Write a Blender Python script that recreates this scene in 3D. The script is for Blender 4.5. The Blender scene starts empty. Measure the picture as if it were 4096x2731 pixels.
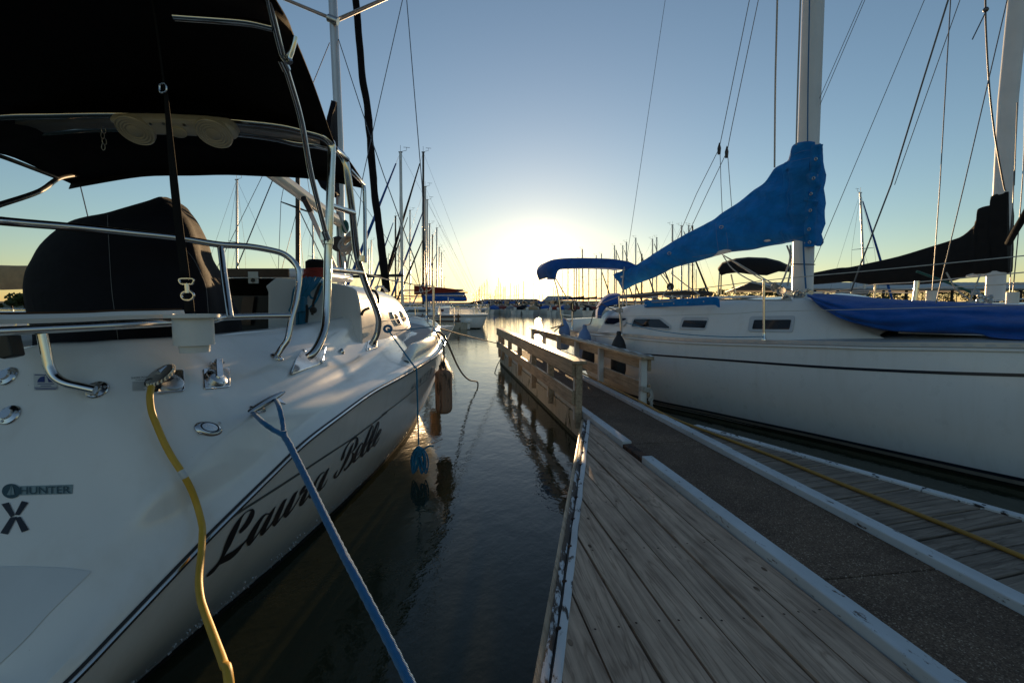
import bpy, bmesh, math, random
from math import sin, cos, tan, pi, radians, sqrt
from mathutils import Vector, Matrix, noise as mnoise
from mathutils.bvhtree import BVHTree
random.seed(7)
SC = bpy.context.scene
COL = SC.collection
V = Vector

# ------------------------------------------------------------------ camera, sky, sun, exposure
CAM_H = 1.65
FPX = 1934.0                       # focal length in pixels of a 4096 wide frame
PITCH = math.atan(150.5 / FPX)
SUN_EL, SUN_AZ = radians(3.3), radians(3.1)
cam_d = bpy.data.cameras.new('camera')
cam_d.sensor_width = 36.0
cam_d.lens = FPX / 4096 * 36
cam_d.clip_start, cam_d.clip_end = 0.05, 6000
cam = bpy.data.objects.new('camera', cam_d)
COL.objects.link(cam)
cam.location = (0, 0, CAM_H)
cam.rotation_euler = (pi / 2 - PITCH, 0, 0)
SC.camera = cam

W = bpy.data.worlds.new('World')
SC.world = W
W.use_nodes = True
wn, wl = W.node_tree.nodes, W.node_tree.links
wn.clear()
sky = wn.new('ShaderNodeTexSky')
sky.sky_type = 'NISHITA'
sky.sun_disc = False
sky.sun_elevation = SUN_EL
sky.sun_rotation = SUN_AZ
sky.altitude = 120
sky.air_density, sky.dust_density, sky.ozone_density = 1.0, 0.15, 2.2
SUN_DIR = V((sin(SUN_AZ) * cos(SUN_EL), cos(SUN_AZ) * cos(SUN_EL), sin(SUN_EL)))
bg = wn.new('ShaderNodeBackground')
bg.inputs['Strength'].default_value = 0.15
hsv = wn.new('ShaderNodeHueSaturation')
hsv.inputs['Saturation'].default_value = .88
warm = wn.new('ShaderNodeMix'); warm.data_type = 'RGBA'; warm.blend_type = 'MULTIPLY'
warm.inputs['Factor'].default_value = 1
warm.inputs['B'].default_value = (.93, .975, 1.0, 1)
wl.new(sky.outputs[0], hsv.inputs['Color']); wl.new(hsv.outputs[0], warm.inputs['A'])
wl.new(warm.outputs['Result'], bg.inputs['Color'])
# the bright aureole of hazy air round the sun (a world direction, the same from everywhere)
tc = wn.new('ShaderNodeTexCoord')
dt = wn.new('ShaderNodeVectorMath'); dt.operation = 'DOT_PRODUCT'
dt.inputs[1].default_value = SUN_DIR
wl.new(tc.outputs['Generated'], dt.inputs[0])
def wmath(op, a, b):
    n = wn.new('ShaderNodeMath'); n.operation = op
    for i, x in enumerate((a, b)):
        if isinstance(x, (int, float)): n.inputs[i].default_value = x
        else: wl.new(x, n.inputs[i])
    return n.outputs[0]
dpos = wmath('MAXIMUM', dt.outputs['Value'], 0.0)
tight = wmath('MULTIPLY', wmath('POWER', dpos, 520.0), 1.1)
mid = wmath('MULTIPLY', wmath('POWER', dpos, 90.0), 0.12)
wide = wmath('MULTIPLY', wmath('POWER', dpos, 14.0), 0.06)
def aur(col, strength):
    b = wn.new('ShaderNodeBackground'); b.inputs['Color'].default_value = (*col, 1)
    wl.new(strength, b.inputs['Strength']); return b.outputs[0]
def wadd(a, b):
    n = wn.new('ShaderNodeAddShader'); wl.new(a, n.inputs[0]); wl.new(b, n.inputs[1]); return n.outputs[0]
tot = wadd(bg.outputs[0], aur((1, .80, .50), tight))
tot = wadd(tot, aur((1, .72, .50), mid))
tot = wadd(tot, aur((1, .56, .40), wide))
wo = wn.new('ShaderNodeOutputWorld')
wl.new(tot, wo.inputs['Surface'])

sl = bpy.data.lights.new('sun', 'SUN')
sl.energy = 5.0
sl.angle = radians(0.5)
sl.color = (1.0, .66, .34)
so = bpy.data.objects.new('sun', sl)
COL.objects.link(so)
so.rotation_euler = (-SUN_DIR).to_track_quat('-Z', 'Y').to_euler()
SC.view_settings.view_transform = 'Standard'
SC.view_settings.look = 'None'
SC.view_settings.gamma = 1
SC.view_settings.exposure = 0.62
SC.cycles.use_denoising = True
SC.cycles.sample_clamp_indirect = 6.0
SC.cycles.max_bounces = 8
SC.cycles.caustics_reflective = False

# ------------------------------------------------------------------ from a place in the photograph to a place in the world
CP, SP = cos(PITCH), sin(PITCH)
def ray(u, v):
    a, b = (u - 2048) / FPX, (1365.5 - v) / FPX
    return V((a, CP + b * SP, -SP + b * CP))
EYE = V((0, 0, CAM_H))
def at(u, v, y=None, z=None):
    r = ray(u, v)
    t = y / r.y if y is not None else (z - CAM_H) / r.z
    return EYE + r * t
def on_plane(u, v, p0, n):
    r = ray(u, v)
    return EYE + r * ((p0 - EYE).dot(n) / r.dot(n))
def crop(x0, y0, s): return lambda x, y: (x0 + s * x, y0 + s * y)
S_ = crop(0, 0, 1)
Z1 = crop(0, 0, .4719); Z2 = crop(900, 0, .4719); Z3 = crop(0, 700, .4719); Z4 = crop(900, 700, .4719)
Z5 = crop(0, 1400, .4719); Z6 = crop(600, 1400, .5102)
T2 = crop(2100, 880, .3444); T3 = crop(2700, 500, .3444); T4 = crop(2300, 1000, .43365)
T5 = crop(3200, 700, .3954); T6 = crop(3000, 0, .472); T7 = crop(2000, 1250, .41455); T8 = crop(2000, 1800, .59524)
L1 = crop(780, 1650, .42735); L2 = crop(0, 2000, .46769); L3 = crop(1450, 1200, .44643); L4 = crop(2560, 1500, .65306)
L5 = crop(1880, 1040, .2551); L6 = crop(3500, 1000, .25514); L7 = crop(1100, 900, .2551); L8 = crop(1600, 1080, .17007)
def pts(z, lst): return [at(*z(x, y), y=d) for x, y, d in lst]
def ptz(z, lst): return [at(*z(x, y), z=h) for x, y, h in lst]

def cat(P, n=6, closed=False):
    """Catmull-Rom through points"""
    P = [V(p) for p in P]
    if len(P) < 3: return P
    out = []
    m = len(P)
    rng = m if closed else m - 1
    for i in range(rng):
        p1, p2 = P[i], P[(i + 1) % m]
        p0 = P[i - 1] if (i > 0 or closed) else p1 * 2 - p2
        p3 = P[(i + 2) % m] if (i + 2 < m or closed) else p2 * 2 - p1
        for k in range(n):
            t = k / n
            out.append(.5 * ((2 * p1) + (p2 - p0) * t + (2 * p0 - 5 * p1 + 4 * p2 - p3) * t * t + (3 * p1 - p0 - 3 * p2 + p3) * t ** 3))
    if not closed: out.append(P[-1].copy())
    return out
def lerp(a, b, t): return a + (b - a) * t
def interp(tab, x):
    if x <= tab[0][0]: return tab[0][1]
    for (a, fa), (b, fb) in zip(tab, tab[1:]):
        if x <= b: return fa + (fb - fa) * (x - a) / (b - a)
    return tab[-1][1]
def sag(a, b, s, n=10):
    return [lerp(a, b, i / n) - V((0, 0, s * 4 * (i / n) * (1 - i / n))) for i in range(n + 1)]

# ------------------------------------------------------------------ objects
ORG = {}
def tag(o, label=None, cat_=None, group=None, kind=None):
    if label: o['label'] = label
    if cat_: o['category'] = cat_
    if group: o['group'] = group
    if kind: o['kind'] = kind
    return o
def thing(name, label, cat_, loc=(0, 0, 0), group=None):
    o = bpy.data.objects.new(name, None)
    o.empty_display_size = .2
    o.location = loc
    COL.objects.link(o)
    ORG[o] = V(loc)
    return tag(o, label, cat_, group)

class MB:
    def __init__(s): s.v = []; s.f = []; s.m = []; s.cur = 0
    def add(s, vs, fs):
        k = len(s.v); s.v += [V(p) for p in vs]
        for f in fs: s.f.append(tuple(i + k for i in f)); s.m.append(s.cur)
        return s
    def laid(s, P, r, pitch=.05, strands=3, n=12):
        """a rope with the strands turning round it"""
        P = cat(P, 12); Q = [P[0]]; step = pitch / 7; acc = 0
        for a, b in zip(P, P[1:]):
            L = (b - a).length
            while L > 1e-9 and acc + L >= step:
                f = (step - acc) / L; a = lerp(a, b, f); Q.append(a); L = (b - a).length; acc = 0
            acc += L
        return s.tube(Q, r, n, twist=(strands, step / pitch))
    def tube(s, P, r, n=8, closed=False, flat=None, twist=None):
        P = [V(p) for p in P]
        Q = [P[0]]; R = [r[0] if isinstance(r, (list, tuple)) else r]
        for i in range(1, len(P)):
            if (P[i] - Q[-1]).length > 1e-6:
                Q.append(P[i]); R.append(r[i] if isinstance(r, (list, tuple)) else r)
        P = Q; m = len(P)
        if m < 2: return s
        up = None; vs = []
        for i in range(m):
            if closed: t = P[(i + 1) % m] - P[i - 1]
            else: t = P[min(i + 1, m - 1)] - P[max(i - 1, 0)]
            if t.length < 1e-9: t = V((0, 0, 1))
            t.normalize()
            if up is None:
                up = V((0, 0, 1)) if abs(t.z) < .9 else V((0, 1, 0))
                if flat is not None: up = V(flat[0])
            up = up - t * up.dot(t)
            if up.length < 1e-6: up = t.orthogonal()
            up.normalize()
            si = t.cross(up)
            fa = flat[1] if flat else 1
            for k in range(n):
                a = 2 * pi * k / n + pi / n
                vs.append(P[i] + (up * cos(a) * fa + si * sin(a)) * (R[i] * (1 + .055 * cos(twist[0] * a - 2 * pi * twist[1] * i)) if twist else R[i]))
        fs = []
        for i in range(m if closed else m - 1):
            j = (i + 1) % m
            for k in range(n):
                fs.append((i * n + k, i * n + (k + 1) % n, j * n + (k + 1) % n, j * n + k))
        if not closed:
            fs.append(tuple(range(n))[::-1]); fs.append(tuple((m - 1) * n + k for k in range(n)))
        return s.add(vs, fs)
    def boxf(s, o, a, b, c):
        o, a, b, c = V(o), V(a), V(b), V(c)
        vs = [o, o + a, o + a + b, o + b, o + c, o + a + c, o + a + b + c, o + b + c]
        return s.add(vs, [(0, 3, 2, 1), (4, 5, 6, 7), (0, 1, 5, 4), (1, 2, 6, 5), (2, 3, 7, 6), (3, 0, 4, 7)])
    def box(s, c, sx, sy, sz):
        return s.boxf(V(c) - V((sx, sy, sz)) / 2, (sx, 0, 0), (0, sy, 0), (0, 0, sz))
    def prism(s, P, vec):
        P = [V(p) for p in P]; n = len(P); vec = V(vec)
        return s.add(P + [p + vec for p in P], [tuple(range(n))[::-1], tuple(range(n, 2 * n))] + [(i, (i + 1) % n, n + (i + 1) % n, n + i) for i in range(n)])
    def grid(s, rows, close_u=False, cap=False):
        m, n = len(rows), len(rows[0])
        vs = [p for r in rows for p in r]
        fs = []
        for i in range(m - 1):
            for k in range(n if close_u else n - 1):
                k2 = (k + 1) % n
                fs.append((i * n + k, i * n + k2, (i + 1) * n + k2, (i + 1) * n + k))
        if cap: fs += [tuple(range(n))[::-1], tuple((m - 1) * n + k for k in range(n))]
        return s.add(vs, fs)
    def lathe(s, prof, c, axis=(0, 0, 1), n=20, sy=1.0, xdir=None):
        ax = V(axis).normalized()
        x = V(xdir) if xdir is not None else ax.orthogonal()
        x = (x - ax * x.dot(ax)).normalized(); y = ax.cross(x); c = V(c)
        rows = [[c + ax * h + (x * cos(2 * pi * k / n) + y * sin(2 * pi * k / n) * sy) * max(r, 1e-4) for k in range(n)] for r, h in prof]
        return s.grid(rows, True, True)
    def ball(s, c, r, sc=(1, 1, 1), n=10, m=7):
        c = V(c)
        rows = [[c + V((cos(2 * pi * k / n) * sin(pi * i / m) * sc[0], sin(2 * pi * k / n) * sin(pi * i / m) * sc[1], cos(pi * i / m) * sc[2])) * r for k in range(n)] for i in range(m + 1)]
        return s.grid(rows, True)
    def build(s, name, mats, parent=None, smooth=True, ang=40, bevel=0, solid=0, sub=0, weld=True):
        if not isinstance(mats, (list, tuple)): mats = [mats]
        org = ORG.get(parent, V((0, 0, 0))) if parent else V((0, 0, 0))
        if parent is None and s.v:        # a thing of one mesh: origin at the middle of its foot
            lo = [min(p[i] for p in s.v) for i in range(3)]; hi = [max(p[i] for p in s.v) for i in range(3)]
            org = V(((lo[0] + hi[0]) / 2, (lo[1] + hi[1]) / 2, lo[2]))
        me = bpy.data.meshes.new(name)
        me.from_pydata([p - org for p in s.v], [], s.f)
        for m in mats: me.materials.append(m)
        me.polygons.foreach_set('material_index', s.m)
        bm = bmesh.new(); bm.from_mesh(me)
        if weld: bmesh.ops.remove_doubles(bm, verts=bm.verts, dist=2e-5)
        bmesh.ops.recalc_face_normals(bm, faces=bm.faces)
        bm.to_mesh(me); bm.free()
        if smooth:
            me.polygons.foreach_set('use_smooth', [True] * len(me.polygons))
            if ang: me.set_sharp_from_angle(angle=radians(ang))
        o = bpy.data.objects.new(name, me)
        COL.objects.link(o)
        if parent: o.parent = parent
        else: o.location = org
        ORG[o] = org
        if solid:
            md = o.modifiers.new('solid', 'SOLIDIFY'); md.thickness = solid; md.offset = 0
        if bevel:
            md = o.modifiers.new('bevel', 'BEVEL'); md.width = bevel; md.segments = 2; md.limit_method = 'ANGLE'; md.angle_limit = radians(40)
        if sub:
            md = o.modifiers.new('sub', 'SUBSURF'); md.levels = sub; md.render_levels = sub
        return o
def bvh_of(mb):
    return BVHTree.FromPolygons([tuple(p) for p in mb.v], mb.f)
def hit(bv, u, v, off=0.0):
    r = ray(u, v).normalized()
    loc, nor, idx, dist = bv.ray_cast(EYE, r, 400)
    if loc is None: return None, None
    if nor.dot(r) > 0: nor = -nor
    return loc + nor * off, nor
def ribbon(mb, bv, P, wd, off=.0015, n=5):
    """a stroke of varying width laid on a surface; P in photo pixels, wd full widths in pixels"""
    Q = cat([V((x, y, w)) for (x, y), w in zip(P, wd)], n)
    rows = []
    for i, q in enumerate(Q):
        t = Q[min(i + 1, len(Q) - 1)] - Q[max(i - 1, 0)]
        t = V((t.x, t.y)); t = t / max(t.length, 1e-6)
        nx, ny = -t.y, t.x
        w = max(q.z, .3) / 2
        a, _ = hit(bv, q.x + nx * w, q.y + ny * w, off); b, _ = hit(bv, q.x - nx * w, q.y - ny * w, off)
        if a is None or b is None:
            if len(rows) > 1: mb.grid(rows)
            rows = []; continue
        rows.append([a, b])
    if len(rows) > 1: mb.grid(rows)
def decal(mb, bv, P, off=.0015):
    Q = []
    for x, y in P:
        a, _ = hit(bv, x, y, off)
        if a is not None: Q.append(a)
    if len(Q) > 2: mb.add(Q, [tuple(range(len(Q)))])
def plate(mb, bv, P, th):
    """polygon in photo pixels -> flat plate standing th proud of the surface"""
    cx, cy = sum(p[0] for p in P) / len(P), sum(p[1] for p in P) / len(P)
    c, n = hit(bv, cx, cy)
    Q = [on_plane(x, y, c - n * .004, n) for x, y in P]
    mb.prism(Q, n * (th + .004))
    return c, n
def text_mesh(s, shear=0.0):
    cu = bpy.data.curves.new('lettering', 'FONT'); cu.body = s; cu.shear = shear; cu.resolution_u = 4
    o = bpy.data.objects.new('lettering', cu); COL.objects.link(o)
    dg = bpy.context.evaluated_depsgraph_get(); dg.update()
    me = bpy.data.meshes.new_from_object(o.evaluated_get(dg))
    vs = [v.co.copy() for v in me.vertices]; fs = [tuple(p.vertices) for p in me.polygons]
    bpy.data.objects.remove(o); bpy.data.curves.remove(cu); bpy.data.meshes.remove(me)
    return vs, fs
def text_px(mb, s, o, xe, yb, place, shear=0.0, bold=0):
    """lettering: o = pixel of the baseline start, xe = pixel of the baseline end, yb = vector of the cap height; place(u, v) -> point"""
    vs, fs = text_mesh(s, shear)
    x0, x1 = min(v.x for v in vs), max(v.x for v in vs); h = max(v.y for v in vs)
    q = [place(o[0] + (xe[0] - o[0]) * (v.x - x0) / (x1 - x0) + yb[0] * v.y / h, o[1] + (xe[1] - o[1]) * (v.x - x0) / (x1 - x0) + yb[1] * v.y / h) for v in vs]
    if any(p is None for p in q): return
    mb.add(q, fs)

# ------------------------------------------------------------------ materials
class NT:
    def __init__(s, name):
        s.mat = bpy.data.materials.new(name); s.mat.use_nodes = True
        s.n, s.l = s.mat.node_tree.nodes, s.mat.node_tree.links
        s.p = s.n['Principled BSDF']
    def new(s, t, **k):
        n = s.n.new(t)
        for a, b in k.items(): setattr(n, a, b)
        return n
    def put(s, sock, val):
        if hasattr(val, 'is_linked') or hasattr(val, 'links'): s.l.new(val, sock)
        else: sock.default_value = (*val, 1) if isinstance(val, tuple) and len(val) == 3 and sock.type == 'RGBA' else val
    def coord(s, scale=(1, 1, 1), rotz=0, island=False):
        t = s.new('ShaderNodeTexCoord'); m = s.new('ShaderNodeMapping')
        src = t.outputs['Object']
        m.inputs['Scale'].default_value = scale
        if rotz:
            m0 = s.new('ShaderNodeMapping'); m0.inputs['Rotation'].default_value = (0, 0, rotz); s.l.new(src, m0.inputs['Vector']); src = m0.outputs[0]
        s.l.new(src, m.inputs['Vector']); out = m.outputs[0]
        if island:
            g = s.new('ShaderNodeNewGeometry'); mu = s.new('ShaderNodeMath', operation='MULTIPLY'); mu.inputs[1].default_value = 61
            s.l.new(g.outputs['Random Per Island'], mu.inputs[0])
            ad = s.new('ShaderNodeVectorMath', operation='ADD'); s.l.new(out, ad.inputs[0]); s.l.new(mu.outputs[0], ad.inputs[1])
            out = ad.outputs[0]; s.rnd = g.outputs['Random Per Island']
        return out
    def noise(s, vec, scale, detail=4, rough=.55, dist=0):
        n = s.new('ShaderNodeTexNoise'); n.inputs['Scale'].default_value = scale; n.inputs['Detail'].default_value = detail
        n.inputs['Roughness'].default_value = rough; n.inputs['Distortion'].default_value = dist
        s.l.new(vec, n.inputs['Vector']); return n.outputs['Fac']
    def voro(s, vec, scale, feature='F1', out='Distance'):
        n = s.new('ShaderNodeTexVoronoi', feature=feature); n.inputs['Scale'].default_value = scale
        s.l.new(vec, n.inputs['Vector']); return n.outputs[out]
    def ramp(s, fac, stops):
        n = s.new('ShaderNodeValToRGB'); e = n.color_ramp.elements
        while len(e) < len(stops): e.new(.5)
        for x, (p, c) in zip(e, stops):
            x.position = p; x.color = (*c, 1) if len(c) == 3 else c
        s.l.new(fac, n.inputs[0]); return n.outputs[0]
    def mix(s, fac, a, b, mode='MIX'):
        n = s.new('ShaderNodeMix', data_type='RGBA', blend_type=mode)
        s.put(n.inputs['Factor'], fac); s.put(n.inputs['A'], a); s.put(n.inputs['B'], b)
        return n.outputs['Result']
    def math(s, op, a, b):
        n = s.new('ShaderNodeMath', operation=op)
        s.put(n.inputs[0], a); s.put(n.inputs[1], b); return n.outputs[0]
    def bump(s, h, strength=.3, dist=.01, normal=None):
        b = s.new('ShaderNodeBump'); b.inputs['Strength'].default_value = strength; b.inputs['Distance'].default_value = dist
        s.l.new(h, b.inputs['Height'])
        if normal is not None: s.l.new(normal, b.inputs['Normal'])
        s.l.new(b.outputs[0], s.p.inputs['Normal']); return b.outputs[0]
    def set(s, **k):
        names = dict(col='Base Color', rough='Roughness', metal='Metallic', coat='Coat Weight', spec='Specular IOR Level', ior='IOR', sheen='Sheen Weight', coatr='Coat Roughness', trans='Transmission Weight', sss='Subsurface Weight')
        for a, b in k.items(): s.put(s.p.inputs[names[a]], b)
        return s.mat

def m_plain(name, col, rough=.5, metal=0, var=.12, scale=8, bump=0, bscale=60, coat=0, spec=.5):
    t = NT(name); c = t.coord()
    f = t.noise(c, scale, 5)
    lo = tuple(x * (1 - var) for x in col); hi = tuple(min(1, x * (1 + var)) for x in col)
    t.set(col=t.ramp(f, [(.3, lo), (.7, hi)]), rough=rough, metal=metal, coat=coat, spec=spec)
    if bump: t.bump(t.noise(c, bscale, 3), bump, .004)
    return t.mat
def m_gel(name, col=(.77, .75, .715), rough=.22, dirt=.25):
    t = NT(name); c = t.coord()
    f = t.noise(c, 1.7, 6, .6)
    base = t.ramp(f, [(.3, tuple(x * .98 for x in col)), (.65, col)])
    sp = t.voro(c, 26)
    speck = t.ramp(sp, [(.0, (1, 1, 1)), (.045, (1, 1, 1)), (.06, (0, 0, 0))])
    gate = t.ramp(t.noise(c, 9, 2), [(.56, (0, 0, 0)), (.62, (1, 1, 1))])
    k = t.mix(1.0, speck, gate, 'MULTIPLY')
    k2 = t.math('MULTIPLY', k, dirt * 1.6)
    stk = t.ramp(t.noise(t.coord((8, 8, .7)), 1.0, 5, .6), [(.52, (1, 1, 1)), (.8, (.90, .88, .85))])
    base = t.mix(.8, base, stk, 'MULTIPLY')
    t.set(col=t.mix(k2, base, (.12, .10, .08)), rough=t.ramp(t.noise(c, 5, 5), [(.3, (rough * .95,) * 3), (.7, (rough * 1.1,) * 3)]), coat=.35, coatr=.08)
    return t.mat
def m_canvas(name, col, rough=.85, weave=700, wr=.35, wscale=5, glow=0):
    t = NT(name); c = t.coord()
    f = t.noise(c, 6, 6, .6)
    t.set(col=t.ramp(f, [(.25, tuple(x * .72 for x in col)), (.75, tuple(min(1, x * 1.2) for x in col))]), rough=rough, sheen=.15 if max(col) > .05 else 0, spec=.2)
    h = t.math('ADD', t.math('MULTIPLY', t.noise(c, weave, 1), .06), t.noise(t.coord((1, 1, 2.2)), wscale, 4, .5, .6))
    t.bump(h, wr, .035)
    if glow:                       # a little light comes through the cloth
        tl = t.new('ShaderNodeBsdfTranslucent'); tl.inputs['Color'].default_value = (*[min(1, x * 1.3) for x in col], 1)
        mx = t.new('ShaderNodeMixShader'); mx.inputs[0].default_value = glow
        t.l.new(t.p.outputs[0], mx.inputs[1]); t.l.new(tl.outputs[0], mx.inputs[2]); t.l.new(mx.outputs[0], t.n['Material Output'].inputs['Surface'])
    return t.mat
def m_metal(name, col=(.62, .61, .60), rough=.13):
    t = NT(name); c = t.coord()
    t.set(col=col, metal=1.0, rough=t.ramp(t.noise(c, 14, 4), [(.35, (rough * .7,) * 3), (.75, (rough * 1.9,) * 3)]))
    return t.mat
def m_wood(name, light, dark, rotz, along='y', rough=.75, knots=True, gr=1.0, scale=1.0):
    t = NT(name)
    sc = (34 * scale, 1.5 * scale, 34 * scale) if along == 'y' else (1.5 * scale, 34 * scale, 34 * scale)
    c = t.coord(sc, rotz, True)
    rnd = t.rnd
    fine = t.noise(c, 1.0, 7, .62, .35)
    c2 = t.coord((7, .55, 7) if along == 'y' else (.55, 7, 7), rotz, True)
    broad = t.noise(c2, 1.3, 4, .5, 1.4)
    lines = t.math('FRACT', t.math('MULTIPLY', broad, 6.5), 0.0)
    col = t.ramp(fine, [(.25, dark), (.62, light)])
    grain = t.ramp(lines, [(.0, (.5, .45, .41)), (.2, (1, 1, 1)), (.85, (1, 1, 1)), (1.0, (.5, .46, .43))])
    col = t.mix(.7 * gr, col, grain, 'MULTIPLY')
    tone = t.ramp(rnd, [(.0, (.72, .73, .76)), (.5, (1, .97, .93)), (1.0, (1.16, 1.12, 1.06))])
    col = t.mix(1.0, col, tone, 'MULTIPLY')
    blot = t.noise(t.coord((1, 1, 1), rotz, True), 3.2, 5, .6)
    col = t.mix(.55, col, t.ramp(blot, [(.3, (.62, .6, .58)), (.6, (1.05, 1.03, 1.0))]), 'MULTIPLY')
    if knots:
        ck = t.coord((8.5, 4.2, 8.5) if along == 'y' else (4.2, 8.5, 8.5), rotz, True)
        kd = t.voro(ck, 1.0)
        kn = t.ramp(kd, [(.0, (.22, .17, .13)), (.055, (.32, .26, .2)), (.075, (.12, .09, .07)), (.1, (1, 1, 1))])
        gate = t.ramp(t.noise(ck, .7, 1), [(.46, (0, 0, 0)), (.5, (1, 1, 1))])
        col = t.mix(gate, col, t.mix(1.0, col, kn, 'MULTIPLY'))
    t.set(col=col, rough=rough, spec=.3)
    h = t.math('ADD', t.math('MULTIPLY', fine, .7), t.math('MULTIPLY', lines, .25))
    t.bump(h, .55, .006)
    return t.mat
def m_worn(name, paint, under, scale=7, amount=.42, rough=.5, stretch=(1, 1, 1), rotz=0, streak=True):
    """old paint with chips and stains showing what is below"""
    t = NT(name); c = t.coord(stretch, rotz)
    f = t.noise(c, scale, 8, .68, .4)
    a = t.ramp(f, [(amount - .03, (1, 1, 1)), (amount + .03, (0, 0, 0))])
    g = t.noise(t.coord(), 40, 4, .7)
    pc = t.ramp(t.noise(c, 2.6, 6, .6), [(.3, tuple(x * .72 for x in paint)), (.62, paint)])
    uc = t.ramp(g, [(.3, tuple(x * .5 for x in under)), (.7, under)])
    t.set(col=t.mix(a, pc, uc), rough=rough, spec=.35)
    t.bump(t.math('ADD', t.math('MULTIPLY', f, .8), t.math('MULTIPLY', g, .25)), .35, .004)
    return t.mat

DOCK_A = V((-.1455, .9894, 0)); DOCK_B = V((.9894, .1455, 0))
DOCK_ROT = -math.atan2(.1455, .9894)
M = {}
M['gel'] = m_gel('white gelcoat')
M['gel2'] = m_gel('off white gelcoat', (.82, .82, .82), .28, .15)
M['cream'] = m_gel('cream gelcoat', (.72, .68, .58), .35, .3)
M['nonskid'] = m_plain('grey non-skid deck', (.42, .43, .44), .7, var=.08, bump=.4, bscale=400)
M['steel'] = m_metal('stainless steel')
M['dullsteel'] = m_metal('dull steel', (.5, .49, .47), .3)
M['alu'] = m_plain('anodised mast', (.55, .55, .56), .38, .55, .06, 3)
M['whitemast'] = m_plain('white painted mast', (.68, .68, .68), .35, 0, .05, 3)
M['brownmast'] = m_plain('dark bronze mast', (.03, .024, .02), .45, .3, .2)
M['black'] = m_plain('black plastic', (.012, .012, .013), .45, 0, .2)
M['blackcanvas'] = m_canvas('black canvas', (.012, .0115, .012), wr=.25)
M['navycanvas'] = m_canvas('navy canvas', (.006, .0065, .011), wr=.4, wscale=4)
M['bluecanvas'] = m_canvas('blue canvas', (.010, .22, .58), wr=.9, wscale=7, glow=.22)
M['royalcanvas'] = m_canvas('royal blue canvas', (.012, .10, .40), wr=.9, wscale=5, glow=.1)
M['redcanvas'] = m_canvas('dark red canvas', (.20, .028, .016), wr=.3)
M['tancanvas'] = m_canvas('tan canvas', (.46, .29, .15), wr=.5)
M['greycanvas'] = m_canvas('grey canvas', (.2, .2, .21), wr=.5)
M['glass'] = m_plain('smoked window', (.012, .012, .013), .08, 0, .2, coat=.3)
M['frame'] = m_plain('window frame', (.5, .51, .52), .35, 0, .06)
M['navy'] = m_plain('navy gelcoat stripe', (.010, .014, .028), .3, 0, .15)
M['grey'] = m_plain('grey stripe', (.07, .085, .09), .4, 0, .1)
M['ink'] = m_plain('dark lettering', (.006, .007, .012), .35, 0, .1)
M['teal'] = m_plain('teal lettering', (.02, .06, .075), .4, 0, .1)
M['tealband'] = m_plain('pale teal backing', (.20, .27, .28), .4, 0, .1)
M['stickerblue'] = m_plain('sticker blue', (.012, .03, .16), .4, 0, .1)
M['sticker'] = m_plain('sticker white', (.52, .53, .53), .4, 0, .05)
M['white'] = m_plain('white plastic', (.74, .73, .70), .35, 0, .05)
M['letterwhite'] = m_plain('white lettering', (.75, .75, .72), .5, 0, .05)
M['plate'] = m_plain('perforated aluminium', (.30, .27, .23), .45, .6, .15)
M['bottom'] = m_worn('antifouling with growth', (.012, .014, .011), (.07, .055, .028), 22, .40, .8)
M['beige'] = m_plain('faded boot stripe', (.25, .22, .18), .5, 0, .15)
M['teak'] = m_plain('teak trim', (.09, .045, .024), .45, 0, .35, 14)
M['rubber'] = m_plain('black rubber', (.014, .014, .016), .6, 0, .2, bump=.1)
def m_rope(name, col, sc=130):
    t = NT(name); c = t.coord()
    w = t.new('ShaderNodeTexWave', bands_direction='DIAGONAL'); w.inputs['Scale'].default_value = sc * .5; w.inputs['Distortion'].default_value = 1.5
    t.l.new(c, w.inputs['Vector'])
    f = w.outputs['Fac']
    t.set(col=t.ramp(t.math('ADD', t.math('MULTIPLY', f, .6), t.math('MULTIPLY', t.noise(c, 60, 3), .5)), [(.2, tuple(x * .5 for x in col)), (.8, col)]), rough=.85, spec=.2, sheen=.3)
    t.bump(f, .6, .004)
    return t.mat
M['ropeblue'] = m_rope('blue rope', (.03, .20, .46), 260)
M['ropeteal'] = m_rope('teal rope', (.02, .26, .46))
M['ropewhite'] = m_rope('white rope', (.55, .52, .47))
M['ropered'] = m_rope('red rope', (.42, .045, .03))
M['ropegreen'] = m_rope('green rope', (.01, .12, .10))
M['ropedark'] = m_rope('dark rope', (.05, .045, .04))
M['wire'] = m_plain('rigging wire', (.11, .11, .12), .4, .7, .1)
M['lifeline'] = m_plain('coated lifeline', (.55, .52, .47), .5, 0, .1)
M['cord'] = m_worn('yellow power cord', (.60, .35, .04), (.2, .12, .03), 9, .34, .5)
M['cordor'] = m_worn('orange yellow hose', (.40, .22, .045), (.2, .11, .03), 9, .3, .55)
M['fender'] = m_worn('weathered fender', (.36, .21, .14), (.14, .09, .065), 10, .45, .75, (1, 1, .35))
M['fenderblue'] = m_plain('blue fender', (.13, .24, .48), .4, 0, .1)
M['deckwood'] = m_wood('weathered deck boards', (.64, .465, .355), (.29, .205, .155), DOCK_ROT)
M['railwood'] = m_wood('weathered railing wood', (.58, .44, .30), (.27, .19, .12), DOCK_ROT, rough=.45)
M['crosswood'] = m_wood('dark weathered boards', (.36, .29, .23), (.08, .06, .046), DOCK_ROT - radians(8), along='x')
M['postwood'] = m_worn('post with old white paint', (.70, .69, .66), (.26, .17, .10), 9, .34, .6, (1, 1, .25))
M['rail_post'] = m_worn('bare wood post', (.34, .26, .19), (.16, .11, .08), 9, .40, .7, (2.4, 2.4, .25))
M['curb'] = m_worn('chipped white curb paint', (.62, .64, .66), (.11, .06, .035), 26, .37, .55, (1, .45, 1), DOCK_ROT)
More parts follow.
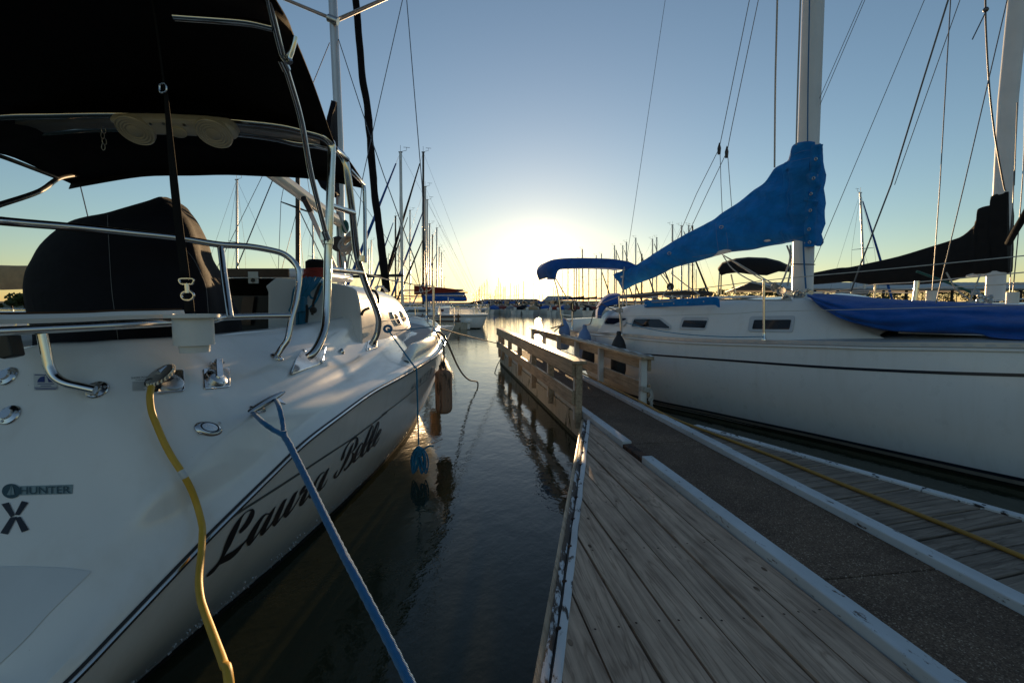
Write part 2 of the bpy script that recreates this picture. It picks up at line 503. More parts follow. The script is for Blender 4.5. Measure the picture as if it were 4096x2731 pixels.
M['rust'] = m_worn('rusted steel', (.10, .045, .025), (.035, .017, .012), 14, .5, .8)
M['edging'] = m_worn('worn white edging', (.66, .67, .68), (.03, .024, .02), 15, .40, .5, (1.2, .5, 1))
M['edgingworn'] = m_worn('peeling white edging', (.62, .63, .65), (.045, .03, .022), 15, .54, .6, (1.6, .35, 1))
M['stepshade'] = m_plain('stern step shade tone', (.60, .61, .62), .4, 0, .06, 3)
M['moss'] = m_worn('dock side with moss', (.56, .49, .38), (.10, .09, .04), 6, .40, .8, (1, 1, .4))
M['algae'] = m_plain('algae at the waterline', (.06, .055, .025), .9, 0, .6, 20, .8, 90)
M['roof'] = m_plain('metal roof', (.30, .29, .28), .5, .2, .1)
M['shed'] = m_plain('dark boat shed', (.03, .027, .024), .8)
M['housewall'] = m_plain('pale grey siding', (.34, .33, .32), .6)
def m_concrete():
    t = NT('exposed aggregate'); c = t.coord()
    cell = t.voro(c, 190, out='Color'); sep = t.new('ShaderNodeSeparateColor'); t.l.new(cell, sep.inputs[0])
    peb = t.ramp(sep.outputs[0], [(.0, (.09, .058, .04)), (.8, (.19, .125, .085)), (.95, (.30, .215, .155)), (1.0, (.5, .40, .31))])
    st = t.ramp(t.noise(c, 2.2, 6, .65), [(.3, (.62, .6, .6)), (.65, (1.1, 1.08, 1.05))])
    t.set(col=t.mix(1.0, peb, st, 'MULTIPLY'), rough=.85, spec=.3)
    t.bump(t.math('ADD', t.voro(c, 190), t.math('MULTIPLY', t.noise(c, 25, 4), .8)), .7, .006)
    return t.mat
M['concrete'] = m_concrete()
def m_water():
    t = NT('lake water'); t.set(col=(.026, .029, .015), rough=.015, ior=1.333, spec=.5)
    a = t.noise(t.coord((1, .75, 1)), 2.2, 3, .5, .3)
    b = t.noise(t.coord((1, .55, 1), .5), 9.0, 3, .55, .2)
    c = t.noise(t.coord((1, .8, 1), -.3), 30.0, 2, .5)
    h = t.math('ADD', t.math('MULTIPLY', a, 1.0), t.math('ADD', t.math('MULTIPLY', b, .5), t.math('MULTIPLY', c, .12)))
    t.bump(h, .4, .015)
    return t.mat
M['water'] = m_water()
def m_leaf(name, a, b):
    t = NT(name)
    g = t.new('ShaderNodeNewGeometry')
    t.set(col=t.ramp(g.outputs['Random Per Island'], [(0, a), (1, b)]), rough=.7, spec=.2)
    return t.mat
M['leaf'] = m_leaf('tree foliage', (.035, .05, .016), (.085, .10, .035))
M['bark'] = m_plain('bark', (.06, .045, .035), .9)
M['earth'] = m_plain('grassy shore', (.07, .075, .03), .9, 0, .3, .3)

# ------------------------------------------------------------------ the setting: water and shore
w = MB(); w.add([(-900, -60, 0), (900, -60, 0), (900, 900, 0), (-900, 900, 0)], [(0, 1, 2, 3)])
tag(w.build('water', M['water'], smooth=False), kind='structure')
w = MB()
rows = []
for i in range(60):
    x = -900 + i * 30.5
    n1 = mnoise.noise((x * .02, 1.3, 0))
    y0 = 250 - (60 if x < -60 else 0) + n1 * 25
    rows.append([V((x, y0 - 6, -.5)), V((x, y0, .5)), V((x, y0 + 25, 2.0 + n1)), V((x, 600, 4 + 2 * n1)), V((x, 900, 4))])
w.grid(rows)
tag(w.build('terrain', M['earth']), kind='structure')

# ------------------------------------------------------------------ the finger dock
DO = V((1.378, 1.879, 0))
def dk(s, w_, z): return DO + DOCK_A * s + DOCK_B * w_ + V((0, 0, z))
def s_of_y(y, w_=0): return (y - DO.y - DOCK_B.y * w_) / DOCK_A.y
S0, S1, DZ = -1.35, 11.65, .35
pier = thing('finger_pier', 'long concrete topped finger pier with chipped white curbs running out between the boats', 'pier', dk(2, .43, 0))
def dbox(mb, s0, s1, w0, w1, z0, z1): mb.boxf(dk(s0, w0, z0), DOCK_A * (s1 - s0), DOCK_B * (w1 - w0), V((0, 0, z1 - z0)))
b = MB()
joints = [S0, .30, 2.55, 4.8, 7.05, 9.3, S1]
for a_, c_ in zip(joints, joints[1:]): dbox(b, a_ + .004, c_ - .004, .093, .767, .05, DZ)
b.build('deck_slab', M['concrete'], pier, smooth=False, bevel=.006)
b = MB(); dbox(b, S0, S1 - .02, -.015, .875, -.35, .30); b.build('float', M['moss'], pier, smooth=False)
b = MB(); dbox(b, S0, S1 - .01, -.024, .884, -.3, .045); b.build('algae_band', M['algae'], pier, smooth=False)
def curb(w0, w1, cuts):
    for s0, s1, mt, dz in cuts:
        b = MB(); dbox(b, s0, s1, w0, w1, .31, .392 + dz); b.build('curb', M[mt], pier, smooth=False, bevel=.007)
sr = s_of_y(4.35); sr2 = s_of_y(3.93)
curb(0, .09, [(S0, sr2, 'curb', 0), (sr2 + .002, sr, 'rust', -.022), (sr + .003, s_of_y(5.6), 'curb', 0), (s_of_y(5.6) + .002, S1, 'curb', 0)])
curb(.77, .865, [(S0, s_of_y(4.0), 'curb', 0), (s_of_y(4.0) + .003, s_of_y(5.3), 'curb', .006), (s_of_y(5.3) + .003, S1, 'curb', 0)])

def railing(label, side, posts, cap0, cap1):
    t = thing('dock_railing', label, 'railing', dk(s_of_y(posts[0]), .0 if side < 0 else .87, DZ), 'wooden railings along the finger pier')
    def ww(a, b_): return (-b_, -a) if side < 0 else (.865 + a, .865 + b_)
    s_in, s_out = s_of_y(posts[0]) - .05, s_of_y(posts[-1]) + .06
    # cap of two boards, joint part way
    w0, w1 = ww(-.035, .125)
    for a_, c_ in ((s_in - .07, s_in + 2.9), (s_in + 2.906, s_in + 5.6), (s_in + 5.606, s_out + .06)):
        c_ = min(c_, s_out + .06)
        b = MB(); dbox(b, a_, c_, w0, w1, .953, .99); b.build('cap_board', M['railwood'], t, smooth=False, bevel=.006)
    wo0, wo1 = ww(.088, .126)
    for z0, z1 in ((.80, .951), (.465, .63)):
        for a_, c_ in ((s_in, s_in + 2.35), (s_in + 2.356, s_in + 4.9), (s_in + 4.906, s_out)):
            b = MB(); dbox(b, a_, c_, wo0, wo1, z0, z1); b.build('rail_board', M['railwood'], t, smooth=False, bevel=.005)
    for k, y in enumerate(posts):
        s = s_of_y(y)
        w0, w1 = ww(0.003, .086)
        b = MB(); dbox(b, s - .028, s + .045, w0, w1, .27 if side < 0 else .36, .951)
        b.build('rail_post', M['postwood'], t, smooth=False, bevel=.005)
        if side < 0:
            w0, w1 = ww(.004, .087)
            b = MB(); dbox(b, s - .075, s - .03, w0, w1, .19, .951); b.build('post_cleat', M['railwood'], t, smooth=False, bevel=.005)
    return t
rl = railing('weathered wooden railing over the open water on the left side of the pier', -1, [5.68, 7.1, 8.4, 9.9, 11.3, 12.6, 13.25], 0, 0)
rr = railing('weathered wooden railing with dotted vinyl strip beside the hull with blue sail cover', 1, [5.98, 7.62, 9.0, 10.4, 11.9, 13.4], 0, 0)
b = MB()                           # vinyl bumper strip with holes along the right cap
sA, sB = s_of_y(5.98) - .12, s_of_y(10.6)
P = [dk(sA + (sB - sA) * i / 40, .995 + .012 * sin(i * .9), .995 + .006 * sin(i * 1.7)) for i in range(41)]
b.grid([[p + DOCK_B * .001 - V((0, 0, .06)), p, p - DOCK_B * .045] for p in P])
b.cur = 1
for i in range(120):
    s = sA + (sB - sA) * (i + .5) / 120
    for ww_ in (.985, .962):
        c = dk(s, ww_, 1.004); b.add([c + DOCK_A * .008, c + DOCK_B * .005, c - DOCK_A * .008, c - DOCK_B * .005], [(0, 1, 2, 3)])
b.build('bumper_strip', [M['letterwhite'], M['ink']], rr)

# triangular boarded platforms at the root of the pier
def edge_left(t): return lerp(V((.88, 5.35, 0)), V((-.02, .55, 0)), t)
def platform_left():
    t = thing('corner_platform', 'grey weathered board platform left of the concrete walkway, with worn white edging', 'dock platform', (.75, 2.5, 0), 'boarded corner platforms of the dock')
    e0, e1 = V((.88, 5.35)), V((-.02, .55))
    def sw(p): d = V((p[0], p[1], 0)) - DO; return d.dot(DOCK_A), d.dot(DOCK_B)
    (sa, wa), (sb, wb) = sw(e0), sw(e1)
    def s_edge(w_): return sa + (sb - sa) * (w_ - wa) / (wb - wa)
    pw, k = .176, 0
    w1 = -.012
    while w1 > wb:
        w0 = w1 - pw + .011
        s_hi1 = s_edge(min(w1, wa)); s_hi0 = s_edge(max(w0, wb + .001))
        lo = S0 - .2
        if s_hi0 > lo:
            b = MB()
            b.prism([dk(lo, w1, .305), dk(s_hi1, w1, .305), dk(max(s_hi0, lo + .01), w0, .305), dk(lo, w0, .305)], (0, 0, .037 + .004 * sin(k * 2.3)))
            b.cur = 1; zt = .343 + .004 * sin(k * 2.3)
            for s_ in [-1.1 + .61 * i + .02 * sin(i * 5 + k) for i in range(12)]:
                for ww_ in (w0 + .03, w1 - .035):
                    if s_ < min(s_hi0, s_hi1) - .05:
                        c = dk(s_, ww_ + .006 * sin(k * 7 + s_ * 9), zt); b.add([c + V((.0055 * cos(a * pi / 4), .0055 * sin(a * pi / 4), 0)) for a in range(8)], [tuple(range(8))])
            b.build('board', [M['deckwood'], M['rust']], t, smooth=False)
        w1 -= pw; k += 1
    b = MB(); b.prism([dk(S0 - .2, -.02, .17), dk(sa - .12, -.02, .17), dk(S0 - .2, s_edge(0) * 0 + wa + (S0 - .2 - sa) * (wb - wa) / (sb - sa) + .03, .17)], (0, 0, .12)); b.build('dark_underlay', M['black'], t, smooth=False)  # black slab added below the boards so the gaps look dark
    dirn = V((e1[0] - e0[0], e1[1] - e0[1], 0)); L = dirn.length; dirn.normalize(); nrm = V((dirn.y, -dirn.x, 0))
    if nrm.x > 0: nrm = -nrm
    E0 = V((e0[0], e0[1], 0))
    def strip(name, mt, n0, n1, z0, z1, mat2=None, wob=0):
        b = MB(); N = 60; rows = []
        for i in range(N + 1):
            p = E0 + dirn * (L * i / N) + nrm * (wob * mnoise.noise((i * .35, n0 * 50, 2)))
            rows.append([p + nrm * n0 + V((0, 0, z0)), p + nrm * n0 + V((0, 0, z1)), p + nrm * ((n0 + n1) / 2) + V((0, 0, z1 + .004)), p + nrm * n1 + V((0, 0, z1)), p + nrm * n1 + V((0, 0, z0))])
        b.grid(rows, True, True); return b.build(name, M[mt], t, ang=35)
    strip('edging', 'edging', .0, .034, .25, .352, wob=.006)
    strip('edging_channel', 'black', .033, .046, .25, .343, wob=.004)
    strip('edging', 'edgingworn', .045, .074, .22, .349, wob=.006)
    strip('fascia', 'railwood', .0745, .10, .06, .338)
    for i in range(14):
        p = E0 + dirn * (L * (i + .6) / 14.5) + nrm * (.036 + .004 * sin(i * 3.1)) + V((0, 0, .349))
        b = MB(); b.lathe([(.013, -.004), (.013, .003), (.009, .007), (.0, .008)], p, n=10); b.build('bolt', M['rust'], t)
    # screw heads set in the boards
    return t
platform_left()
def platform_right():
    t = thing('corner_platform', 'dark crosswise board platform right of the concrete walkway, beside the white hull', 'dock platform', (2.9, 2.6, 0), 'boarded corner platforms of the dock')
    a = V((.697, .205, 0)).normalized(); bdir = V((-a.y, a.x, 0))
    e0, e1 = V((1.961, 5.125, 0)), V((4.30, .605, 0))
    def wline(p): return (p - DO).dot(DOCK_B)
    c0 = DO + DOCK_A * 0 + DOCK_B * .872
    k = -10
    while k < 20:
        q0 = c0 + bdir * (k * .19); q1 = q0 + bdir * .178
        def clip(q):
            # along a from the curb to the outer edge
            den = a.dot(DOCK_B); ta = (.875 - wline(q)) / den
            d = e1 - e0; n = V((d.y, -d.x, 0)); tb = (e0 - q).dot(n) / a.dot(n)
            return ta, tb
        a0, b0 = clip(q0); a1, b1 = clip(q1)
        if b0 > a0 and b1 > a1 - .02:
            b = MB(); z = V((0, 0, .30 + .003 * sin(k * 2.1)))
            b.prism([q0 + a * a0 + z, q0 + a * b0 + z, q1 + a * max(b1, a1 + .005) + z, q1 + a * a1 + z], (0, 0, .037))
            b.build('board', M['crosswood'], t, smooth=False, bevel=.004)
        k += 1
    d = (e1 - e0); L = d.length; d.normalize(); n = V((-d.y, d.x, 0))
    if n.x < 0: n = -n
    for j in range(5):
        b = MB(); p = e0 + d * (L * j / 5)
        b.boxf(p + n * -.02 + V((0, 0, .29)), d * (L / 5 - .006), n * .075, V((0, 0, .062))); b.build('edging', M['edging'], t, smooth=False, bevel=.006)
    for j in range(16):
        p = e0 + d * (L * (j + .4) / 16) + n * .018 + V((0, 0, .351))
        b = MB(); b.lathe([(.011, -.004), (.011, .003), (.0, .006)], p, n=8); b.build('bolt', M['black'], t)
    b = MB(); b.boxf(e0 + n * .03 + V((0, 0, .05)), d * L, n * .03, V((0, 0, .235))); b.build('fascia', M['crosswood'], t, smooth=False)
    return t
platform_right()
b = MB(); b.boxf((-1.0, -2.5, .05), (8, 0, 0), (0, 3.05, 0), (0, 0, .29))
tag(b.build('main_dock', M['concrete'], smooth=False), 'main concrete dock from which the finger pier starts', 'dock')

# hose on the right planks
b = MB()
hp = ptz(T7, [(330, 140 + 180, .43), (560, 440, .41)])
hp = [dk(s_of_y(y), w_, z) for y, w_, z in [(12.5, .91, .37), (10.5, .885, .40), (8.6, .88, .405), (7.0, .875, .408), (6.0, .87, .408)]]
hp += ptz(S_, [(2640, 1648, .40), (2717, 1683, .375), (2900, 1752, .355), (3115, 1833, .352), (3330, 1920, .352), (3540, 2003, .352), (3866, 2133, .352), (4096, 2228, .352), (4700, 2480, .352)])
b.tube(cat(hp, 8), .0135, 10)
tag(b.build('power_cord', M['cordor']), 'orange yellow cord lying on the dark boards right of the walkway', 'cord')
b = MB()                            # bit of rope knotted on the right near post
c = dk(s_of_y(5.98), .93, .55)
for k in range(3):
    b.tube(cat([c + V((.06 * cos(a_), .06 * sin(a_), .02 * k + .01 * sin(a_ * 2))) for a_ in [i * pi / 5 for i in range(10)]], 3, True), .013, 6, True)
b.tube(cat([c + V((.05, -.05, 0)), c + V((.07, -.07, -.06)), c + V((.04, -.08, -.11)), c + V((.08, -.06, -.15)), c + V((.05, -.07, -.2)), c + V((.06, -.05, -.24))], 5), .017, 6)
b.tube(cat([c + V((.06, -.06, .02)), c + V((.09, -.05, -.08)), c + V((.06, -.08, -.15)), c + V((.09, -.06, -.22))], 5), .015, 6)
tag(b.build('rope', M['ropewhite']), 'pale rope knotted round the rusty end post of the right pier railing', 'rope')

# ------------------------------------------------------------------ the near white sailboat on the left
XC = -2.28
A_ = thing('sailboat', 'white sailboat lettered Laura Belle with stainless arch and black canopy, moored left', 'sailboat', (XC, 4.5, 0))
def mir(mb):
    k = len(mb.v)
    mb.v += [V((2 * XC - p.x, p.y, p.z)) for p in mb.v[:k]]
    nf = len(mb.f)
    for i in range(nf): mb.f.append(tuple(j + k for j in mb.f[i])[::-1]); mb.m.append(mb.m[i])
    return mb
R0 = [V((-1.36, 1.06, .47))] + [at(u, v, y=d) for u, v, d in [(262, 2731, 1.28), (468, 2519, 1.42), (655, 2323, 1.56), (860, 2112, 1.76), (1085, 1892, 2.1), (1215, 1768, 2.36), (1345, 1669, 2.74), (1480, 1572, 3.32), (1585, 1515, 3.95), (1677, 1463, 4.75), (1749, 1416, 5.6), (1774, 1374, 6.4), (1776, 1347, 7.0)]] + [V((-1.3, 8, 1.2)), V((-1.75, 8.7, 1.23)), V((XC, 9.25, 1.26))]
RUB = cat(R0, 6)
WLX = [(1.0, -1.72), (1.99, -1.644), (2.9, -1.50), (3.56, -1.427), (4.76, -1.343), (5.8, -1.33), (6.6, -1.37), (7.3, -1.44), (8.2, -1.75), (8.8, -2.05), (9.05, XC)]
def smooth_tab(tab, x):
    return sum(interp(tab, x + k * .25) for k in (-1, 0, 1)) / 3
hull = MB(); rows = []
for p in RUB:
    fy = p.y - max(0, p.y - 8.4) * .28
    wx = min(smooth_tab(WLX, fy), p.x - .02) if p.y < 8.9 else smooth_tab(WLX, fy)
    wl_ = V((wx, fy, 0)); bt = V((XC + (wx - XC) * .72, fy - .05, -.45))
    rr_ = []
    for k in range(11):
        t = k / 10
        q = lerp(p, wl_, t); bul = .075 * sin(pi * t) * min(1, (9.25 - p.y) / 2.0)
        rr_.append(V((q.x + bul, q.y, q.z)))
    rows.append(rr_ + [lerp(wl_, bt, .5) + V((.03, 0, 0)), bt])
hull.grid(rows)
k = len(hull.v)
HB = bvh_of(hull)
hm = mir(MB()); hm.v = list(hull.v); hm.f = list(hull.f); hm.m = list(hull.m); mir(hm)
n_ = len(rows[0])
hm.add([rows[0][i] for i in range(n_)] + [V((2 * XC - rows[0][i].x, rows[0][i].y, rows[0][i].z)) for i in range(n_ - 1, -1, -1)], [tuple(range(2 * n_))])
hull_o = hm.build('hull', M['gel'], A_, ang=60)
# growth and dark bottom paint at the waterline
b = MB(); rows2 = []
for r_ in rows:
    d = (r_[10] - r_[9]).normalized(); n = V((.012, -.001, .002))
    wv = .012 * mnoise.noise((r_[10].y * 6, 0, 0)) + .008
    rows2.append([r_[10] - d * (.045 + wv) + n * .5, r_[10] - d * .02 + n * 1.1, r_[10] + n * 1.4, r_[11] + n, r_[12] + n])
b.grid(rows2); mir(b); b.build('bottom_paint', M['bottom'], A_)
b = MB(); rnd = random.Random(3)                        # small flecks of growth and splash just over the water
for i in range(800):
    r_ = rows[rnd.randrange(0, 66)]; r2 = rows[min(rows.index(r_) + 1, len(rows) - 1)]
    t = rnd.random() ** 2.2 * .16; f = rnd.random()
    c = lerp(lerp(r_[10], r_[8], min(1, t / .2)), lerp(r2[10], r2[8], min(1, t / .2)), f) + V((.004, 0, 0))
    b.ball(c, .0022 + .006 * rnd.random() ** 2.5, (.6, 1, .8), 5, 3)
b.build('growth', M['sticker'], A_)

# deck: quarter panel, transom and coaming
ST = [  # stations from the stern centre round the quarter and forward: rub rail, flange, crease, middle, coaming top
    [V((XC, .98, .40)), V((XC, 1.02, .44)), V((XC, 1.2, .60)), V((XC, 1.60, 1.06)), V((XC, 1.93, 1.46))],
    [V((-1.85, 1.0, .41)), V((-1.82, 1.05, .46)), V((-1.9, 1.36, .62)), V((-2.1, 1.60, 1.06)), V((-2.17, 1.92, 1.46))]]
for a5 in [[(262, 2731, 1.28), (182, 2731, 1.25), (0, 2659, 1.30), (-220, 1950, 1.58), (-40, 1412, 1.86)],
           [(468, 2519, 1.42), (392, 2497, 1.39), (234, 2407, 1.40), (-40, 1890, 1.60), (52, 1408, 1.85)],
           [(655, 2323, 1.56), (588, 2283, 1.54), (365, 2281, 1.47), (150, 1840, 1.63), (150, 1393, 1.85)],
           [(860, 2112, 1.76), (798, 2078, 1.74), (519, 2136, 1.57), (300, 1750, 1.67), (300, 1389, 1.87)],
           [(1085, 1892, 2.1), (1028, 1870, 2.06), (700, 1950, 1.70), (500, 1650, 1.75), (472, 1377, 1.95)],
           [(1215, 1768, 2.36), (1165, 1746, 2.33), (900, 1770, 1.95), (720, 1560, 1.93), (708, 1363, 2.2)],
           [(1345, 1669, 2.74), (1302, 1648, 2.70), (1080, 1640, 2.27), (930, 1490, 2.3), (967, 1339, 2.72)],
           [(1480, 1572, 3.32), (1450, 1556, 3.28), (1290, 1555, 2.85), (1180, 1420, 2.88), (1230, 1309, 3.45)],
           [(1585, 1515, 3.95), (1562, 1503, 3.9), (1440, 1490, 3.55), (1350, 1390, 3.6), (1400, 1277, 4.15)],
           [(1677, 1463, 4.75), (1662, 1453, 4.7), (1570, 1425, 4.5), (1470, 1330, 4.5), (1492, 1245, 4.75)]]:
    ST.append([at(u, v, y=d) for u, v, d in a5])
ST.append([V((-.875, 5.5, 1.06)), V((-.92, 5.5, 1.075)), V((-1.12, 5.4, 1.13)), V((-1.25, 5.5, 1.2)), V((-1.36, 5.6, 1.32))])
ST.append([V((-.87, 6.2, 1.09)), V((-.93, 6.2, 1.09)), V((-1.15, 6.2, 1.12)), V((-1.3, 6.2, 1.13)), V((-1.5, 6.3, 1.14))])
ST.insert(2, [V((-1.36, 1.06, .47)), V((-1.40, 1.08, .51)), V((-1.60, 1.36, .64)), V((-1.97, 1.59, 1.06)), V((-2.08, 1.9, 1.465))])
for s_ in ST: s_.insert(3, lerp(s_[2], s_[3], .3))
cols = []
for j in range(6): cols.append(cat([s[j] for s in ST], 6))
deck = MB(); rows3 = []
for i in range(len(cols[0])):
    r0, r1, c, e, m, tp = [cols[j][i] for j in range(6)]
    inn = V((XC, 3.4, tp.z)) - tp; inn.z = 0; inn.normalize()
    prof = [r0, lerp(r0, r1, .5) + V((0, 0, .004)), r1]
    body = cat([r1, c, e, m, tp], 6)
    ext = [tp + inn * .03 + V((0, 0, .012)), tp + inn * .10 + V((0, 0, .014)), tp + inn * .15 + V((0, 0, -.006)), tp + inn * .165 + V((0, 0, -.05)), tp + inn * .18 + V((0, 0, -.5))]
    rows3.append(prof + body[1:] + ext)
deck.grid(rows3)
DB = bvh_of(deck)
dm = MB(); dm.v = list(deck.v); dm.f = list(deck.f); dm.m = list(deck.m); mir(dm)
dm.build('quarter_deck', M['gel'], A_, ang=50)
b = MB(); b.boxf((XC - .95, 2.0, .78), (1.9, 0, 0), (0, 2.15, 0), (0, 0, .04)); b.build('cockpit_sole', M['gel2'], A_)

b = MB()                                     # flat stern step panel, greyer tone painted in for the shading of its recess
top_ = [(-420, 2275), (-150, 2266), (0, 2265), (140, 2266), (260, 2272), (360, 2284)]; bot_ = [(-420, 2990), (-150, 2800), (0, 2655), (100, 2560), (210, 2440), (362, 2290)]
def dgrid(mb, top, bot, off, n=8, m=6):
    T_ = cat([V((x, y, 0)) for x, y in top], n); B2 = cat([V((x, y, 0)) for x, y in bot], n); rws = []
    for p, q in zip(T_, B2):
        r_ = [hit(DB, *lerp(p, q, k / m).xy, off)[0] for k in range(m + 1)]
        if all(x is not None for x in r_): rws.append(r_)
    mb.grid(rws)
dgrid(b, top_, bot_, .003); b.build('stern_step_shade', M['stepshade'], A_, ang=60)
# rub rail
b = MB(); b.tube([p + V((.006, 0, -.004)) for p in RUB], .014, 8); mir(b); b.build('rub_rail', M['rubber'], A_)
b = MB(); b.tube([p + V((.016, -.002, .002)) for p in RUB], .0065, 6); mir(b); b.build('rub_rail_insert', M['steel'], A_)

# foredeck with bulwark
fd = MB(); rows4 = []
for p in RUB:
    if p.y < 4.55: continue
    t = (p - V((XC, p.y - .6, p.z))); t.z = 0
    inn = -t.normalized() if t.length > .05 else V((0, -1, 0))
    lim = max(0, (p - V((XC, p.y, p.z))).length)
    k = min(1, lim / .5)
    h = min(1, max(0, (p.y - 4.62) / .28)); h = h * h * (3 - 2 * h)
    o = [(0, 0), (.035, .012), (.05, .02), (.058, .05 + .04 * h), (.072, .07 + .10 * h), (.10, .08 + .125 * h), (.135, .08 + .12 * h), (.16, .07 + .09 * h), (.175, .07 + .035 * h), (.2, .075 + .02 * h), (.5, .10)]
    rows4.append([p + inn * (a_ * k) + V((0, 0, z)) for a_, z in o])
fd.grid(rows4); mir(fd); fd.build('bulwark', M['gel'], A_, ang=60)
b = MB(); e = [r_[9] + V((0, 0, .006)) for r_ in rows4]
b.grid([[p, V((XC, p.y, p.z + .03))] for p in e]); mir(b); b.build('foredeck', M['nonskid'], A_)

# cabin
CS = [(4.15, -1.29, 1.10, -1.31, 1.70, -1.40, 1.80, 1.87), (4.7, -1.29, 1.10, -1.31, 1.69, -1.41, 1.80, 1.87), (5.3, -1.30, 1.12, -1.34, 1.67, -1.45, 1.79, 1.86), (6.0, -1.32, 1.14, -1.38, 1.61, -1.50, 1.75, 1.83), (6.6, -1.37, 1.16, -1.45, 1.52, -1.57, 1.67, 1.77), (7.1, -1.46, 1.18, -1.55, 1.42, -1.68, 1.55, 1.66), (7.6, -1.64, 1.2, -1.72, 1.33, -1.83, 1.42, 1.52), (8.05, -1.9, 1.22, -1.95, 1.26, -2.02, 1.30, 1.36)]
cab = MB(); rows5 = []
for y, bx, bz, sx, sz, cx, cz, tz in CS:
    q = cat([V((bx, y, bz)), V((lerp(bx, sx, .5) + .012, y, (bz + sz) / 2)), V((sx, y, sz)), V((cx, y, cz)), V((lerp(cx, XC, .5), y, lerp(cz, tz, .82))), V((XC, y, tz))], 5)
    rows5.append(q)
rows5 = [[c for c in r_] for r_ in zip(*[cat([r_[j] for r_ in rows5], 4) for j in range(len(rows5[0]))])]
cab.grid(rows5); CB = bvh_of(cab)
cm = MB(); cm.v = list(cab.v); cm.f = list(cab.f); cm.m = list(cab.m); mir(cm)
cm.build('cabin', M['gel'], A_, ang=50)
# bulkhead facing the cockpit, with the companionway
b = MB(); r_ = rows5[0]
def bk(z, px, py, y=4.13): return at(*z(px, py), y=y)
op = [bk(Z4, 410, 1330), bk(Z4, 498, 905), bk(Z4, 540, 895)]
prof = [p + V((0, -.012, 0)) for p in r_]
left = -2.10
b.prism([V((-1.28, 4.14, .8))] + [V((p.x, 4.14, p.z)) for p in prof if p.x > left] + [V((left, 4.14, 1.80)), V((left + .02, 4.14, 1.75)), V((left - .02, 4.14, .8))], (0, .03, 0))
b.build('bulkhead', M['gel2'], A_, smooth=False, bevel=.012); b = MB()
b.prism([V((XC * 2 - p.x, 4.14, p.z)) for p in [V((-1.28, 0, .8))] + [p for p in prof if p.x > -1.72] + [V((-1.72, 0, 1.8)), V((-1.72, 0, .8))]], (0, .03, 0))
b.build('bulkhead', M['gel2'], A_, smooth=False, bevel=.012)
b = MB(); b.boxf((-3.0, 4.19, .8), (.95, 0, 0), (0, .02, 0), (0, 0, .92)); hb = b.build('companionway_dark', M['black'], A_)  # black panel paints in the darkness of the open companionway
b = MB(); b.boxf(bk(Z4, 15, 866, 4.17), bk(Z4, 536, 866, 4.17) - bk(Z4, 15, 866, 4.17), V((0, .035, 0)), V((0, 0, .075))); b.build('hatch_trim', M['teak'], A_, smooth=False, bevel=.008)
b = MB(); o = bk(Z4, 198, 918, 4.165); b.boxf(o, bk(Z4, 282, 918, 4.165) - o, V((0, .012, 0)), V((0, 0, .10))); 
c = bk(Z4, 236, 893, 4.163); b.cur = 1; b.lathe([(.018, -.002), (.016, .006), (0, .006)], c, (0, -1, 0), 12); b.build('instrument', [M['white'], M['black']], A_, smooth=False)
b = MB(); o = bk(Z4, 118, 1270, 4.16); b.boxf(o, bk(Z4, 215, 1270, 4.16) - o + V((0, 0, 0)), V((0, .01, 0)), bk(Z4, 150, 1030, 4.16) - o); b.build('brown_reflection', M['teak'], A_, smooth=False)  # brown quad painted in for a reflection inside the companionway
b = MB(); p0, p1 = bk(Z4, -60, 812, 4.6), bk(Z4, 770, 800, 4.6); b.boxf(p0 - V((0, 0, .06)), V((p1.x - p0.x, 0, 0)), V((0, 1.1, 0)), V((0, 0, .085))); b.build('sliding_hatch', M['gel2'], A_, smooth=False, bevel=.03)
# cabin windows
def patch(mb, bv, lft, rgt, off, n=5, m=5):
    T_ = cat([V((*Z4(x, y), 0)) for x, y in lft], n); B2 = cat([V((*Z4(x, y), 0)) for x, y in rgt], n); rws = []
    for p, q in zip(T_, B2):
        r_ = [hit(bv, *lerp(p, q, k / m).xy, off)[0] for k in range(m + 1)]
        if all(x is not None for x in r_): rws.append(r_)
    mb.grid(rws)
for lf, rt, gl, gr in [([(1398, 1160), (1418, 1215), (1452, 1276)], [(1440, 1152), (1470, 1205), (1500, 1266)], [(1424, 1178), (1438, 1218), (1460, 1262)], [(1443, 1172), (1463, 1212), (1485, 1256)]),
                       ([(1477, 1146), (1493, 1192), (1516, 1240)], [(1505, 1139), (1522, 1180), (1543, 1230)], [(1489, 1160), (1501, 1194), (1519, 1228)], [(1502, 1153), (1515, 1186), (1532, 1222)])]:
    b = MB(); patch(b, CB, lf, rt, .006); o = b.build('window', M['white'], A_, solid=.012)
    b = MB(); patch(b, CB, gl, gr, .015); b.build('pane', M['glass'], o)
# hull stripe and lettering
b = MB()
ribbon(b, HB, [L1(320, 995), L1(400, 935), L1(700, 745), L1(990, 557), L1(1200, 418), L1(1500, 220), L1(1790, 0), L3(170, 1030), L3(300, 935), L3(460, 808), L3(600, 692)], [10, 9, 8.5, 8, 7, 5.5, 4.5, 4, 3, 2.5, 2], .002)
b.build('hull_stripe', M['grey'], A_)
b = MB()
N1 = crop(1310, 1670, .2902); N2 = crop(810, 1980, .3794); N3 = crop(1080, 1850, .2902)
def st(z, k, *Q): ribbon(b, HB, [z(q[0], q[1]) for q in Q], [q[2] * k for q in Q], .003)
st(N2, .379, (385, 392, 18), (400, 375, 34), (455, 310, 46), (510, 215, 50), (525, 158, 34), (490, 155, 14), (440, 187, 10), (402, 235, 22), (360, 310, 46), (310, 410, 60), (260, 520, 56), (215, 620, 32), (180, 690, 26), (130, 760, 34), (80, 812, 36), (40, 852, 12))
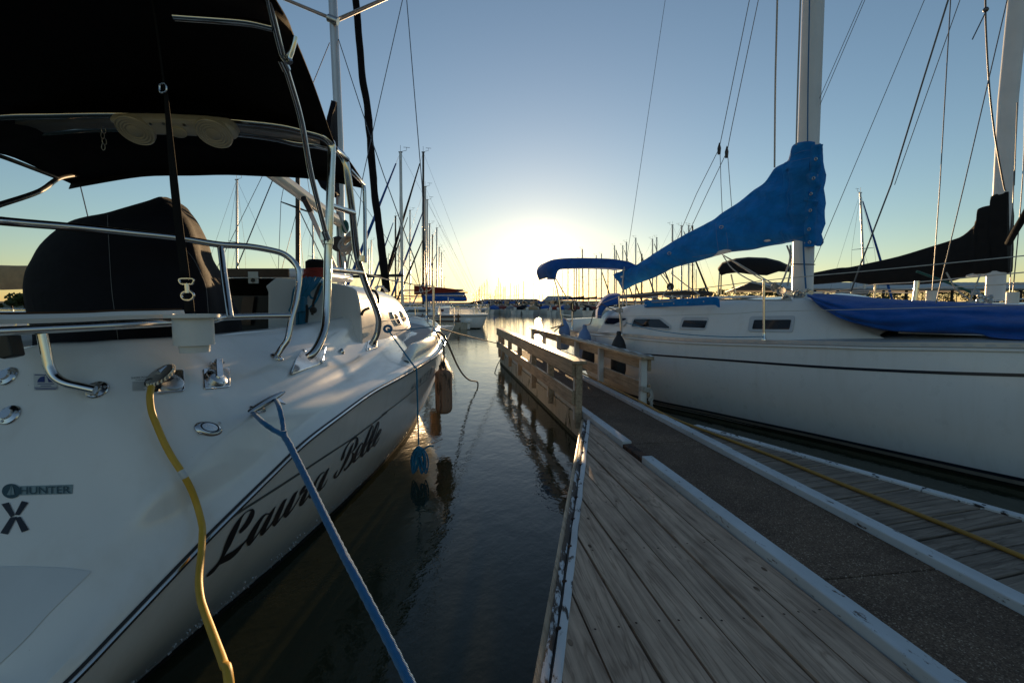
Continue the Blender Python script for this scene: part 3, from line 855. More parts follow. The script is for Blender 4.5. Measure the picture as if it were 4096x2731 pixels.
st(N2, .379, (170, 722, 18), (215, 685, 46), (270, 645, 66), (330, 603, 52), (385, 550, 34), (440, 490, 14), (478, 450, 9))
st(N2, .379, (700, 190, 14), (650, 205, 18), (595, 275, 34), (535, 380, 52), (488, 480, 56), (485, 520, 20), (530, 470, 14), (590, 390, 9), (640, 310, 7))
st(N2, .379, (765, 115, 6), (735, 165, 26), (690, 250, 42), (640, 350, 46), (617, 408, 30), (640, 395, 18), (700, 330, 11), (762, 240, 9))
st(N3, .29, (228, 488, 6), (185, 540, 40), (130, 660, 56), (75, 780, 60), (47, 856, 36), (80, 835, 20), (150, 750, 12), (200, 680, 12))
st(N3, .29, (380, 380, 6), (335, 440, 40), (280, 560, 58), (225, 670, 60), (202, 738, 34), (240, 715, 20), (320, 610, 12), (412, 460, 12))
st(N3, .29, (410, 450, 14), (425, 410, 36), (465, 340, 36), (495, 300, 10))
st(N3, .29, (415, 440, 10), (470, 382, 16), (522, 345, 18))
st(N3, .29, (522, 345, 12), (480, 430, 46), (435, 530, 50), (412, 582, 28), (450, 560, 16), (540, 430, 10))
st(N3, .29, (745, 125, 16), (700, 150, 16), (650, 220, 26), (600, 320, 36), (555, 430, 46), (547, 476, 24), (580, 455, 14), (640, 370, 9), (700, 270, 7))
st(N3, .29, (812, 65, 6), (780, 120, 30), (730, 220, 44), (685, 320, 48), (669, 378, 28), (700, 360, 16), (750, 300, 11), (790, 220, 6))
st(N1, .29, (186, 588, 14), (205, 540, 36), (240, 440, 20), (300, 340, 15), (370, 282, 15), (402, 275, 24), (406, 310, 36), (395, 370, 34), (365, 430, 22), (327, 480, 9), (350, 492, 26), (342, 560, 30), (300, 640, 25), (250, 705, 18), (226, 724, 14), (236, 680, 5))
st(N1, .29, (355, 345, 8), (320, 420, 32), (280, 520, 38), (235, 620, 33), (190, 710, 23), (140, 790, 17), (97, 826, 24), (97, 790, 26), (135, 720, 8))
st(N1, .29, (400, 520, 6), (440, 470, 9), (480, 380, 12), (478, 350, 14), (450, 370, 16), (410, 440, 28), (370, 540, 40), (352, 608, 26), (375, 595, 14), (430, 530, 9), (460, 470, 7))
st(N1, .29, (470, 470, 7), (560, 330, 8), (620, 170, 10), (624, 108, 10), (600, 130, 22), (550, 260, 32), (500, 400, 38), (462, 518, 33), (480, 525, 16), (530, 450, 9))
st(N1, .29, (540, 440, 7), (640, 280, 8), (700, 110, 10), (704, 53, 8), (680, 90, 22), (630, 220, 32), (580, 350, 38), (547, 448, 33), (560, 455, 14), (610, 380, 9))
st(N1, .29, (660, 320, 6), (700, 250, 9), (732, 180, 12), (734, 157, 12), (710, 180, 16), (670, 270, 26), (640, 340, 32), (627, 388, 22), (645, 385, 12), (690, 320, 9), (712, 275, 5))
b.build('name_lettering', M['ink'], A_, smooth=False)
b = MB()
place = lambda u, v: hit(HB, u, v, .003)[0]
text_px(b, 'H U N T E R', L3(428, 822), L3(612, 668), (8, -30), place)
b.build('bow_lettering', M['grey'], A_, smooth=False)
# decals on the quarter
placeD = lambda u, v: hit(DB, u, v, .003)[0]
b = MB(); dgrid(b, [Z5(165, 1152), Z5(400, 1145), Z5(622, 1138)], [Z5(165, 1230), Z5(390, 1224), Z5(615, 1218)], .002); b.build('badge_backing', M['tealband'], A_, smooth=False)
b = MB(); text_px(b, 'HUNTER', Z5(180, 1222), Z5(603, 1212), (0, -28), lambda u, v: hit(DB, u, v, .005)[0], 0)
b.build('badge_lettering', M['teal'], A_, smooth=False)
b = MB(); decal(b, DB, [Z5(100 + 78 * cos(a * pi / 16), 1195 + 62 * sin(a * pi / 16)) for a in range(32)], .003)
b.cur = 1
decal(b, DB, [Z5(102, 1148), Z5(92, 1180), Z5(66, 1228), Z5(100, 1230)], .0045); decal(b, DB, [Z5(108, 1146), Z5(104, 1228), Z5(132, 1226), Z5(124, 1180)], .0045)
b.build('badge_emblem', [M['teal'], M['tealband']], A_, smooth=False)
b = MB()
for P in ([(18, 1305), (80, 1290), (130, 1395), (100, 1420)], [(190, 1278), (245, 1292), (168, 1400), (130, 1395)], [(92, 1420), (150, 1410), (70, 1562), (8, 1550)], [(135, 1420), (178, 1410), (250, 1522), (190, 1545)]):
    decal(b, DB, [Z5(*p) for p in P], .003)
b.build('tape_cross', M['ink'], A_, smooth=False)
b = MB(); decal(b, DB, [Z5(287, 200), Z5(490, 212), Z5(488, 338), Z5(292, 342)], .002)
b.cur = 1
decal(b, DB, [Z5(322, 275), Z5(330, 250), Z5(350, 230), Z5(385, 222), Z5(385, 275)], .0035)
decal(b, DB, [Z5(395, 222), Z5(430, 230), Z5(455, 248), Z5(467, 275), Z5(418, 275), Z5(408, 240)], .0035)
for y0, x0, x1 in ((209, 300, 420), (285, 325, 465), (302, 350, 440), (318, 298, 490), (331, 308, 480)):
    decal(b, DB, [Z5(x0, y0), Z5(x1, y0), Z5(x1, y0 + 6), Z5(x0, y0 + 6)], .0035)
b.build('dealer_sticker', [M['sticker'], M['stickerblue']], A_, smooth=False)
b = MB(); text_px(b, 'SHORE POWER', Z5(1113, 248), Z5(1285, 238), (0, -7.5), placeD); text_px(b, 'WARNING', Z5(1148, 264), Z5(1238, 262), (0, -5), placeD)
for i in range(8):
    y0 = 274 + i * 10; decal(b, DB, [Z5(1122, y0), Z5(1240 - (i % 3) * 12, y0 - 2), Z5(1240 - (i % 3) * 12, y0 + 1), Z5(1122, y0 + 3)], .003)
b.build('warning_sticker', M['grey'], A_, smooth=False)
# tube with several points and depth
def tube_part(name, P, r, mat=None, n=12, k=6, parent=None):
    b = MB(); b.tube(cat(P, k), r, n); return b.build(name, M[mat or 'steel'], parent or A_, ang=60)
RA = .025
leg_a = pts(Z4, [(700, 1545, 2.86), (735, 1520, 2.87), (785, 1450, 2.92), (835, 1330, 3.0), (855, 1200, 3.05), (866, 1000, 3.08), (872, 700, 3.1), (886, 350, 3.1), (897, 0, 3.1)]) + pts(S_, [(1327, 590, 3.1)])
bar = pts(S_, [(1318, 566, 3.08), (1290, 545, 3.06), (1230, 527, 3.05), (1100, 499, 3.05), (800, 472, 3.05), (500, 457, 3.05), (200, 460, 3.05), (0, 466, 3.05), (-250, 500, 3.06)])
legb = MB(); legb.tube(cat(leg_a + bar, 6), RA, 12)
def mirp(P): return [V((2 * XC - p.x, p.y, p.z)) for p in P]
legb.build('arch_aft_hoop', M['steel'], A_, ang=60)
leg_b = pts(Z4, [(1238, 1440, 4.05), (1262, 1405, 4.05), (1292, 1330, 4.06), (1303, 1240, 4.05), (1290, 1170, 4.02), (1255, 1080, 3.95), (1200, 950, 3.85), (1120, 680, 3.62), (1080, 330, 3.48), (1040, 0, 3.4)]) + pts(S_, [(1378, 640, 3.38), (1352, 606, 3.36), (1310, 590, 3.33), (1259, 579, 3.3), (1183, 571, 3.3), (1100, 552, 3.3), (953, 533, 3.3), (700, 518, 3.3), (425, 514, 3.3), (212, 526, 3.3), (94, 535, 3.3), (30, 560, 3.32), (-40, 610, 3.36), (-140, 720, 3.4)])
b = MB(); b.tube(cat(leg_b, 6), RA, 12); b.build('arch_forward_hoop', M['steel'], A_, ang=60)
for p, q in ([(Z4, 880, 255, 3.1), (Z4, 1092, 322, 3.47)], [(Z4, 872, 798, 3.09), (Z4, 1160, 828, 3.72)]):
    tube_part('arch_rung', [at(*p[0](p[1], p[2]), y=p[3]), at(*q[0](q[1], q[2]), y=q[3])], .019)
# plate between the two hoops
b = MB(); rowsp = [[at(u, v0, y=3.08), at(u, v1, y=3.28)] for u, v0, v1 in [(60, 482, 545), (300, 470, 517), (600, 470, 512), (900, 484, 524), (1150, 516, 558), (1280, 556, 578)]]
b.grid(rowsp); b.build('arch_plate', M['plate'], A_, solid=.004)
# feet
b = MB(); plate(b, DB, [S_(1162, 1490), S_(1180, 1440), S_(1207, 1398), S_(1260, 1386), S_(1297, 1383), S_(1300, 1396), S_(1290, 1445), S_(1270, 1462), S_(1168, 1498)], .006)
o = b.build('arch_foot', M['steel'], A_, smooth=False, bevel=.003)
b = MB()
for q in ((1176, 1480), (1283, 1450), (1288, 1395), (1213, 1405)):
    b = MB(); c, n = hit(DB, *q); b.lathe([(.011, 0), (.011, .009), (.006, .013), (0, .014)], c, n, 12); b.build('screw', M['steel'], o)
b = MB(); plate(b, DB, [Z4(1222, 1352), Z4(1290, 1368), Z4(1284, 1466), Z4(1196, 1496), Z4(1192, 1480)], .006)
o = b.build('arch_foot', M['steel'], A_, smooth=False, bevel=.003)
b = MB()
for q in ((1214, 1478), (1270, 1456)):
    b = MB(); c, n = hit(DB, *Z4(*q)); b.lathe([(.011, 0), (.011, .009), (.006, .013), (0, .014)], c, n, 12); b.build('screw', M['steel'], o)
# clamps on the hoops
for P, d in (([(846, 560), (905, 560)], 3.09), ([(1118, 700), (1185, 715)], 3.64)):
    a_, c_ = at(*Z4(*P[0]), y=d), at(*Z4(*P[1]), y=d)
    m_ = (a_ + c_) / 2; b = MB(); b.lathe([(.027, -.022), (.032, -.02), (.032, .02), (.027, .022)], m_, (0.05, 0, 1), 16)
    b.box(m_ + V((-.028, -.01, .028)), .022, .03, .05); b.build('tube_clamp', M['steel'], A_)
# bimini canopy
EDG = [at(1103, 0, y=2.0), at(1178, 146, y=2.3), at(1252, 335, y=2.65), at(1341, 580, y=3.1), at(1390, 632, y=3.36), at(1457, 734, y=3.76)]
EDG = [V((-.93, .55, 2.86)), V((-.95, 1.3, 2.92))] + EDG
ed = cat(EDG, 5)
def crown(y): return interp([(.5, .20), (2.6, .22), (3.1, .27), (3.36, .25), (3.55, .17), (3.76, .10)], y)
b = MB(); rowc = []
for p in ed:
    rowc.append([V((lerp(p.x, 2 * XC + .08 - p.x, t), p.y, p.z + crown(p.y) * (1 - abs(2 * t - 1) ** 2.6) + .01 * mnoise.noise((t * 6, p.y * 2, 0)))) for t in [i / 24 for i in range(25)]])
rowc.append([p + V((0, -.02, -.045)) for p in rowc[-1]])
b.grid(rowc); b.build('bimini_canopy', M['blackcanvas'], A_, solid=.006, ang=70)
# bimini frame
tube_part('bimini_bow', [at(*Z4(862, 530), y=3.02), at(*Z4(730, 0), y=2.72), at(*Z2(640, 1000), y=2.55), at(*Z2(500, 520), y=2.28), at(*Z2(380, 40), y=2.05), at(1062, -60, y=1.98), at(1000, -200, y=1.94)], .0145)
for a_, c_ in ((at(*Z4(870, 545), y=3.02), at(*Z4(845, 480), y=2.99)), (at(*Z2(478, 500), y=2.25), at(*Z2(520, 590), y=2.3))): tube_part('tube_clamp', [a_, c_], .02)
tube_part('bimini_bow', pts(Z1, [(1480, 142, 2.1), (1800, 165, 2.1), (2100, 190, 2.12), (2310, 235, 2.14)]), .017)
tube_part('bimini_bow', pts(Z2, [(590, 312, 2.26), (580, 360, 2.26), (560, 430, 2.26), (538, 500, 2.26), (552, 535, 2.26)]), .0145)
tube_part('bimini_strut', pts(Z2, [(935, 1265, 3.14), (1000, 1320, 3.3), (1040, 1355, 3.36)]), .016)
tube_part('bimini_strut', pts(Z2, [(1060, 1440, 3.4), (1115, 1500, 3.5), (1172, 1560, 3.7)]), .014)
tube_part('bimini_strut', pts(Z4, [(1165, 95, 3.7), (1180, 120, 3.7), (1186, 300, 3.7), (1188, 600, 3.68), (1190, 740, 3.66)]), .0145)
tube_part('bimini_strut', [at(*Z1(-60, 1310), y=2.6), at(*Z1(60, 1345), y=2.65), at(*Z1(480, 1505), y=3.0)], .011, 'black')
tube_part('bimini_strut', [at(*Z3(-40, 265), y=2.3), at(*Z3(330, 140), y=2.65), at(*Z1(500, 1512), y=3.1), at(*Z1(670, 1480), y=3.72)], .013, 'black')
# speaker console under the arch
sp = thing  # (kept short)
b = MB(); oc = [Z1(905, 1018), Z1(1100, 1014), Z1(1380, 1018), Z1(1700, 1034), Z1(1915, 1056), Z1(1985, 1110), Z1(2020, 1170), Z1(1992, 1194), Z1(1900, 1190), Z1(1650, 1165), Z1(1320, 1152), Z1(1120, 1140), Z1(1000, 1090)]
c0 = at(*Z1(1450, 1090), y=2.95); nn = V((0.0, -.55, -.83)).normalized()
Q = [on_plane(x, y, c0, nn) for x, y in oc]
b.prism(Q, -nn * .07); spk = b.build('speaker_console', M['white'], A_, smooth=False, bevel=.018)
for cx, cy in ((1150, 1102), (1815, 1128)):
    b = MB(); cc = on_plane(*Z1(cx, cy), c0 + nn * .002, nn)
    b.lathe([(.102, -.01), (.102, .010), (.097, .016), (.092, .013)] + [(r_, .013 + (.004 if i % 2 else 0)) for i, r_ in enumerate([.09, .082, .074, .066, .058, .05, .042, .034])] + [(.026, .02), (.0, .022)], cc, nn, 28)
    b.build('speaker', M['cream'], spk, ang=25)
b = MB(); cc = on_plane(*Z1(1515, 1118), c0 + nn * .002, nn); b.lathe([(.05, 0), (.05, .012), (.04, .016), (0, .017)], cc, nn, 20, .7, V((1, 0, 0))); b.build('dome_light', M['cream'], spk)
b = MB()
for cx, cy in ((1275, 1050), (1385, 1048), (1560, 1060), (1680, 1150)):
    cc = on_plane(*Z1(cx, cy), c0 + nn * .002, nn); b.lathe([(.008, 0), (.008, .004), (0, .005)], cc, nn, 8)
b.build('screw', M['dullsteel'], spk)
# dangling shackle under the arch
b = MB()
c = at(*Z1(870, 1060), y=3.1)
for k in range(4):
    cc = c + V((.004 * (-1) ** k, 0, -.03 - .034 * k)); b.tube([cc + V((.011 * cos(a * pi / 6) * (1 if k % 2 else .5), .010 * cos(a * pi / 6) * (0 if k % 2 else 1), .021 * sin(a * pi / 6))) for a in range(12)], .0025, 6, True)
b.build('shackle', M['dullsteel'], A_)
# strap
sL = [(609, 0, 1.9, 7), (630, 140, 1.92, 9), (648, 280, 1.95, 8), (656, 345, 1.96, 9), (664, 380, 1.97, 17), (680, 560, 1.99, 26), (697, 740, 2.0, 33), (718, 930, 2.02, 35), (738, 1085, 2.03, 37), (741, 1116, 2.03, 37)]
b = MB(); b.grid([[at(u - w_ / 2, v, y=d), at(u + w_ / 2, v, y=d + .004)] for u, v, d, w_ in sL] )
b.build('canopy_strap', M['blackcanvas'], A_, solid=.003)
b = MB(); b.grid([[at(u - w_ / 2, v, y=2.03), at(u + w_ / 2, v, y=2.034)] for u, v, w_ in [(752, 1180, 36), (756, 1210, 38), (758, 1246, 40)]]); b.build('canopy_strap', M['blackcanvas'], A_, solid=.004)
b = MB()
def ring(P, r, d, closed=True): b.tube(cat([at(u, v, y=d) for u, v in P], 4, closed), r, 8, closed)
ring([Z3(1525, 880), Z3(1635, 880), Z3(1632, 920), Z3(1600, 925), Z3(1555, 925), Z3(1528, 915)], .004, 2.025)
b.tube([at(*Z3(1580, 920), y=2.025), at(*Z3(1588, 1000), y=2.025)], .009, 8)
ring([Z3(1590 + 52 * cos(a * pi / 6), 1022 + 38 * sin(a * pi / 6)) for a in range(12)], .005, 2.03)
b.build('strap_hook', M['steel'], A_); b = MB()
ring([Z1(1355, 718), Z1(1402, 715), Z1(1405, 775), Z1(1358, 782)], .003, 1.96)
b.build('strap_buckle', M['steel'], A_)

# wheel under its navy cover
wc = [(796, 612, 640, 655, 680), (805, 588, 640, 675, 702), (832, 500, 600, 700, 745), (853, 425, 560, 712, 762), (866, 345, 530, 718, 772), (884, 280, 500, 728, 782), (922, 217, 475, 745, 800), (980, 155, 440, 760, 826), (1040, 118, 420, 775, 845), (1088, 92, 410, 795, 873), (1150, 82, 410, 815, 897), (1215, 90, 420, 827, 925), (1260, 101, 430, 830, 950), (1340, 125, 440, 832, 975), (1400, 128, 440, 834, 990)]
rowsw = []
for v, ul, um, uc, ur in wc:
    kz = min(1, (v - 790) / 100)
    front = 2.45 + .25 * (1 - kz)
    loop = [at(ul, v, y=front + .22), at(lerp(ul, um, .35), v, y=front + .06), at(um, v, y=front), at(lerp(um, uc, .6), v, y=front + .03), at(uc, v, y=front + .12), at(lerp(uc, ur, .5), v, y=front + .33), at(ur, v, y=front + .62), at(lerp(ur, um, .45), v, y=front + .72), at(lerp(ul, um, .4), v, y=front + .5)]
    rowsw.append(cat(loop, 4, True))
top = sum(rowsw[0], V()) / len(rowsw[0])
rowsw = [[lerp(top, p, .4) + V((0, 0, .012)) for p in rowsw[0]]] + rowsw
rowsw = [list(r_) for r_ in zip(*[cat([r_[j] for r_ in rowsw], 3) for j in range(len(rowsw[0]))])]
for r_ in rowsw:
    for p in r_:
        n3 = mnoise.noise_vector((p.x * 2.2, p.y * 2.2, p.z * 3.2)); p += V((n3.x, n3.y, n3.z * .4)) * .018
b = MB(); b.grid(rowsw, True, True); b.build('wheel_cover', M['navycanvas'], A_, ang=75)
b = MB(); WB = bvh_of(MB().grid(rowsw, True, True))
ribbon(b, WB, [Z3(915, 345), Z3(925, 520), Z3(940, 800), Z3(955, 1000), Z3(975, 1150), Z3(1000, 1350), Z3(1010, 1430)], [2.2] * 7, .004)
ribbon(b, WB, [Z3(1560, 620), Z3(1640, 720), Z3(1700, 840), Z3(1740, 950), Z3(1755, 1100), Z3(1760, 1180)], [2] * 6, .004)
b.build('cover_seam', M['greycanvas'], A_)

# stern rails with seat, cup holder and feet
rail1 = pts(S_, [(-260, 850, 1.5), (0, 884, 1.78), (283, 908, 1.98), (500, 930, 2.18), (708, 952, 2.38), (873, 978, 2.52)]) + pts(Z4, [(200, 606, 2.63), (400, 640, 2.72), (500, 672, 2.76), (575, 730, 2.78), (622, 800, 2.78), (626, 900, 2.77), (605, 1060, 2.74), (560, 1240, 2.70), (530, 1390, 2.67), (478, 1470, 2.65), (440, 1530, 2.63)])
tube_part('stern_rail', rail1, .0165)
tube_part('stern_rail', pts(Z4, [(565, 1192, 2.71), (300, 1196, 2.6), (0, 1206, 2.45)]) + pts(Z3, [(1800, 1228, 2.35), (1430, 1252, 2.1), (1000, 1275, 1.92), (500, 1300, 1.76), (0, 1325, 1.6), (-300, 1335, 1.5)]), .0165)
tube_part('stern_rail_post', pts(Z3, [(1868, 600, 2.53), (1900, 850, 2.48), (1950, 1200, 2.4)]), .016)
tube_part('stern_rail_post', pts(S_, [(165, 1318, 1.72), (189, 1436, 1.72), (200, 1475, 1.72), (222, 1508, 1.72), (264, 1533, 1.72), (320, 1547, 1.73), (380, 1560, 1.74)]), .0165)
tube_part('stern_rail_post', pts(S_, [(-120, 1610, 1.72), (-40, 1628, 1.75), (40, 1652, 1.77)]), .0165)
tube_part('stern_rail_post', pts(S_, [(-120, 1500, 1.85), (-40, 1503, 1.83), (35, 1506, 1.80)]), .0165)
b = MB(); b.prism(pts(Z3, [(-10, 1345, 1.66), (55, 1340, 1.66), (102, 1540, 1.66), (20, 1560, 1.66), (-30, 1550, 1.66)]), (0, .05, 0)); b.build('rail_pad', M['black'], A_, smooth=False, bevel=.006)
def foot(u, v, r):
    c, n = hit(DB, u, v)
    b = MB(); b.lathe([(r, -.003), (r, .004), (r * .93, .008), (r * .55, .013), (r * .5, .022), (0, .022)], c, n, 24)
    o = b.build('rail_foot', M['steel'], A_, ang=30)
    b = MB(); x = n.orthogonal().normalized(); y = n.cross(x)
    for a in (.5, 2.6, 4.7): b.lathe([(r * .16, 0), (r * .14, .004), (0, .005)], c + (x * cos(a) + y * sin(a)) * r * .72 + n * .009, n, 8)
    b.build('screw', M['dullsteel'], o)
for u, v, r in ((389, 1560, .037), (33, 1505, .037), (40, 1660, .037), (1108, 1428, .036)): foot(u, v, r)
seat_l = pts(Z3, [(-400, 1215, 1.55), (0, 1222, 1.70), (700, 1205, 1.92), (1000, 1190, 1.99), (1400, 1180, 2.08), (1560, 1176, 2.12)])
b = MB()
b.grid([[p + V((-.0, 0, .013)) + V((-.32, .30, 0)) , p + V((0, 0, .016)), p + V((.012, -.012, 0)), p + V((.004, -.004, -.018)), p + V((-.32, .30, -.018))] for p in cat(seat_l, 4)], False)
b.build('stern_seat', M['gel2'], A_)
b = MB()
b.grid([[p + V((-.30, .30, .018)), p + V((-.02, .02, .024)), p + V((-.014, .012, .017))] for p in cat(seat_l, 4)]); b.build('seat_pad', M['teak'], A_)
c = at(*Z3(1635, 1180), y=1.98)
b = MB(); b.lathe([(.098, -.014), (.100, -.002), (.092, 0), (.075, 0), (.073, -.02), (.073, -.125), (.056, -.128), (.054, -.155), (.0, -.156)][::-1], c, (0, 0, 1), 32)
b.lathe([(.1, -.012), (.1, 0), (.07, .001), (.068, -.09), (0, -.09)], c, (0, 0, 1), 32); b.build('cup_holder', M['white'], A_, ang=35)

# shore power inlets, vents, cleat on the quarter
def plate_px(name, P, th, mat='steel', bev=.004):
    b = MB(); c, n = plate(b, DB, P, th); return b.build(name, M[mat], A_, smooth=False, bevel=bev), c, n
def disc(parent, name, u, v, prof, mat, bv=DB, n=24, sy=1.0, xd=None, lift=0, tilt=None):
    c, nn_ = hit(bv, u, v); b = MB(); b.lathe(prof, c + nn_ * lift, tilt or nn_, n, sy, xd); return b.build(name, M[mat], parent, ang=35), c, nn_
inl, c, n = plate_px('power_inlet', [Z5(1710, 172), Z5(1760, 160), Z5(1930, 160), Z5(1942, 175), Z5(1945, 315), Z5(1930, 322), Z5(1730, 342), Z5(1718, 330)], .006)
disc(inl, 'inlet_cover', *Z5(1822, 248), [(.047, .0), (.047, .012), (.036, .02), (.018, .024), (0, .025)], 'steel', lift=.006)
b = MB(); plate(b, DB, [Z5(1785, 125), Z5(1845, 122), Z5(1852, 270), Z5(1820, 290), Z5(1790, 272)], .036); b.build('inlet_latch', M['steel'], inl, smooth=False, bevel=.003)
b = MB(); c1, _ = hit(DB, *Z5(1762, 138), .02); c2, _ = hit(DB, *Z5(1868, 132), .02); b.tube([c1, c2], .008, 8); b.build('inlet_hinge', M['steel'], inl)
inl2, c, n = plate_px('power_inlet', [Z5(1330, 185), Z5(1540, 178), Z5(1556, 190), Z5(1562, 345), Z5(1548, 358), Z5(1340, 374), Z5(1326, 365)], .006)
disc(inl2, 'inlet_cover', *Z5(1430, 285), [(.05, .0), (.05, .010), (.044, .014), (0, .014)], 'dullsteel', lift=.006)
b = MB(); text_px(b, 'EEL', Z5(1478, 290), Z5(1528, 284), (0, -8), lambda u, v: hit(DB, u, v, .024)[0]); b.build('inlet_lettering', M['ink'], inl2, smooth=False)
c, n = hit(DB, *Z5(1400, 230)); upd = V((-.25, -.55, .8)).normalized(); cc = at(*Z5(1362, 212), y=c.y - .055)
b = MB(); b.lathe([(.050, -.008)] + [(.0535, -.006), (.0535, .008)] + [(.046, .011), (0, .012)], cc, upd, 28); lid = b.build('inlet_lid', M['dullsteel'], inl2, ang=30)
b = MB()
for k in range(24):
    a = 2 * pi * k / 24; x = upd.orthogonal().normalized(); y = upd.cross(x); p = cc + (x * cos(a) + y * sin(a)) * .0535; b.box(p, .006, .006, .014)
b.build('lid_knurl', M['dullsteel'], lid)
b = MB(); b.tube([cc + upd * .014, at(*Z5(1400, 150), y=c.y - .03), at(*Z5(1480, 150), y=c.y - .01)], .011, 6); b.build('inlet_latch', M['steel'], inl2)
b = MB(); b.tube([at(*Z5(1440, 290), y=c.y - .0), at(*Z5(1340, 290), y=c.y - .05), at(*Z5(1275, 300), y=c.y - .085)], [.034, .031, .029], 14); b.build('plug', M['rubber'], inl2)
vt, c, n = disc(A_, 'drain_vent', *Z5(1765, 670), [(.058, -.004), (.058, .004), (.05, .010), (.04, .012)], 'steel', sy=.55, xd=V((1, .45, .12)))
disc(vt, 'vent_mouth', *Z5(1765, 662), [(.040, 0), (.040, .0125), (0, .010)], 'black', sy=.55, xd=V((1, .45, .12)))
b = MB()
for px in (1690, 1852):
    b = MB(); c, n = hit(DB, *Z5(px, 710 if px < 1700 else 625), .009); b.lathe([(.006, 0), (.004, .003), (0, .003)], c, n, 8); b.build('screw', M['dullsteel'], vt)

b = MB(); c, n = hit(DB, *Z4(990, 1500)); b.ball(c, .024, (.8, .9, 1.2), 12, 8); b.build('clam_vent', M['steel'], A_)
c1, n1 = hit(DB, 1010, 1632); c2, n2 = hit(DB, 1090, 1588); nn_ = (n1 + n2).normalized()
h1, h2 = at(968, 1668, y=c1.y - .065), at(1138, 1566, y=c2.y - .02)
b = MB(); b.tube([lerp(h1, h2, t) + nn_ * (.006 * sin(pi * t)) for t in [i / 10 for i in range(11)]], [.006, .011, .014, .016, .017, .0175, .017, .016, .014, .011, .006], 12, flat=(nn_, .8))
b.tube([c1 - nn_ * .01, lerp(h1, h2, .32)], [.02, .012], 10); b.tube([c2 - nn_ * .01, lerp(h1, h2, .66)], [.02, .012], 10)
b.prism([hit(DB, u, v, -.002)[0] for u, v in ((1000, 1640), (1030, 1655), (1060, 1650), (1050, 1632), (1015, 1622))], nn_ * .012)
b.prism([hit(DB, u, v, -.002)[0] for u, v in ((1078, 1600), (1110, 1610), (1140, 1618), (1120, 1600), (1090, 1585))], nn_ * .010)
b.build('cleat', M['steel'], A_, ang=40)
CLEAT = (lerp(h1, h2, .25), lerp(h1, h2, .75), nn_)
# bow stanchions and lifelines
stn = thing
def stan(P, r=.013):
    b = MB(); b.tube(P, r, 10); f = P[-1]; b.lathe([(.035, -.01), (.035, .006), (.018, .03), (.016, .06)], f, (0, 0, 1), 16); return b.build('stanchion', M['steel'], A_)
stan([at(*Z4(1767, 938), y=5.75), at(*Z4(1769, 1150), y=5.75), at(*Z4(1769, 1325), y=5.75)], .0135)
stan([at(*Z4(1709, 965), y=7.9), at(*Z4(1709, 1215), y=7.9)], .0135)
b = MB()
b.tube(pts(Z4, [(1198, 838, 3.8), (1370, 885, 4.4), (1600, 928, 5.2), (1765, 941, 5.75)]), .0055, 6)
b.tube(cat(pts(Z4, [(1318, 1233, 4.05), (1420, 1228, 4.4), (1560, 1204, 5.0), (1690, 1165, 5.5), (1768, 1150, 5.75)]), 4), .0055, 6)
b.tube(cat(pts(Z4, [(1768, 941, 5.75), (1745, 965, 6.4), (1708, 985, 7.9), (1550, 1000, 9.0)]), 4), .005, 6)
b.tube(cat(pts(Z4, [(1768, 1150, 5.75), (1708, 1110, 7.9), (1560, 1085, 9.0)]), 4), .005, 6)
b.build('lifeline', M['lifeline'], A_)
# mast, boom, rigging
mp = [at(u, v, y=6.5) for u, v in [(1366, 1162), (1364, 1000), (1361, 800), (1357, 566), (1345, 283), (1331, 0)]]
dirm = (mp[-1] - mp[0]); mtop = mp[0] + dirm * 2.15
b = MB(); b.tube([mp[0], mp[3], mp[-1], mtop], .052, 16, flat=(V((0, 1, 0)), 1.35)); mast = b.build('mast', M['alu'], A_, ang=60)
b = MB()
sL0, sR0 = at(1318, 72, y=6.5), at(1346, 82, y=6.5)
b.tube([sL0, at(1145, 0, y=6.25), at(900, -100, y=5.9)], [.034, .03, .026], 10, flat=(V((0, 0, 1)), .5)); b.build('spreader', M['alu'], mast)
b = MB(); b.tube([sR0, at(1532, 0, y=6.25), at(1700, -75, y=6.0)], [.036, .03, .026], 10, flat=(V((0, 0, 1)), .5)); b.build('spreader', M['alu'], mast)
b = MB(); b.tube([at(1312, 72, y=6.42), at(1352, 88, y=6.42)], .045, 10); b.build('spreader_bracket', M['dullsteel'], mast)
b = MB()
bm0, bm1 = at(1352, 885, y=6.35), at(1100, 700, y=4.75)
bd = bm1 - bm0
b.tube([bm0, bm1, bm0 + bd * 1.7], .055, 14, flat=(V((0, 0, 1)), 1.25)); b.build('boom', M['cream'], A_, ang=60)
b = MB(); b.tube(pts(Z4, [(665, 195, 5.2), (720, 300, 5.35)]), .03, 10); b.cur = 1; b.tube(pts(Z4, [(705, 280, 5.35), (830, 560, 5.75), (980, 880, 6.3)]), .026, 10); b.build('boom_vang', [M['black'], M['alu']], A_)
b = MB(); b.tube([at(*Z4(915, 380), y=6.34), at(*Z4(965, 392), y=6.44)], .05, 8); b.build('gooseneck', M['dullsteel'], A_)
b = MB()                                                         # mainsail cover at the mast
tri = [(410, 1337, 1341), (470, 1316, 1341), (540, 1306, 1343), (640, 1285, 1346), (705, 1264, 1348), (745, 1285, 1350), (770, 1320, 1352), (785, 1346, 1353)]
b.grid([[at(lerp(ul, ur, t), v, y=6.40 - .25 * (1 - t)) + V((.0, -.05 * sin(pi * t), 0)) for t in (0, .25, .5, .75, 1)] for v, ul, ur in tri]); b.build('mainsail_cover', M['navycanvas'], A_, solid=.05)
jib = [at(u, v, y=d) for u, v, d in [(1547, 1167, 9.15), (1528, 1007, 8.95), (1514, 889, 8.78), (1495, 740, 8.56), (1471, 448, 8.15), (1447, 283, 7.9), (1424, 0, 7.5)]]
jib.append(jib[-1] + (jib[-1] - jib[-2]) * 1.6)
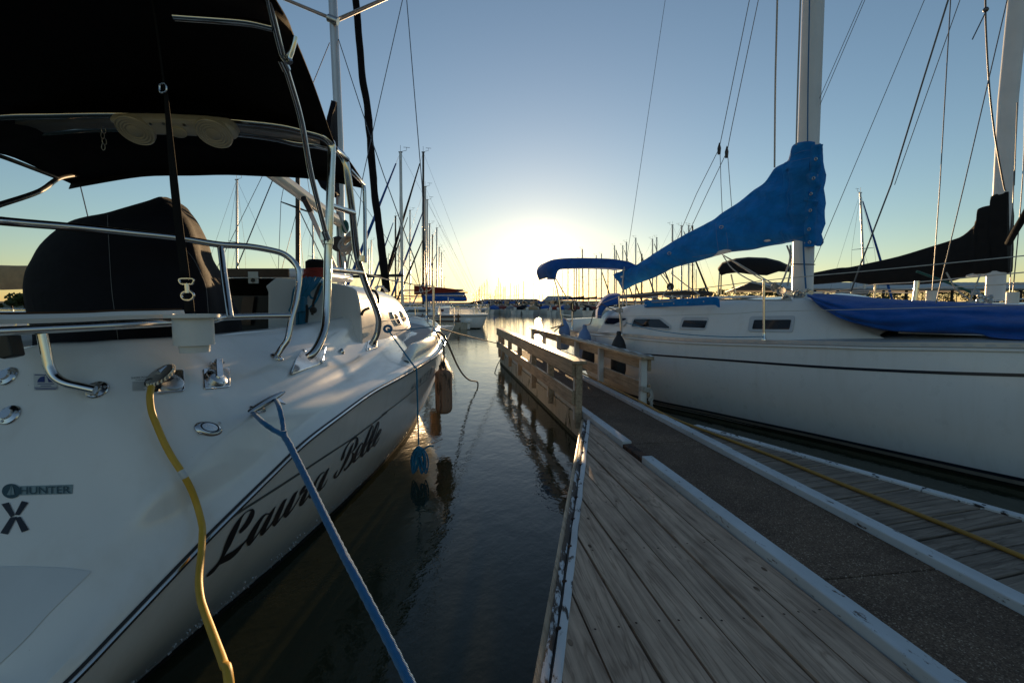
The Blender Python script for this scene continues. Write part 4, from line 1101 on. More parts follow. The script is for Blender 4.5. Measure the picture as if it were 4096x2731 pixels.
b = MB(); J = cat(jib, 8)
b.tube([p + V((.012 * mnoise.noise((p.z * 3, 0, 0)), 0, 0)) for p in J], [.075 + .012 * mnoise.noise((p.z * 4, 5, 0)) - .028 * (i / len(J)) for i, p in enumerate(J)], 10); b.build('furled_jib', M['navycanvas'], A_, ang=70)
b = MB()
def wire(*P, r=.004):
    P = list(P)
    if P[0].z > 5.5 and P[0].x > -2: P.insert(0, P[0] + (P[0] - P[1]) * (5.5 / max(.5, abs(P[0].z - P[1].z))))
    b.tube(P, r, 6)
wire(at(*Z2(886, 365), y=6.5), at(*Z2(745, 710), y=6.0), at(*Z4(390, -40), y=5.0), r=.005)
wire(at(*Z2(962, 335), y=6.5), at(*Z2(1140, 880), y=6.1), at(*Z4(1345, 0), y=5.75), at(*Z4(1600, 700), y=5.4), at(1690, 1195, y=5.2), r=.0055)
wire(at(*Z2(1505, 0), y=6.2), at(*Z2(1245, 1150), y=6.1), at(*Z2(1165, 1520), y=6.0), at(1437, 860, y=5.9), at(1395, 1090, y=5.8), r=.005)
wire(at(*Z2(1540, 0), y=6.1), at(*Z2(1670, 1568), y=5.6), at(1712, 1290, y=5.0), r=.005)
wire(at(*Z4(630, 300), y=5.4), at(*Z4(830, 720), y=5.9), r=.006)
wire(at(*Z4(1050, 640), y=6.2), at(*Z4(1130, 830), y=6.0), at(*Z4(1235, 1010), y=5.6), r=.006)
wire(at(*Z4(418, 10), y=4.8), at(*Z4(180, 590), y=4.4), at(*Z4(90, 810), y=4.2), r=.005)
b.build('standing_rigging', M['wire'], A_)
b = MB(); b.tube(cat(pts(Z4, [(945, 60, 6.38), (955, 400, 6.38), (965, 600, 6.38), (985, 900, 6.35)]), 4), .008, 6); b.build('halyard', M['ropered'], A_)
b = MB(); b.tube(cat(pts(Z4, [(950, 400, 6.36), (975, 650, 6.36), (1010, 900, 6.3)]), 4), .008, 6); b.ball(at(*Z4(1020, 440), y=6.4), .07, (.7, .7, 1.3), 8, 6); b.build('halyard', M['ropegreen'], A_)
b = MB(); b.lathe([(.09, -.03), (.1, 0), (.09, .03)], at(*Z4(958, 585), y=6.3), (0, 1, .2), 18); b.build('turning_block', M['black'], A_)
# winch on the coach roof
b = MB(); wcn = at(*Z4(776, 880), y=4.3)
b.lathe([(.075, -.08), (.07, -.02), (.055, .02), (.07, .09), (.07, .10)], wcn, (0, 0, 1), 20); winch = b.build('winch', M['dullsteel'], A_)
b = MB(); b.lathe([(.085, .04), (.09, .07), (.088, .15), (.06, .168), (0, .17)], wcn, (0, 0, 1), 14); b.build('winch_cover', M['blackcanvas'], winch)
b = MB()
b.tube(cat(pts(Z4, [(1275, 985, 5.4), (1300, 950, 5.5), (1340, 950, 5.6), (1362, 990, 5.7)]), 5), .011, 8); b.tube(cat(pts(Z4, [(1270, 960, 5.9), (1290, 945, 5.9), (1340, 955, 6.0), (1380, 990, 6.1)]), 5), .01, 8); b.build('grab_rail', M['steel'], A_)
b = MB(); b.tube(cat(pts(Z4, [(1236, 975, 4.1), (1275, 990, 4.1), (1298, 1040, 4.1), (1298, 1080, 4.1), (1280, 1105, 4.1)]), 5), .012, 8); b.tube(cat(pts(Z4, [(1155, 1188, 4.08), (1175, 1150, 4.08), (1225, 1125, 4.08)]), 5), .012, 8); b.build('gasket', M['rubber'], A_)
b = MB(); cb = at(*Z4(1382, 1303), y=4.75); b.tube([cb + V((.035 * cos(a * pi / 8), -.01 * a / 16, .03 * sin(a * pi / 8))) for a in range(33)], .013, 8); b.build('rope_turns', M['ropeblue'], A_)

# things that rest on, hang from or are tied to this boat
b = MB()
def over(z, x, y, off):
    u, v = z(x, y); p, n = hit(DB, u, v); return at(u, v, y=p.y - off)
rp = [over(Z5, x, y, o) for x, y, o in [(1282, 312, .09), (1270, 400, .085), (1285, 520, .06), (1330, 640, .045), (1390, 780, .035), (1460, 910, .03), (1545, 1040, .03), (1620, 1180, .03), (1675, 1330, .035), (1712, 1480, .04)]]
rp += pts(L2, [(1730, 300, 1.655), (1722, 450, 1.60), (1706, 600, 1.545), (1702, 720, 1.495), (1718, 850, 1.44), (1752, 960, 1.39), (1800, 1090, 1.325), (1860, 1250, 1.25), (1915, 1400, 1.18), (1960, 1563, 1.11)])
rp += [rp[-1] + V((.12, -.18, -.2)), rp[-1] + V((.35, -.45, -.30))]
b.tube(cat(rp, 7), .0115, 12); b.cur = 1
q = cat(rp, 7); i0 = 7 * 6 + 0
b.tube(q[i0 - 1:i0 + 3], .0125, 12)
tag(b.build('power_cord', [M['cord'], M['sticker']]), 'dirty yellow power cord plugged into the inlet on the white stern quarter', 'cord')
b = MB()
def fat(P, r): b.laid(P, r, .034, 3, 12)
eye = at(*L1(835, 215), y=1.9)
fat([CLEAT[1] + V((0, .01, -.012)), at(*Z6(1010, 440), y=2.0), at(*Z6(1040, 570), y=1.96), eye], .0095)
fat([CLEAT[0] + V((0, .0, -.012)), at(*Z6(880, 560), y=1.9), at(*Z6(960, 620), y=1.9), eye], .0095)
fat([at(*L1(830, 170), y=1.905), eye, at(*L1(880, 290), y=1.86), at(*L1(950, 430), y=1.8), at(*L1(1080, 690), y=1.68), at(*L1(1230, 1000), y=1.53), at(*L1(1380, 1300), y=1.4), at(*L1(1520, 1568), y=1.29), at(1640, 2731, y=1.08), at(1900, 3300, y=.85), V((.05, .45, .36))], .0125)
tag(b.build('dock_line', M['ropeblue']), 'thick braided blue mooring line spliced round the steel cleat', 'mooring rope')
# blue line hung over the side with its coil
b = MB()
b.tube(cat([cb + V((0, -.02, 0)), at(*Z4(1430, 1380), y=4.7), at(*Z4(1560, 1560), y=4.55), at(*L3(470, 602), y=4.52), at(*L3(484, 625), y=4.5), at(*L3(490, 800), y=4.5), at(*L3(503, 1295), y=4.5)], 5), .0075, 8)
cc = at(*L3(510, 1300), y=4.5); rnd = random.Random(11)
for k in range(13):
    side = -1 if k % 2 else 1
    wdt = .022 + .025 * rnd.random(); ln = .16 + .09 * rnd.random(); ox = side * (.015 + .03 * rnd.random()); oy = .05 * (rnd.random() - .5)
    P = [cc + V((-.01, oy, -.01)), cc + V((ox - wdt * .6, oy, -.08)), cc + V((ox * 1.5 - wdt * .5, oy * 1.5, -ln * .8)), cc + V((ox * 1.6, oy * 1.6, -ln - .03)), cc + V((ox * 1.5 + wdt * .6, oy * 1.3, -ln * .75)), cc + V((ox + wdt * .5, oy, -.07))]
    b.tube(cat(P, 5, True), .0065, 7, True)
for k in range(4): b.tube([cc + V((.032 * cos(a * pi / 5), .03 * sin(a * pi / 5), -.045 - .018 * k + .012 * cos(a * pi / 5))) for a in range(10)], .0085, 7, True)
b.tube(cat([cc + V((.03, -.03, -.05)), cc + V((.06, -.03, -.02)), cc + V((.10, -.02, .0)), cc + V((.14, -.02, -.005))], 5), .008, 7)
tag(b.build('coiled_rope', M['ropeteal']), 'bright blue coil of rope hanging from the rub rail just above the water', 'rope')
b = MB(); b.tube(cat([cb, at(*Z4(1450, 1318), y=4.95), at(*Z4(1600, 1302), y=5.3), at(*Z4(1755, 1286), y=5.73)], 5), .007, 8); b.tube(pts(Z4, [(1690, 1215, 7.6), (1725, 1260, 6.6), (1752, 1285, 5.8)]), .006, 6); b.tube(pts(Z4, [(1535, 1180, 9.0), (1690, 1212, 7.9)]), .006, 6)
tag(b.build('rope', M['ropeteal']), 'teal line stretched along the deck from the blue turns to the bow stanchion', 'rope')
# blue rope hank, red rope and white coil by the companionway
b = MB(); rnd = random.Random(5)
for k in range(16):
    x0 = 600 + 14 * k; xb = 605 + 5.2 * k + rnd.uniform(-4, 4)
    top = Z4(650 + 11 * k + rnd.uniform(-8, 8), 868 + rnd.uniform(-6, 16)); md = Z4(620 + 4.5 * k, 1030 + rnd.uniform(-20, 20)); md2 = Z4(612 + 4.6 * k, 1150); bt = Z4(xb, 1300 + rnd.uniform(-25, 12))
    yy = 4.07 - .02 * rnd.random()
    b.tube(cat([at(*top, y=4.12), at(*Z4(632 + 8.5 * k, 950), y=yy), at(*md, y=yy - .02), at(*md2, y=yy - .02), at(*bt, y=yy)], 5), .0085, 6)
for k in range(9):
    v_ = 1042 + k * 13; b.tube(cat([at(*Z4(614 - k, v_ + 14), y=4.06), at(*Z4(632, v_ + 4), y=4.0), at(*Z4(660, v_ - 2), y=3.99), at(*Z4(690 - k * .5, v_ + 6), y=4.05)], 4), .0095, 6)
b.tube(cat(pts(Z4, [(700, 900, 4.09), (720, 960, 4.05), (716, 1010, 4.04), (740, 1045, 4.04), (780, 1010, 4.05), (815, 920, 4.08), (822, 900, 4.1)]), 5), .0085, 6)
b.tube(cat(pts(Z4, [(822, 940, 4.08), (800, 1010, 4.05), (770, 1070, 4.04), (730, 1115, 4.04), (700, 1140, 4.05)]), 5), .0085, 6)
b.tube(cat(pts(Z4, [(596, 950, 4.08), (580, 990, 4.05), (560, 1110, 4.05), (545, 1150, 4.05), (575, 1165, 4.05)]), 5), .0085, 6)
tag(b.build('coiled_rope', M['ropeteal']), 'blue rope hank hanging under the red rope beside the companionway', 'rope')
b = MB(); b.tube(cat(pts(Z4, [(812, 915, 4.07), (790, 960, 4.05), (765, 1030, 4.04), (748, 1100, 4.04), (745, 1150, 4.04)]), 5), .012, 6); b.ball(at(*Z4(748, 1145), y=4.03), .03); b.tube(pts(Z4, [(745, 1150, 4.03), (738, 1185, 4.03)]), .012, 6)
b.tube(cat(pts(Z4, [(690, 1100, 4.03), (698, 1160, 4.03), (690, 1250, 4.03)]), 4), .012, 6)
tag(b.build('rope', M['ropedark']), 'knotted black rope end dangling beside the blue hank', 'rope')
b = MB()
for k in range(5): b.tube([wcn + V((.098 * cos(a * pi / 8), .098 * sin(a * pi / 8), .018 + .016 * k + .006 * cos(a * pi / 8))) for a in range(16)], .009, 6, True)
b.tube(cat([at(*Z4(700, 838), y=4.2), at(*Z4(668, 850), y=4.2), at(*Z4(655, 880), y=4.18)], 5), .009, 6)
tag(b.build('rope', M['ropered']), 'red rope wound round the black capped winch', 'rope')
b = MB(); wc_ = at(*Z4(1045, 560), y=5.4); rnd = random.Random(8)
for k in range(9):
    a0 = rnd.uniform(-.25, .25); sx, sz = .045 + .02 * rnd.random(), .075 + .03 * rnd.random()
    b.tube([wc_ + V((sx * cos(a * pi / 8) + .55 * sz * sin(a * pi / 8), .012 * k - .05, sz * sin(a * pi / 8) * .95 - .004 * k)) * 1.0 + V((a0 * .1, 0, a0 * .15)) for a in range(16)], .011, 7, True)
b.tube(cat(pts(Z4, [(1000, 610, 5.4), (1015, 680, 5.4), (1035, 790, 5.4)]), 4), .011, 7); b.tube(cat(pts(Z4, [(1060, 650, 5.4), (1045, 720, 5.4), (1038, 790, 5.4)]), 4), .011, 7); b.tube(cat(pts(Z4, [(955, 300, 5.4), (1000, 420, 5.4), (1030, 490, 5.4)]), 4), .012, 7)
tag(b.build('coiled_rope', M['ropewhite']), 'dirty white coil of rope hanging in front of the mast', 'rope')
# fenders
def rib_fender(name, label, c, r, h, mat, ribs=14):
    t = thing(name, label, 'fender', c)
    b = MB(); prof = [(0, 0), (r * .55, .0), (r * .85, .02), (r * .98, .055), (r, .09), (r, h - .09), (r * .98, h - .055), (r * .85, h - .02), (r * .5, h), (0, h)]
    n = ribs * 4; rows_ = []
    for rr2, z in prof:
        rows_.append([c + V((cos(2 * pi * k / n), sin(2 * pi * k / n), 0)) * max(1e-4, rr2 * (1 - (.08 if k % 4 == 0 and .05 < z < h - .05 else 0))) + V((0, 0, z)) for k in range(n)])
    b.grid(rows_, True); b.build('body', M[mat], t, ang=50)
    b = MB(); b.tube([c + V((.03 * cos(a * pi / 6), 0, h + .02 + .03 * sin(a * pi / 6))) for a in range(12)], .012, 8, True); b.build('eye', M[mat], t)
    return t
fb = at(*L3(730, 1012), y=5.95)
rib_fender('fender', 'weathered brown ribbed fender hanging at the bow of the white boat', fb, .105, .545, 'fender')
b = MB(); ftop = fb + V((0, 0, .56))
b.tube(cat([ftop + V((0, 0, .0)), at(*L3(730, 560), y=5.9), at(*L3(729, 450), y=5.85), at(*L3(722, 380), y=5.82), at(*L3(690, 340), y=5.8), at(*L3(655, 280), y=5.76)], 4), .010, 6); b.ball(at(*L3(722, 572), y=5.9), .04, (.8, .8, .8)); b.tube(cat([at(*L3(700, 620), y=5.9), at(*L3(692, 590), y=5.9), at(*L3(720, 570), y=5.9)], 4), .012, 6)
tag(b.build('rope', M['ropedark']), 'dark lanyard holding the brown ribbed fender', 'rope')
fb2 = at(*L3(650, 735), y=8.6)
rib_fender('fender', 'second brown fender half hidden behind the curve of the bow', fb2, .10, .52, 'fender')
b = MB(); dl = [at(*L3(x, y), y=d) for x, y, d in [(655, 278, 5.8), (700, 297, 5.9), (742, 345, 6.1), (790, 450, 6.6), (848, 580, 7.4), (900, 665, 8.1), (960, 717, 8.9), (1028, 733, 9.7)]]
dl.append(V((dl[-1].x, dl[-1].y + .15, -.05)))
b.tube(cat(dl, 6), .014, 8); tag(b.build('dock_line', M['ropedark']), 'dark mooring line drooping from the bow of the white boat into the water', 'mooring rope')
b = MB(); b.tube([at(*L3(660, 245), y=6.0), at(*L3(850, 300), y=7.6), at(*L3(1050, 350), y=9.8), at(*L3(1235, 395), y=13.1)], .011, 6); tag(b.build('dock_line', M['ropedark']), 'thin taut line from the white bow to the far end of the pier railing', 'mooring rope')
b = MB(); b.tube(cat([at(*L3(1250, 470), y=13.0), at(*L3(1240, 520), y=12.6), at(*L3(1205, 590), y=11.9), V((at(*L3(1180, 625), y=11.4).x, 11.3, -.03))], 5), .012, 6); tag(b.build('dock_line', M['ropedark']), 'short line hanging into the water from the far end of the left railing', 'mooring rope')

# ------------------------------------------------------------------ the white sailboat with the blue sail cover on the right
B_ = thing('sailboat', 'white sailboat with bright blue sail cover and navy stripe, moored right of the pier', 'sailboat', (3.6, 7.2, 0))
SH = [at(u, v, y=d) for u, v, d in [(2300, 1330, 11.0), (2491, 1347, 8.3), (2682, 1364, 7.3), (2870, 1373, 6.62), (3059, 1378, 6.05), (3300, 1384, 5.45), (3500, 1390, 5.05), (4096, 1398, 4.2)]]
BOW = V((5.95, 2.55, 1.33))
SH.append(lerp(SH[-1], BOW, .55) + V((-.12, -.12, 0))); SH.append(BOW)
SHC = cat(SH, 6)
AX = V((.5, -.866, 0))                     # towards the bow
PN = V((.866, .5, 0))                      # inboard, away from the pier
WLP = [V((1.72, 10.6, 0)), V((2.02, 8.6, 0)), V((2.42, 7.78, 0)), V((2.87, 7.1, 0)), V((3.32, 6.36, 0)), V((3.72, 5.72, 0)), V((4.02, 5.20, 0)), V((4.66, 4.13, 0)), V((5.3, 3.3, 0)), V((5.75, 2.85, 0))]
WLC = cat(WLP, 6)
CL0 = SH[0] + PN * 1.25                    # centre of the transom
def mirB(p):                               # other side of the centre line
    d = V((p.x - BOW.x, p.y - BOW.y, 0)); cdir = V((CL0.x - BOW.x, CL0.y - BOW.y, 0)).normalized()
    n = V((-cdir.y, cdir.x, 0)); k = d.dot(n)
    q = p - n * (2 * k); return V((q.x, q.y, p.z))
rows = []
for p, q in zip(SHC, WLC):
    r_ = []
    for k in range(11):
        t = k / 10; m = lerp(p, q, t); m = m - PN * (.085 * sin(pi * t) * min(1, (p - BOW).length / 2.5)); r_.append(m)
    c = lerp(q, mirB(q), .25); r_ += [lerp(q, c, .3) + V((0, 0, -.18)), c + V((0, 0, -.5))]
    rows.append(r_)
hb = MB(); hb.grid(rows); HBB = bvh_of(hb)
hb.grid([[mirB(p) for p in r_] for r_ in rows])
hb.add(rows[0] + [mirB(p) for p in rows[0]][::-1], [tuple(range(2 * len(rows[0])))])
hb.build('hull', M['gel2'], B_, ang=60)
b = MB()
def band(mb, t0, t1, off):
    for side in (0, 1):
        rr_ = []
        for r_ in rows:
            f = lambda t: lerp(r_[int(t)], r_[min(int(t) + 1, 12)], t - int(t)) - PN * off
            x = [f(t0), f((t0 + t1) / 2), f(t1)]
            rr_.append([mirB(p) for p in x] if side else x)
        mb.grid(rr_)
band(b, 9.75, 12, .010); b.build('bottom_paint', M['bottom'], B_)
b = MB(); band(b, 9.45, 9.78, .013); b.build('boot_stripe', M['beige'], B_)
b = MB(); band(b, 9.2, 9.46, .015); b.build('boot_stripe', M['navy'], B_)
b = MB()
ribbon(b, HBB, [S_(2380, 1402), S_(2490, 1410), S_(2599, 1418), S_(2900, 1440), S_(3300, 1468), S_(3700, 1488), S_(4096, 1501), S_(4300, 1507)], [3, 4, 6, 8, 10, 12, 14, 15], .004)
b.build('hull_stripe', M['navy'], B_)
# deck and toe rail
b = MB(); rr_ = []
for p in SHC:
    m = mirB(p); rr_.append([lerp(p, m, t) + V((0, 0, .012 + .10 * (1 - (2 * t - 1) ** 2))) for t in [i / 8 for i in range(9)]])
b.grid(rr_); b.build('deck', M['nonskid'], B_)
b = MB(); tr = [p + PN * .02 for p in SHC]
def trail(mb, P, h, th):
    mb.grid([[p, p + V((0, 0, h)), p + PN * th + V((0, 0, h)), p + PN * th] for p in P], True, True)
trail(b, tr, .058, .012); trail(b, [mirB(p) for p in tr], .058, .012)
b.cur = 1
L = 0; nxt = .1
for a_, c_ in zip(tr, tr[1:]):
    seg = (c_ - a_).length
    while nxt < L + seg:
        m = lerp(a_, c_, (nxt - L) / seg); d = (c_ - a_).normalized()
        pr_ = [m + V((0, 0, .032)) - PN * .002 + d * (.022 * cos(k * pi / 6) + (.016 if cos(k * pi / 6) > 0 else -.016)) + V((0, 0, .011 * sin(k * pi / 6))) for k in range(12)]
        b.add(pr_, [tuple(range(12))]); nxt += .155
    L += seg
b.build('toe_rail', [M['alu'], M['frame']], B_, ang=30)
b = MB(); b.tube([p - PN * .006 + V((0, 0, -.012)) for p in SHC], .016, 8); b.build('gunwale', M['gel'], B_)
# cabin trunk
base = [at(u, v, y=d) for u, v, d in [(2388, 1320, 9.2), (2517, 1330, 8.35), (2740, 1343, 7.3), (2950, 1349, 6.62), (3150, 1352, 6.1), (3300, 1353, 5.82), (3560, 1352, 5.35)]]
topl = [at(u, v, y=d) for u, v, d in [(2470, 1236, 9.2), (2530, 1226, 8.65), (2740, 1217, 7.6), (2950, 1211, 6.92), (3140, 1207, 6.42), (3250, 1212, 6.16), (3520, 1340, 5.5)]]
bs, tp = cat(base, 6), cat(topl, 6)
rr_ = []
for p, q in zip(bs, tp):
    p = p - V((0, 0, .03)); mq = mirB(q); mp_ = mirB(p)
    c = lerp(q, mq, .5) + V((0, 0, .10)); sh_ = lerp(q, mq, .07) + V((0, 0, .035))
    half = cat([p, lerp(p, q, .5) - PN * .025, q, sh_, lerp(q, mq, .25) + V((0, 0, .075)), c], 4)
    rr_.append(half + [mirB(x) for x in half[-2::-1]])
cbm = MB(); cbm.grid(rr_); CBB = bvh_of(cbm)
cbm.add(rr_[0], [tuple(range(len(rr_[0])))])
cbm.build('cabin', M['gel'], B_, ang=45)
# raised stern coaming
c1 = [at(u, v, y=d) for u, v, d in [(2262, 1277, 11.3), (2300, 1275, 11.0), (2360, 1272, 10.3), (2400, 1268, 9.7), (2430, 1245, 9.4), (2470, 1236, 9.1)]]
c0 = [at(u, v, y=d) for u, v, d in [(2262, 1312, 11.2), (2300, 1318, 10.85), (2360, 1322, 10.15), (2400, 1326, 9.5), (2430, 1326, 9.1), (2470, 1328, 8.75)]]
b = MB(); b.grid([[p - V((0, 0, .05)), p, lerp(p, q, .6), q, q + PN * .05 + V((0, 0, .012)), q + PN * .24, q + PN * .26 - V((0, 0, .4))] for p, q in zip(cat(c0, 4), cat(c1, 4))]); 
o = b.build('coaming', M['gel'], B_)
b = MB(); b.grid([[mirB(x) for x in [p - V((0, 0, .05)), p, q, q + PN * .24, q + PN * .26 - V((0, 0, .4))]] for p, q in zip(cat(c0, 4), cat(c1, 4))]); b.build('coaming', M['gel'], B_)
b = MB(); p, q = c0[0], c1[0]; b.add([p - V((0, 0, .3)), q, mirB(q), mirB(p) - V((0, 0, .3))], [(0, 1, 2, 3)]); b.build('transom', M['gel'], B_, solid=.03)
# windows
def rnd_poly(P, r, n=4):
    out = []; m = len(P)
    for i in range(m):
        p0, p1, p2 = V(P[i - 1]), V(P[i]), V(P[(i + 1) % m])
        a_ = p1 + (p0 - p1).normalized() * min(r, (p0 - p1).length * .45); c_ = p1 + (p2 - p1).normalized() * min(r, (p2 - p1).length * .45)
        for k in range(n + 1):
            t = k / n; out.append((1 - t) ** 2 * a_ + 2 * t * (1 - t) * p1 + t * t * c_)
    return [tuple(p) for p in out]
for fr, gl in [([(255, 695), (295, 612), (488, 615), (462, 705)], [(272, 685), (302, 628), (478, 632), (455, 690)]),
               ([(508, 715), (540, 620), (795, 620), (893, 700), (880, 738)], [(526, 703), (552, 638), (782, 640), (878, 716), (868, 724)]),
               ([(958, 732), (990, 618), (1240, 620), (1205, 742)], [(985, 712), (1008, 650), (1224, 653), (1200, 722)]),
               ([(1592, 752), (1615, 612), (2032, 605), (2010, 762)], [(1636, 732), (1656, 648), (1998, 646), (1980, 735)])]:
    b = MB(); plate(b, CBB, rnd_poly([T4(*p) for p in fr], 14), .006); o = b.build('window', M['frame'], B_, smooth=False, bevel=.004)
    b = MB(); plate(b, CBB, rnd_poly([T4(*p) for p in gl], 5), .009); b.build('pane', M['glass'], o, smooth=False)
# hand rail cover, dodger
hc = [at(*T4(x, y), y=d) for x, y, d in [(640, 498, 8.3), (800, 490, 7.9), (950, 483, 7.5), (1100, 476, 7.15), (1275, 468, 6.8), (1318, 490, 6.75)]]
b = MB(); b.grid([[p + V((0, 0, .055)) + PN * .03, p + V((0, 0, .045)), p, p - V((0, 0, .055)), p - V((0, 0, .06)) + PN * .05] for p in cat(hc, 4)], True, True); o = b.build('handrail_cover', M['bluecanvas'], B_, ang=70)
b = MB()
for x, y, d in ((655, 515, 8.25), (808, 505, 7.86), (912, 498, 7.6), (1040, 491, 7.3), (1187, 481, 6.98)):
    b.lathe([(.012, 0), (.010, .006), (0, .007)], at(*T4(x, y - 6), y=d - .03), -PN, 8)
b.build('snap', M['frame'], o)
dg = [[at(*T2(x, y), y=d) for x, y, d in r_] for r_ in (
    [(825, 1138, 9.6), (826, 1060, 9.55), (845, 990, 9.5), (900, 910, 9.45), (980, 862, 9.4), (1070, 852, 9.35), (1110, 868, 9.3)],
    [(850, 1140, 9.3), (852, 1075, 9.28), (868, 1010, 9.25), (915, 945, 9.2), (985, 900, 9.15), (1060, 885, 9.1), (1105, 890, 9.1)],
    [(882, 1140, 9.0), (890, 1085, 9.0), (915, 1040, 8.98), (960, 1000, 8.95), (1010, 985, 8.92), (1060, 975, 8.9), (1090, 970, 8.9)])]
b = MB(); b.grid([cat(r_, 3) for r_ in dg]); b.build('cockpit_cover', M['royalcanvas'], B_, solid=.02)
# bimini at the stern: a shallow arched canvas seen along its edge
bt = [(338, 692, 9.9), (309, 605, 9.9), (312, 555, 9.9), (335, 515, 9.9), (385, 482, 9.9), (530, 463, 9.9), (700, 459, 9.9), (850, 460, 9.9), (1080, 468, 9.9), (1200, 485, 9.9), (1285, 525, 9.9)]
bb = [(354, 690, 9.9), (364, 640, 9.9), (375, 603, 9.9), (398, 578, 9.9), (450, 565, 9.9), (530, 558, 9.9), (700, 553, 9.9), (850, 552, 9.9), (1080, 560, 9.9), (1190, 570, 9.9), (1262, 540, 9.9)]
up = [at(*T2(x, y), y=d) for x, y, d in bt]; lo = [at(*T2(x, y), y=d) for x, y, d in bb]
back = V((-.25, .95, .03))
rr_ = []
for p, q in zip(cat(up, 4), cat(lo, 4)):
    rr_.append([q + back * .9 * .6, q, lerp(q, p, .5) - back * .02, p, p + back * .4 + V((0, 0, .05)), p + back * 1.0])
b = MB(); b.grid(rr_); b.build('bimini_canopy', M['royalcanvas'], B_, solid=.012, ang=70)
b = MB(); b.tube(cat(pts(T2, [(340, 690, 9.9), (372, 800, 9.9), (395, 930, 9.9), (420, 1110, 9.9), (440, 1222, 9.9)]), 4), .014, 8); b.build('bimini_leg', M['steel'], B_)
b = MB(); b.tube(pts(T2, [(360, 685, 9.9), (425, 800, 10.1), (492, 915, 10.4)]), .012, 8); b.build('bimini_leg', M['dullsteel'], B_)
b = MB(); b.tube(cat(pts(T2, [(395, 936, 9.9), (470, 942, 9.85), (552, 940, 9.6)]), 3), .013, 8); b.tube(cat(pts(T2, [(412, 1082, 9.9), (440, 1098, 9.85), (545, 1112, 9.6)]), 3), .012, 8); b.build('stern_rail', M['steel'], B_)
# stanchions
STN = [(T2, (1090, 885), (1118, 1330), 8.3, .015), (T2, (552, 935), (548, 1270), 9.6, .014), (T4, (1741, 275), (1743, 825), 6.02, .014)]
for z, a_, c_, d, r in STN:
    t0, t1 = at(*z(*a_), y=d), at(*z(*c_), y=d)
    b = MB(); b.tube([t0, t1], r, 10); b.lathe([(.03, -.01), (.03, .01), (.019, .03), (.018, .09)], t1, (0, 0, 1), 14); b.ball(t0, r * 1.15); b.build('stanchion', M['steel'], B_)
t0, t1 = at(4700, 900, y=4.0), at(4680, 1360, y=3.9)
b = MB(); b.tube([t0, t1], .014, 10); b.build('stanchion', M['steel'], B_)
b = MB()
b.tube([at(*T2(552, 942), y=9.6), at(*T2(800, 1000), y=9.0), at(*T2(1090, 888), y=8.3)], .005, 6)
b.tube(cat([at(*T2(1090, 885), y=8.3), at(*T2(1700, 835), y=7.0), at(*T4(1740, 282), y=6.02), at(3500, 1081, y=5.1), at(4096, 1023, y=4.3), at(4700, 962, y=3.9)], 4), .0055, 6)
b.tube(cat([at(*T2(548, 1108), y=9.6), at(*T2(1100, 1118), y=8.3), at(*T2(2323, 1090), y=6.3), at(*T4(1742, 568), y=6.02), at(3500, 1236, y=5.1), at(4096, 1219, y=4.3), at(4700, 1200, y=3.9)], 4), .004, 6)
b.build('lifeline', M['lifeline'], B_)
# mast with cover, boom and ropes
MP = at(3209, 1165, y=6.9)
mast_pts = [at(u, v, y=6.9) for u, v in [(3209, 1170), (3214, 990), (3232, 600), (3243, 300), (3253, 0)]]
mdir = (mast_pts[-1] - mast_pts[0]); MT = mast_pts[0] + mdir * 2.1
b = MB(); b.tube(mast_pts + [MT], .145, 20, flat=(PN, .62)); mastB = b.build('mast', M['whitemast'], B_, ang=60)
b = MB(); b.box(mast_pts[0] + V((0, 0, -.02)), .36, .36, .06); b.build('mast_step', M['dullsteel'], mastB, smooth=False, bevel=.01)
bax = V((-.5, .866, 0)); bn = PN
def bp(u, v, off=0): return on_plane(u, v, MP - bn * off, bn)
prof = [(2463, 1096, 1101), (2470, 1090, 1120), (2480, 1087, 1140), (2496, 1080, 1160), (2541, 1062, 1138), (2617, 1014, 1110), (2692, 966, 1072), (2754, 931, 1055), (2848, 882, 1028), (2889, 851, 1013), (2955, 809, 1005), (3010, 764, 999), (3058, 730, 988), (3096, 678, 981), (3130, 656, 976), (3160, 645, 968), (3178, 604, 966), (3190, 580, 963), (3240, 567, 976), (3270, 569, 985)]
pc = cat([V(p) for p in prof], 6)
rr_ = []
for q in pc:
    u, vt, vb = q
    T_, B2 = bp(u, vt), bp(u, vb)
    lam = max(0, min(1, (u - 2463) / 160)); th = .03 + .11 * lam + (.05 if u > 3170 else 0) * min(1, (u - 3170) / 30 if u > 3170 else 0)
    r_ = []
    n = 44
    for k in range(n):
        a = 2 * pi * k / n; s_ = (1 - cos(a)) / 2            # 0 at the top, 1 at the foot
        w_ = th * sin(a) * (.35 + .65 * min(1, s_ * 2.2 + .1)) if u < 3150 else th * math.copysign(abs(sin(a)) ** .4, sin(a)) if 1e-6 < abs(sin(a)) else 0
        p = lerp(T_, B2, s_) - bn * w_
        sB = (p - MP).dot(bax); f = mnoise.noise((sB * .8 + p.z * .6, 0, p.z * 7.5 - sB * 3.2)) * .05 + mnoise.noise((sB * 1.6, 4, p.z * 13 - sB * 6)) * .018
        wv = sin(p.z * 21 + p.x * 7 + 5 * mnoise.noise((p.x * .9, p.y * .9, p.z * .9)))
        pl = (wv * abs(wv)) * .032 * max(0, min(1, (u - 2880) / 300)) + sin((p.x - p.z * .8) * 17 + 4 * mnoise.noise((p.x, 3, p.z * 2))) * .010
        p = p - bn * (f + pl) * (1 if sin(a) > 0 else -1) * min(1, abs(sin(a)) * 2)
        r_.append(p)
    rr_.append(r_)
